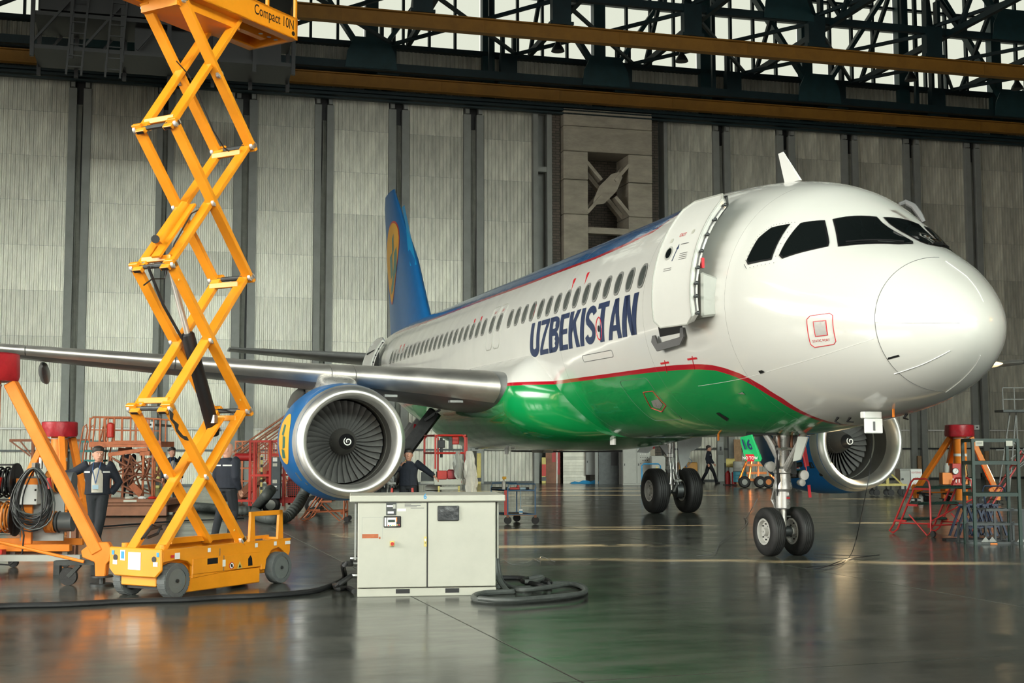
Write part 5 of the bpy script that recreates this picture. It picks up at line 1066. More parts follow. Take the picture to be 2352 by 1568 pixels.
# ---------------------------------------------------------------- red rolling steps at the right
A_=gp(2139,1233); ex=(gp(2058,1226)-A_); ex.z=0; ex.normalize(); ey=gp(2202,1226)-A_; wd=abs(ey.dot(V((-ex.y,ex.x,0)))); sg=1 if ey.dot(V((-ex.y,ex.x,0)))>0 else -1
ST=thing('rolling_steps','low red tubular rolling steps with three green treads, at the right','steps',A_,math.atan2(ex.y,ex.x))
print('steps width',wd,sg)
def steps(T,L_,W_,H_,n,red,green,sg=1):
    for k in(0,1):
        y=sg*W_*k
        MB().tube([(0,y,.04),(0,y,H_),(.03,y,H_+.12),(.12,y,H_+.17),(.42,y,H_+.16),(.5,y,H_+.1)]+[(.5+(L_-.62)*q/4,y,H_+.1-(H_-.06)*q/4) for q in range(1,5)]+[(L_-.02,y,.06),(L_-.12,y,.02),(L_-.25,y,.1),(.42,y,H_-.02)],.019,8).build('side_frame',red,T,smooth=True)
        MB().tube([(.0,y,.25),(L_-.3,y,.22)],.015,8).tube([(L_*.5,y,.4),(.1,y,.02),(0,y,.1)],.015,8).build('brace_tube',red,T)
        MB().cyl((-.05,y-.02,.06),(-.05,y+.02,.06),.06,16).build('wheel','rubber',T)
        for q in(.25,.22): MB().box((.03,y,.22),(.1,.02,.1)).build('bracket',red,T)
    MB().tube([(0,0,.22),(0,sg*W_,.22)],.015,8).tube([(0,0,.3),(0,sg*W_,H_*.75)],.015,8).build('brace_tube',red,T)
    for k in range(n):
        z=H_-(H_-.3)*k/(n-1)-.03*0; x0=.02+(.22+(L_-.95)/(n-1)*1.0)*k if k else .0; x=x0+.2
        MB().bb(x0,x0+(.44 if k==0 else .26),.02*sg,sg*(W_-.02),z-.025,z+.01).build('tread',green,T,bev=.004)
        b=MB()
        for j in range(10): b.bb(x0+.02,x0+(.42 if k==0 else .24),sg*(W_*(j+.4)/10),sg*(W_*(j+.6)/10),z+.01,z+.022)
        b.build('tread_rib',green,T)['kind']='stuff'
        MB().bb(x0,x0+(.44 if k==0 else .3),-.015,.015,z-.05,z-.01).bb(x0,x0+(.44 if k==0 else .3),sg*W_-.015,sg*W_+.015,z-.05,z-.01).build('tread_bearer',red,T)
steps(ST,1.16,wd,.94,3,'red_dark' if mat('red_dark',(.4,.02,.02),.45,0,.2,5) else '','green_paint',sg)
# ---------------------------------------------------------------- green rack, grey frames and blue stands at the right edge
B0=gp(2345,1251); dx_=-rx*1; 
RK=thing('storage_rack','dark green steel storage rack with empty shelves at the right edge','rack',B0,math.atan2(-rx.y,-rx.x))
RW,RD=.8,-.5
for x in(0,RW):
    for y in(0,RD): MB().bar((x,y,0),(x,y,1.86),.05,.05).build('upright','green_paint',RK)
for z in(1.84,1.44,.88):
    for a,c in(((0,0,z),(RW,0,z)),((0,RD,z),(RW,RD,z)),((0,0,z),(0,RD,z)),((RW,0,z),(RW,RD,z))): MB().bar(a,c,.04,.06).build('shelf_rail','green_paint',RK)
    if z<1.8: MB().bb(0,RW,0,RD,z+.02,z+.035).build('shelf_board','green_paint',RK)
for x in(.1,.62): MB().bb(x,x+.14 if x>.3 else x+.12,.03,.035,1.74,1.83).build('name_card','cabinet',RK)
for k in range(2): MB().bb(.64,.74,.036,.037,1.775+.02*k,1.783+.02*k).build('printed_line','seam',RK)
B1=gp(2222,1249); GF=thing('equipment_stand','low grey steel frame standing on the floor in front of the green rack','frame',B1,math.atan2(rx.y,rx.x))
for x in(0,.16,.5,.78,1.0): MB().bar((x,0,0),(x,0,.36 if x<.3 else .62),.035,.035).build('upright','frame_grey',GF); MB().bar((x,.45,0),(x,.45,.36),.035,.035).build('upright','frame_grey',GF)
for z,x0 in((.02,0),(.35,0),(.6,.35)): MB().bar((x0,0,z),(1.02,0,z),.04,.04).bar((x0,.45,z),(1.02,.45,z),.035,.035).build('rail','frame_grey',GF)
for x in(.32,.44,.95): MB().prism([(x-.1,-.02,.01),(x+.1,-.02,.01),(x,-.02,.13)],(0,.01,0)).build('gusset_plate','post_grey',GF)
MB().bb(.4,.52,-.04,-.02,.0,.015).build('orange_strip','orange',GF)
asm=None
for k in range(4):
    q=gp(2213+22*k,1236-1*k); T=thing('trestle','dark blue steel A-shaped trestle %s'%(('at the near end of the row beside the red steps','second in the row from the red steps','third in the row from the red steps','last of the row, partly behind the green rack')[k]),'trestle',q,math.atan2(rx.y,rx.x),'blue trestles in a row'); T.rotation_euler[2]+=.0
    for y in(0,.3): 
        MB().bar((-.16,y,.03),(.06,y,.6),.05,.035).build('leg','blue_frame',T); MB().bar((.28,y,.03),(.1,y,.6),.05,.035).build('leg','blue_frame',T)
        MB().box((.07,y,.61),(.12,.05,.04)).build('top_plate','blue_frame',T)
    MB().bar((.08,0,.58),(.08,.3,.58),.04,.04).bar((-.08,0,.2),(.2,0,.2),.03,.03).build('cross_bar','blue_frame',T)
T=tag(MB().bb(-.45,.65,-.1,.12,0,.03).build('base_plate','black',None),'black steel base plate flat on the floor beneath the blue trestles','plate'); T.location=gp(2225,1240); T.rotation_euler[2]=math.atan2(rx.y,rx.x)
B2=gp(2350,1200); T=thing('red_ladder','leaning red ladder frame behind the green rack at the right edge','ladder',gp(2335,1165),math.atan2(rx.y,rx.x))
for y in(0,.4): MB().bar((-.75,y,.0),(.35,y,1.6),.04,.04).build('stile','red_dark',T)
for k in range(5): MB().bar((-.6+.22*k,0,.22+.32*k),(-.6+.22*k,.4,.22+.32*k),.03,.03).build('rung','red_dark',T)
T=thing('push_handle','dark blue bent tube cart handle in front of the green rack','handle',gp(2275,1215),math.atan2(rx.y,rx.x)); MB().tube([(0,0,0),(-.08,0,.5),(-.14,0,.82),(-.1,0,.9),(.25,0,.9),(.32,0,.84),(.36,0,.6)],.018,8).build('handle_tube','blue_frame',T,smooth=True); MB().bb(0,.4,-.1,.2,.1,.14).build('cart_deck','blue_frame',T)
# tall pale scaffold behind at the right
T=thing('access_scaffold','thin grey access scaffold with a high platform by the wall at the right edge','scaffold',V((pD(2350,1120,44).x,pD(2350,1120,44).y,0)),math.atan2(rx.y,rx.x))
for x0,x1 in((-.9,-.35),(-.5,-.15),(-.15,-.15),(1.1,.9)): MB().bar((x0,0,0),(x1,0,2.95),.04,.04).build('upright','post_grey',T)
MB().bb(-.75,1.6,-.4,.4,2.9,2.98).build('deck','dark_steel',T)
for x in(-.6,-.2,.5,1.2): MB().bar((x,0,2.95),(x,0,3.75),.03,.03).build('guard_post','post_grey',T)
for z in(3.35,3.75): MB().bar((-.6,0,z),(1.6,0,z),.03,.03).build('guard_rail','post_grey',T)
for a,c in(((-.8,0,.5),(.9,0,1.9)),((.9,0,.5),(-.4,0,2.0)),((-.4,0,1.3),(1.4,0,2.6)),((-.1,0,1.0),(1.5,0,2.2)),((-.9,.0,1.6),(.6,0,1.6))): MB().bar(a,c,.035,.035).build('brace_bar','post_grey',T)
# ---------------------------------------------------------------- things under and behind the aircraft
AZ=math.atan2(RT[1],RT[0])       # a thing turned square to the line of sight
def at(px,D): p=pD(px,1025,D); return V((p.x,p.y,0))
def zz_(y,D): return 1.744-(y-1025)*D/2924*1.0
def BX(name,px0,px1,y0,y1,D,dep,m_,par,org,off=0.,bev=.0):   # box child given by its place at depth D, built in the parent's local frame (turned AZ)
    s=D/2924; x0=(px0-org)*s; x1=(px1-org)*s; return MB().bb(x0,x1,off,off+dep,max(0,zz_(y1,D)),zz_(y0,D)).build(name,m_,par,bev=bev)
# red work platform with the open rails
D=28.; o=thing('work_platform','small scissor work platform with red guard rails beside the near engine','lift',at(1035,D),AZ); X=lambda px:(px-1035)*D/2924; Z=lambda y:zz_(y,D)
for x in(X(968),X(1000),X(1068)):
    for y in(0,1.0):
        if x==X(968) and y==0: continue
        MB().bar((x,y,Z(1105)),(x,y,Z(1000)-.03),.04,.04).build('guard_post','red_paint',o)
for z in(Z(999),Z(1040)):
    for y in(0,1.0): MB().tube([(X(1000) if y==0 else X(968),y,z-.06 if z>1.8 else z),((X(1000) if y==0 else X(968))+.06,y,z),(X(1062),y,z),(X(1068),y,z-.06 if z>1.8 else z)],.022,8).build('guard_rail','red_paint',o)
    MB().tube([(X(1068),0,z),(X(1068),1.0,z)],.02,8).tube([(X(1000),0,z),(X(968),1.0,z)],.02,8).build('guard_rail','red_paint',o)
MB().bb(X(998),X(1071),-.03,.0,Z(1112),Z(1100)).build('deck_edge','cabinet',o,bev=.004); MB().bb(X(966),X(1071),0,1.05,Z(1110),Z(1104)).build('deck','cabinet_grey',o); MB().bb(X(964),X(1000),.4,1.05,Z(1106),Z(1084)).build('deck_extension','dark_steel',o)
for x in(X(999),X(1068)): MB().bb(x-.02,x+.03,-.035,-.0,Z(1104),Z(1076)).build('corner_post','cabinet',o)
text3('number_mark','1',.07,(X(1060),-.034,Z(1106)),(1,0,0),(0,0,1),'red_paint',o)
for k in range(4):
    z=Z(1115)-.11*k-.05
    MB().bb(X(1010),X(1055),.05,.1,z-.03,z+.03).build('scissor_bar','cabinet',o,bev=.008); MB().bb(X(1006),X(1010),.0,.15,z-.05,z+.05).build('scissor_bracket','yellow_post',o); MB().bb(X(1052),X(1056),.0,.15,z-.05,z+.05).build('scissor_bracket','yellow_post',o)
    MB().bb(X(975),X(1010),.3,.9,z-.045,z+.04).build('scissor_bar','cabinet_grey',o)
MB().bb(X(972),X(1066),.0,1.0,.12,.35).build('chassis','cabinet_grey',o)
for x in(X(980),X(1058)):
    for y in(.05,.95): MB().cyl((x,y-.06,.14),(x,y+.06,.14),.14,18).build('wheel','rubber',o)
MB().bb(X(1004),X(1026),.05,.2,Z(1100),Z(1080)).build('toolbox','red_paint',o,bev=.01); MB().bb(X(1026),X(1048),.2,.5,Z(1100),Z(1078)).build('folded_cloth','red_cover',o,bev=.02)
MB().bb(X(1004),X(1021),.1,.2,Z(1028),Z(1010)).bb(X(1010),X(1016),.12,.18,Z(1050),Z(1004)).build('control_box','black',o,bev=.01); MB().bb(X(1029),X(1038),.3,.45,Z(1032),Z(1004)).build('battery_case','dark_steel',o,bev=.01); MB().bb(X(1036),X(1053),.3,.4,Z(1020),Z(1002)).build('cloth','red_paint',o,bev=.02)
def sack(name,label,px,y0,y1,w_,D,m_='plastic_film'):
    t=at(px,D); b=MB(); rg=[]
    for k in range(12):
        u=k/11; r=w_*(.25+.75*math.sin(PI*min(1,u*.75+.05))); z=zz_(y0,D)+(zz_(y1,D)-zz_(y0,D))*u
        rg.append([((r+.03*math.sin(j*1.9+k))*math.cos(2*PI*j/16)+.05*u,(r*.6+.02*math.sin(j*2.3))*math.sin(2*PI*j/16),z) for j in range(16)])
    b.loft(rg); q=b.build(name,m_,None,smooth=True); q.location=t; q.rotation_euler[2]=AZ; return tag(q,label,'bag')
sack('plastic_bag','long cream plastic bag hanging from the red-railed platform down to floor level',1078,1035,1136,.13,27.7); sack('plastic_bag','smaller grey-white plastic bag hanging inside the red rails',1051,1035,1098,.11,28.0,'cabinet_grey')
# tool trolley
D=28.8; o=thing('tool_trolley','blue two-shelf tool trolley on castors right of the pale cabinet','trolley',at(1190,D),AZ); X=lambda px:(px-1190)*D/2924; Z=lambda y:zz_(y,D)
cs=[(X(1166),0),(X(1229),0),(X(1187),.95),(X(1127),.85)]
for x,y in cs: MB().bar((x,y,.2),(x,y,.82),.03,.03).build('leg','blue_frame2' if mat('blue_frame2',(.02,.1,.22),.4,0,.2,5) else '',o)
for z,nm in((.76,'top_shelf'),(.22,'lower_shelf')): MB().prism([(cs[0][0],cs[0][1],z),(cs[1][0],cs[1][1],z),(cs[2][0]+.0,cs[2][1],z),(cs[3][0],cs[3][1],z)],(0,0,-.025)).build(nm,'dark_steel' if z>.5 else 'wood',o); MB().tube([(x,y,z) for x,y in cs],.016,6,closed=True).build('shelf_rim','blue_frame2',o)
for a,c in((0,1),(3,2)): MB().tube([(cs[a][0],cs[a][1],.8),(cs[a][0]+.03,cs[a][1],.9),(cs[c][0]-.0,cs[c][1],.9),(cs[c][0]+.02,cs[c][1],.8)],.012,6).build('push_bar','blue_frame2',o)
for x,y in cs: MB().cyl((x,y-.02,.09),(x,y+.02,.09),.088,18).build('castor_wheel','rubber',o); MB().box((x,y,.18),(.06,.05,.06)).build('castor_fork','brown_steel',o)
TL=lambda x,y,z: o.matrix_basis@V((x,y,z))
q=thing('spray_bottle','clear spray bottle with a yellow trigger head on the blue trolley','bottle',TL(X(1157),.35,.76)); MB().lathe([(0,.04),(.02,.045),(.17,.045),(.21,.02),(.23,.018)],(0,0,0),(0,0,1),16).build('bottle_body','plastic_film',q,smooth=True); MB().box((.0,.01,.27),(.04,.09,.06)).cyl((0,0,.22),(0,0,.25),.02,10).build('trigger_head','yellow_logo',q,bev=.008)
q=tag(MB().bb(-.2,.2,-.15,.15,0,.05).build('oil_tray','dark_steel',None,bev=.02),'shallow dark metal tray lying at the left of the trolley top','tray'); q.location=TL(X(1147),.6,.762); q.rotation_euler[2]=AZ
for k,(x,y,c,sx,sy,m_,lb,nm,ct) in enumerate(((1186,.2,.0,.3,.12,'red_paint','red cloth roll spread along the trolley top','red_cloth','cloth'),(1205,.3,.2,.2,.05,'black','black screwdriver handle pile on the trolley top','screwdriver','tool'),(1180,.35,.5,.08,.06,'yellow_post','small yellow roll of tape on the trolley top','tape_roll','tape'),(1190,.4,.1,.06,.06,'red_paint','small red can lid standing on the trolley top','red_can','can'),(1200,.15,.3,.14,.08,'glass_blue' if mat('glass_blue',(.3,.42,.5),.2) else '','crumpled clear plastic pouch on the trolley top','plastic_pouch','pouch'))):
    q=MB().box((0,0,.03 if k!=3 else .05),(sx,sy,.05 if k!=3 else .1),c).build(nm,m_,None,bev=.01); tag(q,lb,ct); q.location=TL(X(x),y,.765); q.rotation_euler[2]=AZ
q=tag(MB().bb(-.03,.03,-.005,.005,-.55,0).build('red_streamer','red_paint',None),'long red warning streamer hanging off the left side of the trolley','streamer'); q.location=TL(X(1161),-.02,.76); q.rotation_euler[2]=AZ
q=thing('hanging_tag','small white and blue tag hanging on a cord from the trolley','tag',TL(X(1196),-.04,.76),AZ); MB().cyl((0,0,0),(0,0,-.42),.004,5).build('cord','sky_blue',q); MB().bb(-.04,.04,-.01,.01,-.52,-.42).build('tag_card','label_white',q); MB().bb(-.04,.04,-.012,-.01,-.5,-.46).build('tag_stripe','sky_blue',q)
# red step stool with green tread behind the cabinet
D=25.9; o=thing('step_stool','small red folding step stool with a green tread behind the pale cabinet','stool',at(925,D),AZ); X=lambda px:(px-925)*D/2924
for x in(X(893),X(953)):
    for y0_,y1_ in((0,.1),(.5,.2)): MB().bar((x,y0_,0),(x+(.06 if x<0 else -.06),y1_,.9),.035,.035).build('leg','red_paint',o)
MB().bb(X(895),X(950),0,.3,.77,.8).build('tread','green_paint',o); MB().bb(X(897),X(948),0,.3,.4,.43).build('tread','green_paint',o)
# rusty steps between the cabinet and the red frame
A_=gp(790,1198); o=thing('rolling_steps','rusty red rolling steps standing left of the pale cabinet below the engine','steps',A_,math.atan2(-RT[1],-RT[0])); steps(o,1.05,.6,.7,3,'rust_orange','dark_steel',-1)
# ---------------------------------------------------------------- equipment along the rear wall, by the pylon
def cab(name,label,cat,px0,px1,y0,D,m_,dep=.6,doors=1,yb=None):
    c=(px0+px1)/2; o=thing(name,label,cat,at(c,D),AZ); s=D/2924; w_=(px1-px0)*s; h=zz_(y0,D); z0=0 if yb is None else zz_(yb,D)
    MB().bb(-w_/2,w_/2,0,dep,z0,h).build('body',m_,o,bev=.01)
    for k in range(doors):
        a=-w_/2+w_*k/doors+.02; e_=-w_/2+w_*(k+1)/doors-.02; MB().bb(a,e_,-.03,0,z0+.08,h-.05).build('door',m_,o,bev=.006); MB().box((a+.06,-.04,(z0+h)/2),(.03,.03,.1)).build('door_handle','black',o)
    return o,w_,h
o,w_,h=cab('switch_cabinet','tall beige two-door switch cabinet with rows of buttons, behind the main gear','cabinet',1430,1494,1020,57.5,'cabinet_grey',.7,2)
for r_ in range(4):
    for c in range(4):
        if (r_*7+c*3)%5==4: continue
        x=.18+.1*c; z=zz_(1043,57.5)-.14*r_; MB().cyl((x,-.03,z),(x,-.05,z),.022,8).build('button','black' if r_ else 'label_white',o)
cab('switch_cabinet','lower beige cabinet standing right of the button cabinet','cabinet',1496,1528,1047,56.4,'cabinet_grey',.7,1)
cab('junction_cabinet','grey wall cabinet on legs with pipes under it, left of the dark door','cabinet',1345,1368,1030,60.,'post_grey',.4,1,1090)
o=thing('scuffed_door','dark scuffed metal door leaning by the pylon','door',at(1397,59.3),AZ); MB().bb(-.45,.45,0,.06,0,1.78).build('door_leaf','dark_steel',o); MB().bb(.12,.42,-.02,0,.85,1.75).build('slot','black',o); MB().bb(-.62,-.48,-.02,.1,0,1.78).bb(.48,.66,-.02,.1,0,1.78).build('door_frame','post_grey',o)
o=thing('corrugated_board','silvery corrugated metal board standing at the foot of the pylon','board',at(1319,60.3),AZ)
for k in range(13): MB().bb(-.53,.53,-.02*(k%2),.05,.14*k,.14*k+.135).build('metal_strip','sheet',o)
o=thing('red_stained_board','rust and red stained board beside the silvery board','board',at(1270,60.8),AZ); MB().bb(-.35,.35,0,.05,0,1.7).build('board_face','brown_steel',o); MB().bb(-.05,.12,-.01,0,1.0,1.6).build('red_stain','red_dark',o); MB().bb(.2,.34,-.01,0,.4,1.6).build('red_stain','red_dark',o); MB().cyl((.18,-.05,0),(.2,-.02,2.0),.03,8).build('pipe','label_white',o)
def tarp(px,y,w_,label,m_='sky_blue'):
    q=gp(px,y); b=MB(); rg=[]
    for k in range(10):
        u=k/9; h_=.05+.09*math.sin(PI*u)+.04*math.sin(k*2.3); rg.append([(w_*(u-.5),-.25+.0*u,0),(w_*(u-.5),-.15,h_),(w_*(u-.5),.1,h_*.8),(w_*(u-.5),.28,0)])
    b.loft(rg); o=b.build('folded_tarpaulin',m_,None,smooth=True); o.location=q; o.rotation_euler[2]=AZ; tag(o,label,'tarpaulin')
tarp(1352,1110,1.7,'crumpled bright blue tarpaulin lying on the floor at the pylon foot')
o=thing('handle_cart','low cart with a blue tube handle and a yellow warning triangle behind the main gear','cart',at(1495,52.),AZ); MB().tube([(-.38,0,.1),(-.38,0,.95),(-.3,0,1.03),(.3,0,1.03),(.38,0,.95),(.38,0,.1)],.03,8).build('handle_tube','sky_blue',o,smooth=True); MB().bb(-.4,.4,0,.5,.08,.16).build('cart_deck','sky_blue',o)
for x in(-.3,.3):
    for y in(.1,.4): MB().cyl((x,y-.02,.05),(x,y+.02,.05),.05,10).build('wheel','rubber',o)
MB().prism([(.12,-.03,.75),(.34,-.03,.75),(.23,-.03,.95)],(0,.01,0)).build('warning_triangle','yellow_post',o)
o=thing('yellow_generator','ochre generator cart with a blue stand behind the main gear','generator',at(1580,51.),AZ)
MB().bb(-.35,.38,0,.8,.35,1.1).build('housing','crane_yellow',o,bev=.03); MB().bb(-.35,-.05,-.02,0,.6,1.0).bb(0,.3,-.02,0,.6,1.0).build('side_panel','crane_yellow',o)
for x in(-.25,.25): MB().cyl((x,-.05,.16),(x,.05,.16),.16,16).build('wheel','rubber',o)
MB().tube([(-.08,-.1,.9),(-.08,-.1,1.4)],.02,6).tube([(-.08,-.1,1.35),(-.3,-.1,1.15),(-.08,-.1,.9),(.15,-.1,1.15),(-.08,-.1,1.35)],.012,6).build('blue_stand','blue_frame2',o)
o=thing('fire_trolley','yellow drum and red extinguisher trolley against the wall behind the walking man','trolley',at(1672,57.),AZ)
MB().cyl((-.1,-.15,1.0),(.25,-.25,1.0),.2,18).build('hose_drum','yellow_post',o,smooth=True); MB().cyl((.25,-.25,1.0),(.27,-.255,1.0),.1,14).build('drum_hub','black',o); MB().lathe([(0,.11),(.5,.11),(.6,.03)],(-.02,0,.05),(0,0,1),14).lathe([(0,.1),(.5,.1),(.6,.03)],(.25,0,.05),(0,0,1),14).build('cylinder','red_dark',o,smooth=True); MB().bb(-.2,.4,-.02,.25,0,.05).bb(-.15,-.1,.1,.15,0,1.0).build('trolley_frame','dark_steel',o)
def drum(px,y0,y1,D,cols,label):
    z0=zz_(y1,D); z1=zz_(y0,D); o=thing('oil_drum',label,'drum',at(px,D)+V((0,0,max(z0,0)))); h=z1-max(z0,0)
    MB().lathe([(0,.27),(.02,.29),(h*.33,.285),(h*.34,.3),(h*.36,.285),(h*.64,.285),(h*.66,.3),(h*.68,.285),(h-.02,.29),(h,.27)],(0,0,0),(0,0,1),24).build('drum_body',cols,o,smooth=True,ang=30)
drum(1698,1083,1107,56.,'drum_blue','light blue steel drum on the floor under another drum'); drum(1698,1060,1082.6,56.,'cabinet_grey','pale grey steel drum stacked on top of the light blue drum')
o=thing('orange_plank','upright orange-brown board standing behind the two drums','board',at(1692,58.),AZ); MB().bb(-.12,.22,0,.1,0,2.05).build('board_face','wood',o)
o=thing('orange_dolly','orange tripod dolly with rubber tyred wheels behind the nose gear','dolly',at(1737,53.5),AZ)
for x0,x1 in((-.75,-.3),(-.35,-.15),(.05,.1),(.65,.3)): MB().bar((x0,0,.3),(x1,.1,1.35),.09,.07).build('leg','orange',o)
for z in(.62,.95,1.33): MB().bb(-.42,.42,0,.15,z-.05,z+.05).build('cross_bar','orange',o)
MB().bar((-.75,0,.35),(.8,0,.3),.1,.1).build('base_beam','orange',o)
for x in(-.55,.1,.45): MB().lathe([(-.08,.1),(-.09,.2),(-.06,.25),(.06,.25),(.09,.2),(.08,.1)],(x,-.15,.25),(0,1,0),22).build('tyre','rubber',o,smooth=True); MB().cyl((x,-.24,.25),(x,-.06,.25),.12,14).build('rim','cabinet_grey' if x<.3 else 'orange',o)
MB().bb(.4,1.0,.0,.3,1.0,1.06).bb(.7,.76,.1,.16,.3,1.7).build('white_stand','cabinet_grey',o)
o=thing('orange_trailer','low orange towing frame on small wheels behind the far engine cowl','trailer',at(1862,50.),AZ); MB().bb(-.7,.7,0,.1,.3,.38).bb(-.6,-.52,0,.1,.3,1.0).bb(.3,.38,0,.1,.15,.6).build('frame','rust_orange',o)
for x in(-.5,.55): MB().cyl((x,-.05,.12),(x,.05,.12),.12,14).build('wheel','rubber',o)
# yellow dolly, container, scales at the right
o=thing('yellow_dolly','low yellow four-wheeled dolly under the far engine','dolly',at(2045,44.5),AZ); MB().bb(-.55,.55,0,.08,.35,.42).bb(-.55,.55,.6,.68,.35,.42).bar((-.05,.3,.35),(-.05,.3,.95),.1,.1).bar((-.05,.3,.9),(-.4,.05,.4),.05,.05).bar((-.05,.3,.9),(.4,.05,.4),.05,.05).build('frame','yellow_post',o)
for x in(-.5,.0,.5):
    for y in(.05,.6): MB().cyl((x,y-.03,.12),(x,y+.03,.12),.11,14).bar((x,y,.15),(x,y,.36),.05,.05).build('castor','rubber',o)
o=thing('waste_container','grey steel waste container on castors with a red-lettered white sign','container',at(2090,46.),AZ); MB().bb(-.38,.38,0,.6,.18,.85).bb(-.39,.39,-.01,.61,.85,.92).build('body','cabinet_grey',o,bev=.01); MB().bb(-.02,-.0,-.015,0,.2,.85).build('door_gap','seam',o); MB().cyl((-.3,-.01,.55),(-.3,-.03,.55),.04,12).build('lock','black',o)
for x in(-.3,.3): MB().cyl((x,.0,.1),(x,.06,.1),.1,14).build('castor','rubber',o)
MB().bb(.0,.4,-.03,-.02,.25,.9).build('sign_board','label_white',o); 
for k,tx in enumerate(('КОНТЕЙНЕР','ДЛЯ','ВЕТОШИ')): text3('sign_lettering',tx,.085,(.2,-.032,.78-.2*k),(1,0,0),(0,0,1),'red_paint',o,.7,.001)
text3('sign_lettering','ОТХОДЫ И ВЕТОШЬ',.045,(-.2,-.014,.885),(1,0,0),(0,0,1),'seam',o,.8)
# yellow-painted bollards and wall boxes at the foot of the rear wall
for i,(px,y0,y1,D,m_,lb) in enumerate(((362,1070,1119,54.5,'yellow_post','pale yellow bollard by the wall left of the lift arms'),(1100,1040,1110,59.5,'yellow_post','pale yellow bollard by the wall beside the red-railed platform'),(1249,1050,1103,60.5,'yellow_post','thin yellow painted post with a red mark left of the stained board'),(2112,1048,1095,66.,'wood','ochre wall post just left of the container'),(2143,1048,1095,67.,'wood','ochre wall post right of the container, behind the jack leg'),(2267,1037,1095,65.5,'wood','ochre wall post seen through the green rack'),(935,1055,1085,57.,'yellow_post','short yellow bollard behind the worker at the engine'))):
    o=thing('bollard',lb,'post',at(px,D),AZ); MB().bb(-.1,.1,0,.2,0,zz_(y0,D)).build('post_body',m_,o,bev=.02); MB().bb(-.11,.11,-.01,.0,.12,.3).build('worn_patch','dark_steel',o)
    if i==2: MB().bb(-.1,.1,-.012,-.0,.35,.9).build('red_mark','red_paint',o)
for i,(px,py,D,w_,h_,lb) in enumerate(((346,975,52,.22,.24,'small white electrical box on the wall above the orange platform'),(1246,1015,60,.5,.16,'grey motor housing on the wall left of the pylon'),(1095,1030,58.5,.5,.22,'grey motor housing above the yellow bollard'),(2244,981,66,.25,.25,'small white electrical box on the wall above the green rack'),(1720,1020,62,.6,.75,'grey door-drive housing with a dark opening on the wall'),(1655,1030,60,.3,.6,'dark wall fitting right of the walking man'))):
    q=pD(px,py,D); o=thing('wall_box',lb,'box',q,AZ); MB().bb(-w_/2,w_/2,0,.25,-h_/2,h_/2).build('box_body','label_white' if w_<.3 else 'post_grey',o,bev=.01); MB().box((0,-.01,0),(w_*.3,.02,h_*.3)).build('box_opening','black',o); MB().bb(-.05,.05,.2,3.0 if i not in(4,5) else 2.0,-.05,.05).build('wall_bracket','dark_steel',o)
# ---------------------------------------------------------------- left background: scaffolds, trailer beam, red cage, ducts
D=40.; o=thing('work_stand','rusty orange raised work stand with rails and lattice legs behind the two men','work stand',at(290,D),AZ); X=lambda px:(px-290)*D/2924; Z=lambda y:zz_(y,D)
rg=[(205,957),(213,957),(228,957),(240,957),(247,957),(262,957),(280,957),(299,957),(312,957),(336,960),(352,961),(367,961)]
for k,(px,y) in enumerate(rg):
    for yy in((0,) if k%2 else (0,1.4)): MB().bar((X(px),yy,Z(1012)),(X(px)+(.06 if k in(1,) else 0),yy,Z(y)),.04,.04).build('guard_post','rust_orange',o)
for yy in(0,1.4): MB().tube([(X(204),yy,Z(1010)),(X(206),yy,Z(962)),(X(212),yy,Z(956)),(X(300),yy,Z(957)),(X(369),yy,Z(961))],.028,8).build('guard_rail','rust_orange',o)
MB().tube([(X(204),0,Z(985)),(X(369),0,Z(988))],.02,6).build('guard_rail','rust_orange',o)
MB().bb(X(205),X(371),-.05,1.5,Z(1025),Z(1012)).build('deck_beam','rust_orange',o); MB().bb(X(262),X(371),-.08,-.04,Z(1018),Z(1010)).build('deck_beam','rust_orange',o)
MB().bar((X(250),0,Z(1042)),(X(340),0,Z(1030)),.1,.12).bar((X(250),1,Z(1030)),(X(360),1,Z(1042)),.1,.12).bb(X(322),X(345),-.05,.3,Z(1044),Z(1034)).build('lift_arm','rust_orange',o)
random.seed(3)
nod=[(255,1048),(300,1043),(345,1050),(262,1085),(298,1068),(312,1088),(337,1090),(352,1068),(280,1110),(330,1100),(327,1135),(268,1125),(380,1105)]
prs=[(0,4),(4,2),(0,3),(3,8),(4,5),(5,6),(6,7),(7,2),(1,4),(1,5),(4,8),(5,8),(5,10),(8,10),(3,5),(6,9),(9,10),(0,5),(4,11),(11,10),(9,12),(6,12),(1,6),(2,6),(3,11),(0,8),(4,3)]
for yy in(0,1.2):
    for i,j in prs: MB().bar((X(nod[i][0]),yy,Z(nod[i][1])),(X(nod[j][0]),yy+random.uniform(-.3,.3),Z(nod[j][1])),.045,.045).build('lattice_bar','rust_dark' if mat('rust_dark',(.22,.075,.035),.7,0,.35,6) else '',o)
MB().prism([(X(300),-.1,Z(1115)),(X(325),-.1,Z(1140)),(X(332),-.1,Z(1125)),(X(310),-.1,Z(1105))],(0,.05,0)).build('brace_plate','rust_orange',o)
for px in(255,330,352): [MB().bar((X(px),y_,0),(X(px),y_,Z(1040)),.06,.06).build('leg','rust_orange',o) for y_ in(0,1.3)]
MB().lathe([(0,.09),(.02,.11),(.42,.11),(.47,.04)],(X(256),-.12,Z(1003)),(0,0,1),16).build('fire_extinguisher','red_paint',o,smooth=True)
D=41.; o=thing('access_steps','teal-treaded access steps with looped rails at the left end of the orange stand','steps',at(215,D),AZ); X=lambda px:(px-215)*D/2924; Z=lambda y:zz_(y,D)
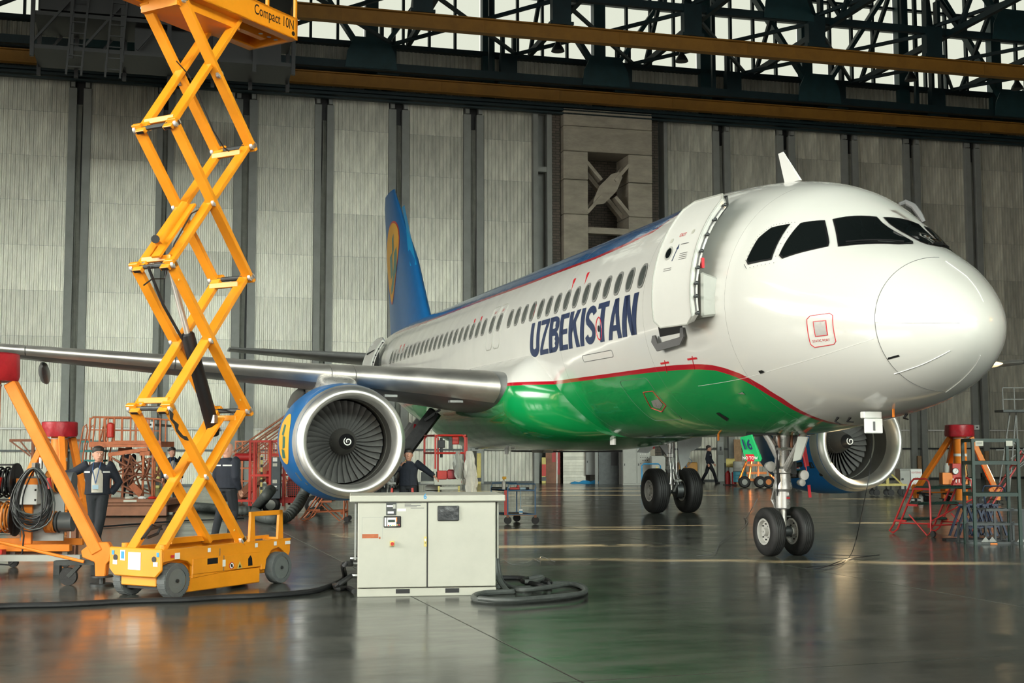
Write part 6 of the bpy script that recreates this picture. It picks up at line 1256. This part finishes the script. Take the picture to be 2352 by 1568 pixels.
for px in(183,228):
    for yy in(0,.7): MB().tube([(X(px-8),yy,0),(X(px),yy,Z(1020)),(X(px+8),yy,Z(978)),(X(px+14),yy,Z(973)),(X(px+17),yy,Z(985)),(X(px+8),yy,Z(1045)),(X(px+6),yy,0)],.025,7).build('side_rail','rust_orange',o)
for y in(1012,1034,1056,1080): MB().bb(X(183),X(232),0,.7,Z(y)-.03,Z(y)+.03).build('tread','teal_bright' if mat('teal_bright',(.02,.16,.15),.5) else '',o)
D=42.; o=thing('lattice_gantry','thin brown lattice boom behind the orange tripod jack','gantry',at(90,D),AZ); X=lambda px:(px-90)*D/2924; Z=lambda y:zz_(y,D)
MB().bar((X(22),0,Z(1009)),(X(210),0,Z(1009)),.06,.08).build('boom','rust_dark',o)
for a,c in(((22,1009),(70,1045)),((45,1009),(75,1045)),((110,1011),(128,1050)),((115,1045),(130,1011)),((100,1045),(112,1011)),((128,1050),(135,1011)),((78,1015),(78,1095)),((125,1015),(125,1095))): MB().bar((X(a[0]),0,Z(a[1])),(X(c[0]),0,Z(c[1])),.04,.04).build('lattice_bar','rust_dark',o)
for px in(76,130): MB().bar((X(px),0,0),(X(px),0,Z(1012)),.08,.08).build('leg','rust_dark',o)
D=32.; o=thing('flat_trailer','long low brown steel trailer bed lying behind the leaning man','trailer',at(255,D),AZ); X=lambda px:(px-255)*D/2924
MB().bb(X(118),X(385),0,1.8,.28,.42).bb(X(118),X(385),-.05,.02,.36,.45).build('bed','brown_steel',o,bev=.01); MB().bb(X(118),X(385),0,.1,.04,.27).bb(X(118),X(385),1.6,1.7,.04,.27).build('side_beam','brown_steel',o); MB().bb(X(170),X(200),-.06,-.05,.38,.43).bb(X(288),X(318),-.06,-.05,.38,.43).build('reflector_strip','cabinet',o)
for px in(150,350): MB().cyl((X(px),.3,.12),(X(px),.5,.12),.12,14).build('wheel','rubber',o)
for i,(px,lb,m_,w_) in enumerate(((330,'crumpled white rag on the brown trailer bed','label_white',.22),(353,'crumpled red rag on the brown trailer bed','red_paint',.18),(300,'small pale offcut on the brown trailer bed','cabinet',.15))):
    b=MB(); b.ball((0,0,.03),(w_,.12,.05),10,6); q=b.build('rag',m_,None,smooth=True); q.location=at(px,D+.4)+V((0,0,.43)); tag(q,lb,'rag')
# stair scaffold
D=39.; o=thing('stair_tower','rusty stair tower with long sloping handrails behind the bald man','stairs',at(610,D),AZ); X=lambda px:(px-610)*D/2924; Z=lambda y:zz_(y,D)
for yy,dy in((0,0),(.9,6)):
    MB().tube([(X(530),yy,Z(1040+dy)),(X(700),yy,Z(922+dy)),(X(725),yy,Z(905+dy))],.03,7).tube([(X(535),yy,Z(1046+dy)),(X(700),yy,Z(932+dy))],.025,6).tube([(X(560),yy,Z(1050)),(X(700),yy,Z(955))],.02,6).build('handrail','rust_dark',o)
    MB().bar((X(540),yy,0.1),(X(700),yy,Z(990)),.06,.2).build('stringer','rust_dark',o)
for k in range(12): u=k/11; MB().bb(X(545)+u*(X(698)-X(545))-.13,X(545)+u*(X(698)-X(545))+.13,0,.9,.15+u*(Z(990)-.15),.19+u*(Z(990)-.15)).build('step','rust_dark',o)
for px in(522,538,560,577,600,609,622,640,668,690): MB().bar((X(px),1.2,0),(X(px),1.2,Z(1011)),.05,.05).build('upright','rust_orange',o)
for y in(1012,1040,1075,1105): MB().bar((X(520),1.2,Z(y)),(X(690),1.2,Z(y)),.045,.045).build('ledger','rust_orange',o)
for k in range(5): MB().bar((X(522+30*k),1.2,Z(1012)),(X(552+30*k),1.2,Z(1040)),.03,.03).bar((X(522+30*k),1.2,Z(1075)),(X(552+30*k),1.2,Z(1040)),.03,.03).build('brace_bar','rust_dark',o)
for px in(545,610,670): MB().bar((X(px),.05,Z(1046-(px-535)*.69)-.9*0),(X(px),.05,Z(1046-(px-535)*.69)-.8),.03,.03).build('baluster','rust_dark',o)
# red cage cart
D=33.5; o=thing('red_equipment_cart','red framed equipment cart with mesh panels and a grey control case','cart',at(625,D),AZ); X=lambda px:(px-625)*D/2924; Z=lambda y:zz_(y,D)
for px,yy in((575,0),(585,0),(623,-.1),(654,-.1),(575,.8),(654,.8)): MB().bar((X(px),yy,.2),(X(px),yy,Z(1011)),.06,.06).build('upright','red_paint',o)
for y in(1012,1090,1148):
    MB().bar((X(575),0,Z(y)),(X(654),-.1 if y<1100 else 0,Z(y)),.055,.055).bar((X(575),.8,Z(y)),(X(654),.8,Z(y)),.05,.05).build('rail','red_paint',o)
MB().bar((X(623),-.1,Z(1043)),(X(654),-.1,Z(1043)),.05,.05).build('rail','red_paint',o)
b=MB()
for px0,px1,y0,y1,yy in((577,583,1015,1150,0),(625,632,1015,1145,-.1),(640,652,1015,1042,-.1),(585,622,1015,1088,.8),(656,690,1095,1145,-.1)):
    n=max(2,int((px1-px0)/4.))
    for k in range(n+1): x=X(px0+(px1-px0)*k/n); b.bar((x,yy,Z(y1)),(x,yy,Z(y0)),.008,.008)
    m_=int((y1-y0)/5)
    for k in range(m_+1): z=Z(y0+(y1-y0)*k/m_); b.bar((X(px0),yy,z),(X(px1),yy,z),.008,.008)
b.build('wire_mesh','red_paint',o)['kind']='stuff'
cs_=MB().bb(X(629),X(650),-.3,-.12,Z(1142),Z(1048)).build('control_case','case_grey' if mat('case_grey',(.05,.065,.075),.5,0,.15,5) else '',o,bev=.01)
for y0,y1,m_ in((1049,1058,'label_white'),(1062,1069,'cabinet'),(1099,1107,'cabinet'),(1113,1116,'label_white')): MB().bb(X(632),X(642),-.304,-.3,Z(y1),Z(y0)).build('case_label',m_,cs_)
MB().bb(X(629),X(644),-.32,-.3,Z(1124),Z(1120)).build('case_handle','black',cs_); MB().bb(X(629),X(650),-.303,-.3,Z(1110.5),Z(1110)).build('case_joint','black',cs_)
MB().cyl((X(540),.1,Z(1048)),(X(586),.1,Z(1048)),.1,16).build('red_drum','red_dark',o,smooth=True); MB().bb(X(545),X(590),0,.05,Z(1150),Z(1145)).bar((X(575),0,Z(1150)),(X(585),0,.1),.06,.06).build('rail','red_paint',o)
MB().bar((X(600),.1,.3),(X(600),.1,Z(1045)),.05,.05).build('striped_pole','yellow_post',o)
for k in range(6): MB().bar((X(600),.1,Z(1140-17*k)),(X(600),.1,Z(1133-17*k)),.053,.053).build('black_band','black',o)
MB().bb(X(615),X(735),-.1,.8,.28,.42).build('chassis','red_dark',o); MB().bb(X(660),X(700),0,.6,.42,.9).build('engine_block','dark_steel',o,bev=.05); MB().cyl((X(610),.3,Z(1095)),(X(622),.3,Z(1095)),.18,16).build('fan_drum','red_dark',o)
text3('lettering','SN-0481',.07,(X(648),-.102,.35),(1,0,0),(0,0,1),'label_white',o) if False else None
for px in(627,725): MB().lathe([(-.07,.1),(-.08,.2),(-.05,.24),(.05,.24),(.08,.2),(.07,.1)],(X(px),-.15,.24),(0,1,0),24).build('tyre','rubber',o,smooth=True); MB().cyl((X(px),-.235,.24),(X(px),-.1,.24),.13,16).build('rim','cabinet_grey',o)
def duct(pts,r,label):
    P=[V(p) for p in pts]; Q=[]
    for i in range(len(P)-1):
        p0=P[max(i-1,0)];p1=P[i];p2=P[i+1];p3=P[min(i+2,len(P)-1)]; n=max(4,int((p2-p1).length/.02))
        for k in range(n): t=k/n; Q.append(.5*((2*p1)+(p2-p0)*t+(2*p0-5*p1+4*p2-p3)*t*t+(3*p1-p0-3*p2+p3)*t**3))
    rs=[r*(1+.05*(1 if k%4<2 else -1)) for k in range(len(Q))]; o=MB().tube(Q,rs,14).build('air_duct','hose',None,smooth=True,ang=60); tag(o,label,'duct')
R0=.125
duct([pD(705,1120,30.),pD(695,1140,30),pD(680,1165,29.6),gp(655,1188,R0),gp(620,1190,R0),gp(592,1182,R0),gp(588,1168,R0),pD(610,1140,31),pD(622,1125,31.5)],.13,'grey corrugated air duct curling on the floor under the near engine cowl')
duct([gp(430,1162,R0),gp(480,1166,R0),gp(540,1172,R0),gp(585,1172,R0)],.12,'grey corrugated air duct lying straight behind the bald man')
# ---------------------------------------------------------------- cable reel stand at the left edge
D=18.6; o=thing('cable_reel_stand','orange stand of cable reels with hanks of black cable at the left edge','cable stand',at(90,D),AZ); X=lambda px:(px-90)*D/2924; Z=lambda y:zz_(y,D)
MB().bb(X(-60),X(166),0,.12,Z(1262),Z(1246)).bb(X(-60),X(158),.7,.8,Z(1256),Z(1240)).build('base_beam','orange',o,bev=.008); MB().bb(X(-60),X(145),.12,.6,Z(1275),Z(1256)).build('base_tray','brown_steel',o)
MB().bb(X(48),X(72),.1,.16,Z(1246),Z(1120)).build('post','orange',o,bev=.006); MB().bb(X(40),X(140),.2,.24,Z(1240),Z(1092)).build('back_panel','grey_paint',o)
MB().bb(X(38),X(88),.0,.18,Z(1156),Z(1110)).build('white_case','label_white',o,bev=.01); MB().bb(X(38),X(88),.02,.18,Z(1110),Z(1096)).build('orange_bracket','orange',o)
for y in(1122,1145): MB().box((X(85),-.01,Z(y)),(.02,.02,.03)).build('case_catch','black',o)
for y in(1104,1196):
    MB().cyl((X(128),.15,Z(y)),(X(165),.15,Z(y)),.14,28).build('reel_drum','reel_grey' if mat('reel_grey',(.13,.14,.145),.4,.4,.15,4) else '',o,smooth=True)
    MB().lathe([(0,.13),(.02,.16),(.03,.13),(.2,.13),(.21,.16),(.23,.13)],(X(100),.15,Z(y)),(1,0,0),24).build('reel_flange','dark_steel',o)
    for k in range(7): MB().tube([(X(104+3.3*k),.15+.15*math.cos(2*PI*j/16),Z(y)+.15*math.sin(2*PI*j/16)) for j in range(16)],.011,6,closed=True).build('wound_cable','orange_cable',o)
for y,m_ in((1105,'cable'),(1185,'orange_cable')):
    for x in(-25,30): MB().lathe([(0,.02),(0,.28),(.015,.28),(.015,.02)],(X(x),.15,Z(y)),(1,0,0),28).build('reel_flange','black',o)
    MB().bb(X(-30),X(33),.05,.1,Z(y-42),Z(y-38)).bb(X(26),X(33),.05,.1,Z(y+40),Z(y-42)).build('reel_frame','black',o)
    for k in range(9): MB().tube([(X(-22+5.5*k),.15+(.22-.02*(k%3))*math.cos(2*PI*j/18),Z(y)+(.22-.02*(k%3))*math.sin(2*PI*j/18)) for j in range(18)],.014,6,closed=True).build('wound_cable',m_,o)
random.seed(11)
for k in range(17):
    cx=88+random.uniform(-6,6); rx_=.22+random.uniform(-.05,.06); rz=.4+random.uniform(-.07,.06); cy=1072; 
    MB().tube([(X(cx)+rx_*math.sin(a)*(1-.35*math.cos(a)),-.05-.012*k+.03*math.sin(a*2+k),Z(cy)-rz+rz*math.cos(a)) for a in [2*PI*j/22 for j in range(22)]],.011,6,closed=True).build('cable_loop','cable' if k%4 else 'cable_grey',o)
MB().bb(X(80),X(88),-.1,.2,Z(1075),Z(1060)).cyl((X(95),0,Z(1073)),(X(95),0,Z(1048)),.03,10).build('hanging_bracket','steel',o)
for p in((122,1095,128,1119),(5,1130,14,1093),): MB().cyl((X(p[0]),-.15,Z(p[1])),(X(p[2]),-.18,Z(p[3])),.032,12).build('red_plug','red_paint',o)
MB().bb(X(-15),X(22),-.15,0,Z(1276),Z(1256)).build('socket_box','red_paint',o,bev=.008); MB().cyl((X(6),-.1,Z(1256)),(X(6),-.1,Z(1220)),.03,10).build('plug','black',o); MB().cyl((X(0),-.16,Z(1266)),(X(0),-.14,Z(1266)),.025,10).build('socket','black',o)
MB().tube([(X(60),-.1,Z(1190)),(X(68),-.12,Z(1225)),(X(64),-.1,Z(1265)),(X(40),-.15,Z(1290)),(X(10),-.15,Z(1288)),(X(-20),-.1,Z(1270))],.012,6).build('trailing_cable','cable',o)
for px in(30,150):
    MB().bb(X(px-6),X(px+6),.1,.2,0.1,Z(1262)).build('castor_fork','steel',o); MB().cyl((X(px),.12,.07),(X(px),.18,.07),.07,16).build('castor_wheel','rubber',o)
D=17.6; o=thing('steel_channel','grey-green steel channel lying on low blocks in front of the reel stand','channel',at(60,D),AZ); X=lambda px:(px-60)*D/2924; Z=lambda y:zz_(y,D)
MB().bb(X(-60),X(190),0,.1,Z(1284),Z(1270)).build('channel','cabinet_grey',o); 
for px in(-20,130): MB().bb(X(px),X(px+14),0,.1,0,Z(1284)).build('block','dark_steel',o)
D=20.5; o=thing('steel_column','brown rusted steel column standing behind the reels','column',at(168,D),AZ); MB().bb(-.06,.08,0,.14,0,zz_(1180,D)).build('column_body','brown_steel',o); MB().bb(-.02,-.0,-.001,0,.3,.55).build('chalk_mark','cabinet',o)
# ---------------------------------------------------------------- people
def ring(c,d,rx,ry,n=12,ref=(0,1,0)):
    c=V(c); z=V(d).normalized(); x=V(ref).cross(z)
    if x.length<.05: x=V((1,0,0)).cross(z)
    x.normalize(); y=z.cross(x); return [c+x*(rx*math.cos(2*PI*k/n))+y*(ry*math.sin(2*PI*k/n)) for k in range(n)]
def limb(b,pts,rs,n=12,ref=(0,1,0)):
    P=[V(p) for p in pts]; m=len(P); rg=[]
    for i in range(m):
        d=(P[min(i+1,m-1)]-P[max(i-1,0)]); r=rs[i]; rx,ry=r if isinstance(r,tuple) else (r,r); rg.append(ring(P[i],d,rx,ry,n,ref))
    b.loft(rg)
def remesh(b,name,m,par,vox=.015,sm=3):
    o=b.build(name,m,par,smooth=True); md=o.modifiers.new('r','REMESH'); md.mode='VOXEL'; md.voxel_size=vox; md.use_smooth_shade=True
    if sm: s=o.modifiers.new('s','SMOOTH'); s.iterations=sm; s.factor=.5
    return o
def hand(b,w,d,side,curl=.5,sc=1.):      # palm and five fingers; w wrist, d pointing direction, side = thumb side vector
    w=V(w); d=V(d).normalized(); t=(V(side)-d*V(side).dot(d)).normalized(); nn=d.cross(t)
    limb(b,[w-d*.02,w+d*.02,w+d*.06,w+d*.09],[(.026,.018),(.034,.016),(.04,.015),(.038,.012)],10,nn)
    for k in range(4):
        o_=w+d*.08+t*(.03-.02*k)*sc; L_=(.07,.078,.072,.058)[k]; q=[o_]; a=0; dd=d
        for j in range(3):
            a+=curl*.55; dd=(d*math.cos(a)+nn*math.sin(a)); q.append(q[-1]+dd*L_*(.42,.33,.25)[j])
        limb(b,q,[.0095,.009,.0085,.007],7)
    o_=w+d*.025+t*.03; q=[o_,o_+(t*.7+d*.6)*.035,o_+(t*.7+d*.6)*.035+(d*.9+nn*.3)*.035,o_+(t*.7+d*.6)*.035+(d*.9+nn*.5)*.06]; limb(b,q,[.013,.012,.01,.008],7)
def person(label,loc,rz,J,h=1.75,hair='hair',shirt=None,jacket='navy_cloth',trous='trouser',bald=False,lany=False,stripe=True,yaw=0,pitch=0,hands=True,longcurl=.6):
    o=thing('person',label,'person',loc,rz); k=h/1.75; S=lambda p:V(p)*k
    g=dict(pelvis=(0,0,.95),chest=(0,.0,1.3),neck=(0,0,1.48),head=(0,.01,1.63),ls=(-.19,0,1.42),rs=(.19,0,1.42),le=(-.24,0,1.13),re=(.24,0,1.13),lw=(-.25,-.08,.88),rw=(.25,-.08,.88),lh=(-.09,0,.93),rh=(.09,0,.93),lk=(-.1,-.02,.5),rk=(.1,-.02,.5),la=(-.11,.02,.09),ra=(.11,.02,.09)); g.update(J); g={a:S(b_) for a,b_ in g.items()}
    # body (facing -y): head, neck, trunk, limbs and hands as one surface
    b=MB(); hd=g['head']-V((0,0,.012)); hr=M.Rotation(yaw,3,'Z')@M.Rotation(pitch,3,'X'); H_=lambda x,y,z:hd+hr@(V((x*1.18,y*1.12,z*1.1))*k)
    rg=[]
    for z,rx,ry,cy in((-.115,.03,.035,-.045),(-.1,.048,.055,-.03),(-.07,.062,.08,-.01),(-.03,.07,.093,0),(.02,.075,.098,.004),(.06,.075,.098,.006),(.095,.06,.08,.006),(.115,.03,.045,.005)):
        rg.append([H_(rx*math.cos(2*PI*q/20),cy+ry*math.sin(2*PI*q/20),z) for q in range(20)])
    b.loft(rg)
    limb(b,[H_(0,-.088,.02),H_(0,-.107,-.01),H_(0,-.113,-.025),H_(0,-.095,-.035)],[.009,.012,.016,.012],8)
    limb(b,[H_(-.03,-.088,-.062),H_(0,-.096,-.062),H_(.03,-.088,-.062)],[.006,.01,.006],8)
    limb(b,[H_(-.05,-.08,.03),H_(0,-.093,.032),H_(.05,-.08,.03)],[.008,.009,.008],8)
    for s_ in(-1,1): b.ball(H_(s_*.078,.01,-.01),(.012,.02,.032),10,8)
    limb(b,[g['neck']-V((0,0,.03)),hd+V((0,.02,-.08))*k],[(.062*k,.062*k),(.052*k,.055*k)])
    limb(b,[g['pelvis'],(g['pelvis']+g['chest'])/2,g['chest'],g['neck']-V((0,0,.03))],[(.14*k,.09*k),(.13*k,.09*k),(.15*k,.1*k),(.07*k,.06*k)])
    for s_ in('l','r'):
        limb(b,[g[s_+'s'],g[s_+'e'],g[s_+'w']],[.045*k,.037*k,.026*k]); limb(b,[g[s_+'h'],g[s_+'k'],g[s_+'a']],[.075*k,.05*k,.035*k])
        if hands: hand(b,g[s_+'w'],g[s_+'w']-g[s_+'e'],V((0,-1,0)),longcurl)
    body=remesh(b,'body','skin',o,.0075,2)
    for s_ in(-1,1): MB().ball(H_(s_*.03,-.09,.008),(.011,.006,.006),8,6).build('eye','label_white',o); MB().ball(H_(s_*.03,-.0955,.008),(.005,.003,.005),8,6).build('iris','black',o)
    b=MB(); rg=[]
    if not bald:
        for z,rx,ry,cy in ((-.04,.074,.07,.035),(.01,.079,.085,.022),(.05,.084,.106,.01),(.09,.078,.101,.006),(.115,.056,.074,.006),(.13,.02,.03,.006)): rg.append([H_(rx*math.cos(2*PI*q/20),cy+ry*math.sin(2*PI*q/20),z) for q in range(20)])
        b.loft(rg); b.build('hair',hair,o,smooth=True)
    # trousers
    b=MB(); limb(b,[g['pelvis']+V((0,0,.1)),g['pelvis'],(g['lh']+g['rh'])/2-V((0,0,.06))],[(.155*k,.11*k),(.17*k,.12*k),(.15*k,.11*k)])
    for s_ in('l','r'): limb(b,[g[s_+'h'],(g[s_+'h']+g[s_+'k'])/2,g[s_+'k'],(g[s_+'k']+g[s_+'a'])/2,g[s_+'a']-V((0,0,.03))],[.11*k,.096*k,.078*k,.072*k,.066*k])
    remesh(b,'trousers',trous,o,.014,3)
    # jacket
    b=MB(); c=g['chest']; limb(b,[g['pelvis']+V((0,0,-.02)),g['pelvis']+V((0,0,.1)),(g['pelvis']+c)/2+V((0,0,.04)),c+V((0,0,.02)),g['neck']-V((0,0,.06)),g['neck']-V((0,.0,.0))],[(.215*k,.14*k),(.205*k,.14*k),(.205*k,.14*k),(.225*k,.14*k),(.15*k,.11*k),(.075*k,.075*k)],16)
    for s_ in('l','r'): limb(b,[g[s_+'s']*.85+c*.15+V((0,0,.03)),g[s_+'s'],(g[s_+'s']+g[s_+'e'])/2,g[s_+'e'],(g[s_+'e']+g[s_+'w'])/2,g[s_+'w']*.93+g[s_+'e']*.07],[.09*k,.09*k,.08*k,.07*k,.064*k,.056*k])
    J_=remesh(b,'jacket',jacket,o,.014,4)
    if shirt:
        z0=g['pelvis'].z+.02; z1=g['neck'].z-.03; b=MB(); rg=[]
        for j in range(9):
            u=j/8; z=z0+(z1-z0)*u; wd=.1*(1-.55*max(0,u-.6)/.4)*k; cen=g['pelvis'].lerp(g['neck'],(z-g['pelvis'].z)/(g['neck'].z-g['pelvis'].z))
            ry=(.146 if u<.75 else .146-.07*(u-.75)/.25)*k; rg.append([(cen.x-wd+2*wd*q/6+.01,cen.y-ry-.006+.03*abs(q/3-1)**2,z) for q in range(7)]+[(cen.x+wd,cen.y-ry+.06,z),(cen.x-wd,cen.y-ry+.06,z)])
        b.loft(rg); b.build('t_shirt',shirt,o,smooth=True)
    if lany:
        cn=g['neck']; b=MB(); y=-.17*k; MB().tube([(cn.x-.06,cn.y-.05,cn.z+.0),(cn.x-.055,y,cn.z-.12),(cn.x-.0,y-.01,cn.z-.36)],.008,6).tube([(cn.x+.06,cn.y-.05,cn.z+.0),(cn.x+.05,y,cn.z-.12),(cn.x+.0,y-.01,cn.z-.36)],.008,6).build('lanyard','lanyard',o); MB().box((cn.x,y-.015,cn.z-.42),(.1,.008,.07)).build('badge','glass_blue',o)
    if stripe:
        for s_ in(-1,1):
            b=MB(); rg=[]
            for q in range(7):
                a=R(-90+s_*(28+50*q/6)); rg.append([c+V(((.225*k+.002)*math.cos(a),(.14*k+.006)*math.sin(a),z)) for z in(.0,.028)])
            vs=[p for r_ in rg for p in r_]; b.add(vs,[(2*i,2*i+2,2*i+3,2*i+1) for i in range(6)]); b.build('reflective_strip','reflect',o)
            b=MB(); rg=[]
            for q in range(7):
                a=R(90+s_*(5+70*q/6)); rg.append([c+V(((.225*k+.003)*math.cos(a),(.14*k+.008)*math.sin(a),z+.03)) for z in(.0,.028)])
            vs=[p for r_ in rg for p in r_]; b.add(vs,[(2*i,2*i+2,2*i+3,2*i+1) for i in range(6)]); b.build('reflective_strip','reflect',o)
    for s_ in('l','r'):
        a=g[s_+'a']; b=MB(); limb(b,[V((a.x,a.y+.07,.045)),V((a.x,a.y,.055)),V((a.x,a.y-.09,.042)),V((a.x,a.y-.16,.03))],[(.04,.045),(.045,.055),(.045,.042),(.035,.028)],10,(0,0,1)); b.build('shoe','black',o,smooth=True)
    return o
# facing: local -y is forward. AZ makes local -y point at the camera
person('dark-haired man in a navy jacket and white T-shirt, leaning with one arm on the reels',at(226,21.9),AZ+R(8),dict(lh=(-.08,0,.93),lk=(-.04,-.04,.5),rk=(.08,-.1,.5),la=(.04,.02,.09),ra=(-.0,-.08,.09),le=(-.42,.04,1.3),lw=(-.62,.02,1.27),re=(.34,.1,1.13),rw=(.2,.1,.93)),1.76,'hair','tshirt',lany=True,yaw=R(25),stripe=True)
person('bald man in a dark work jacket seen from behind, standing right of the lift arms',at(522,23.9),AZ+PI-R(25),dict(lh=(-.09,0,.93),lk=(-.1,-.1,.52),la=(-.11,.02,.09),rk=(.1,.05,.5),ra=(.1,.2,.1),le=(-.24,.05,1.13),lw=(-.22,-.08,.9),re=(.26,-.02,1.13),rw=(.2,-.16,.92)),1.83,bald=True,yaw=R(-35),pitch=R(10))
person('balding man in a dark jacket over a pale shirt, far behind the lift arms',at(396,35.2),AZ+R(20),dict(),1.74,'hair','tshirt',lany=True,yaw=R(20))
person('dark-clothed worker standing half hidden behind the lattice of the orange stand',at(296,42.6),AZ-R(20),dict(le=(-.26,-.05,1.15),lw=(-.1,-.25,1.1),re=(.26,-.05,1.15),rw=(.1,-.28,1.08),lk=(-.12,-.02,.5),la=(-.2,0,.09),ra=(.15,0,.09)),1.78,stripe=False,pitch=R(20))
person('dark-shirted worker between the near engine and the red-railed platform, arm stretched out',at(938,27.4),AZ-R(10),dict(re=(.42,-.05,1.28),rw=(.62,-.1,1.14),le=(-.32,-.12,1.2),lw=(-.1,-.22,1.4),rs=(.2,0,1.42)),1.7,stripe=False,yaw=R(15))
person('man in dark overalls walking to the right along the rear wall',at(1628,59.5),AZ+R(75),dict(lk=(-.08,-.22,.52),la=(-.08,-.34,.1),rk=(.08,.14,.5),ra=(.08,.36,.14),le=(-.24,.08,1.13),lw=(-.2,.02,.9),re=(.24,-.05,1.13),rw=(.2,-.2,.9)),1.78,stripe=True)
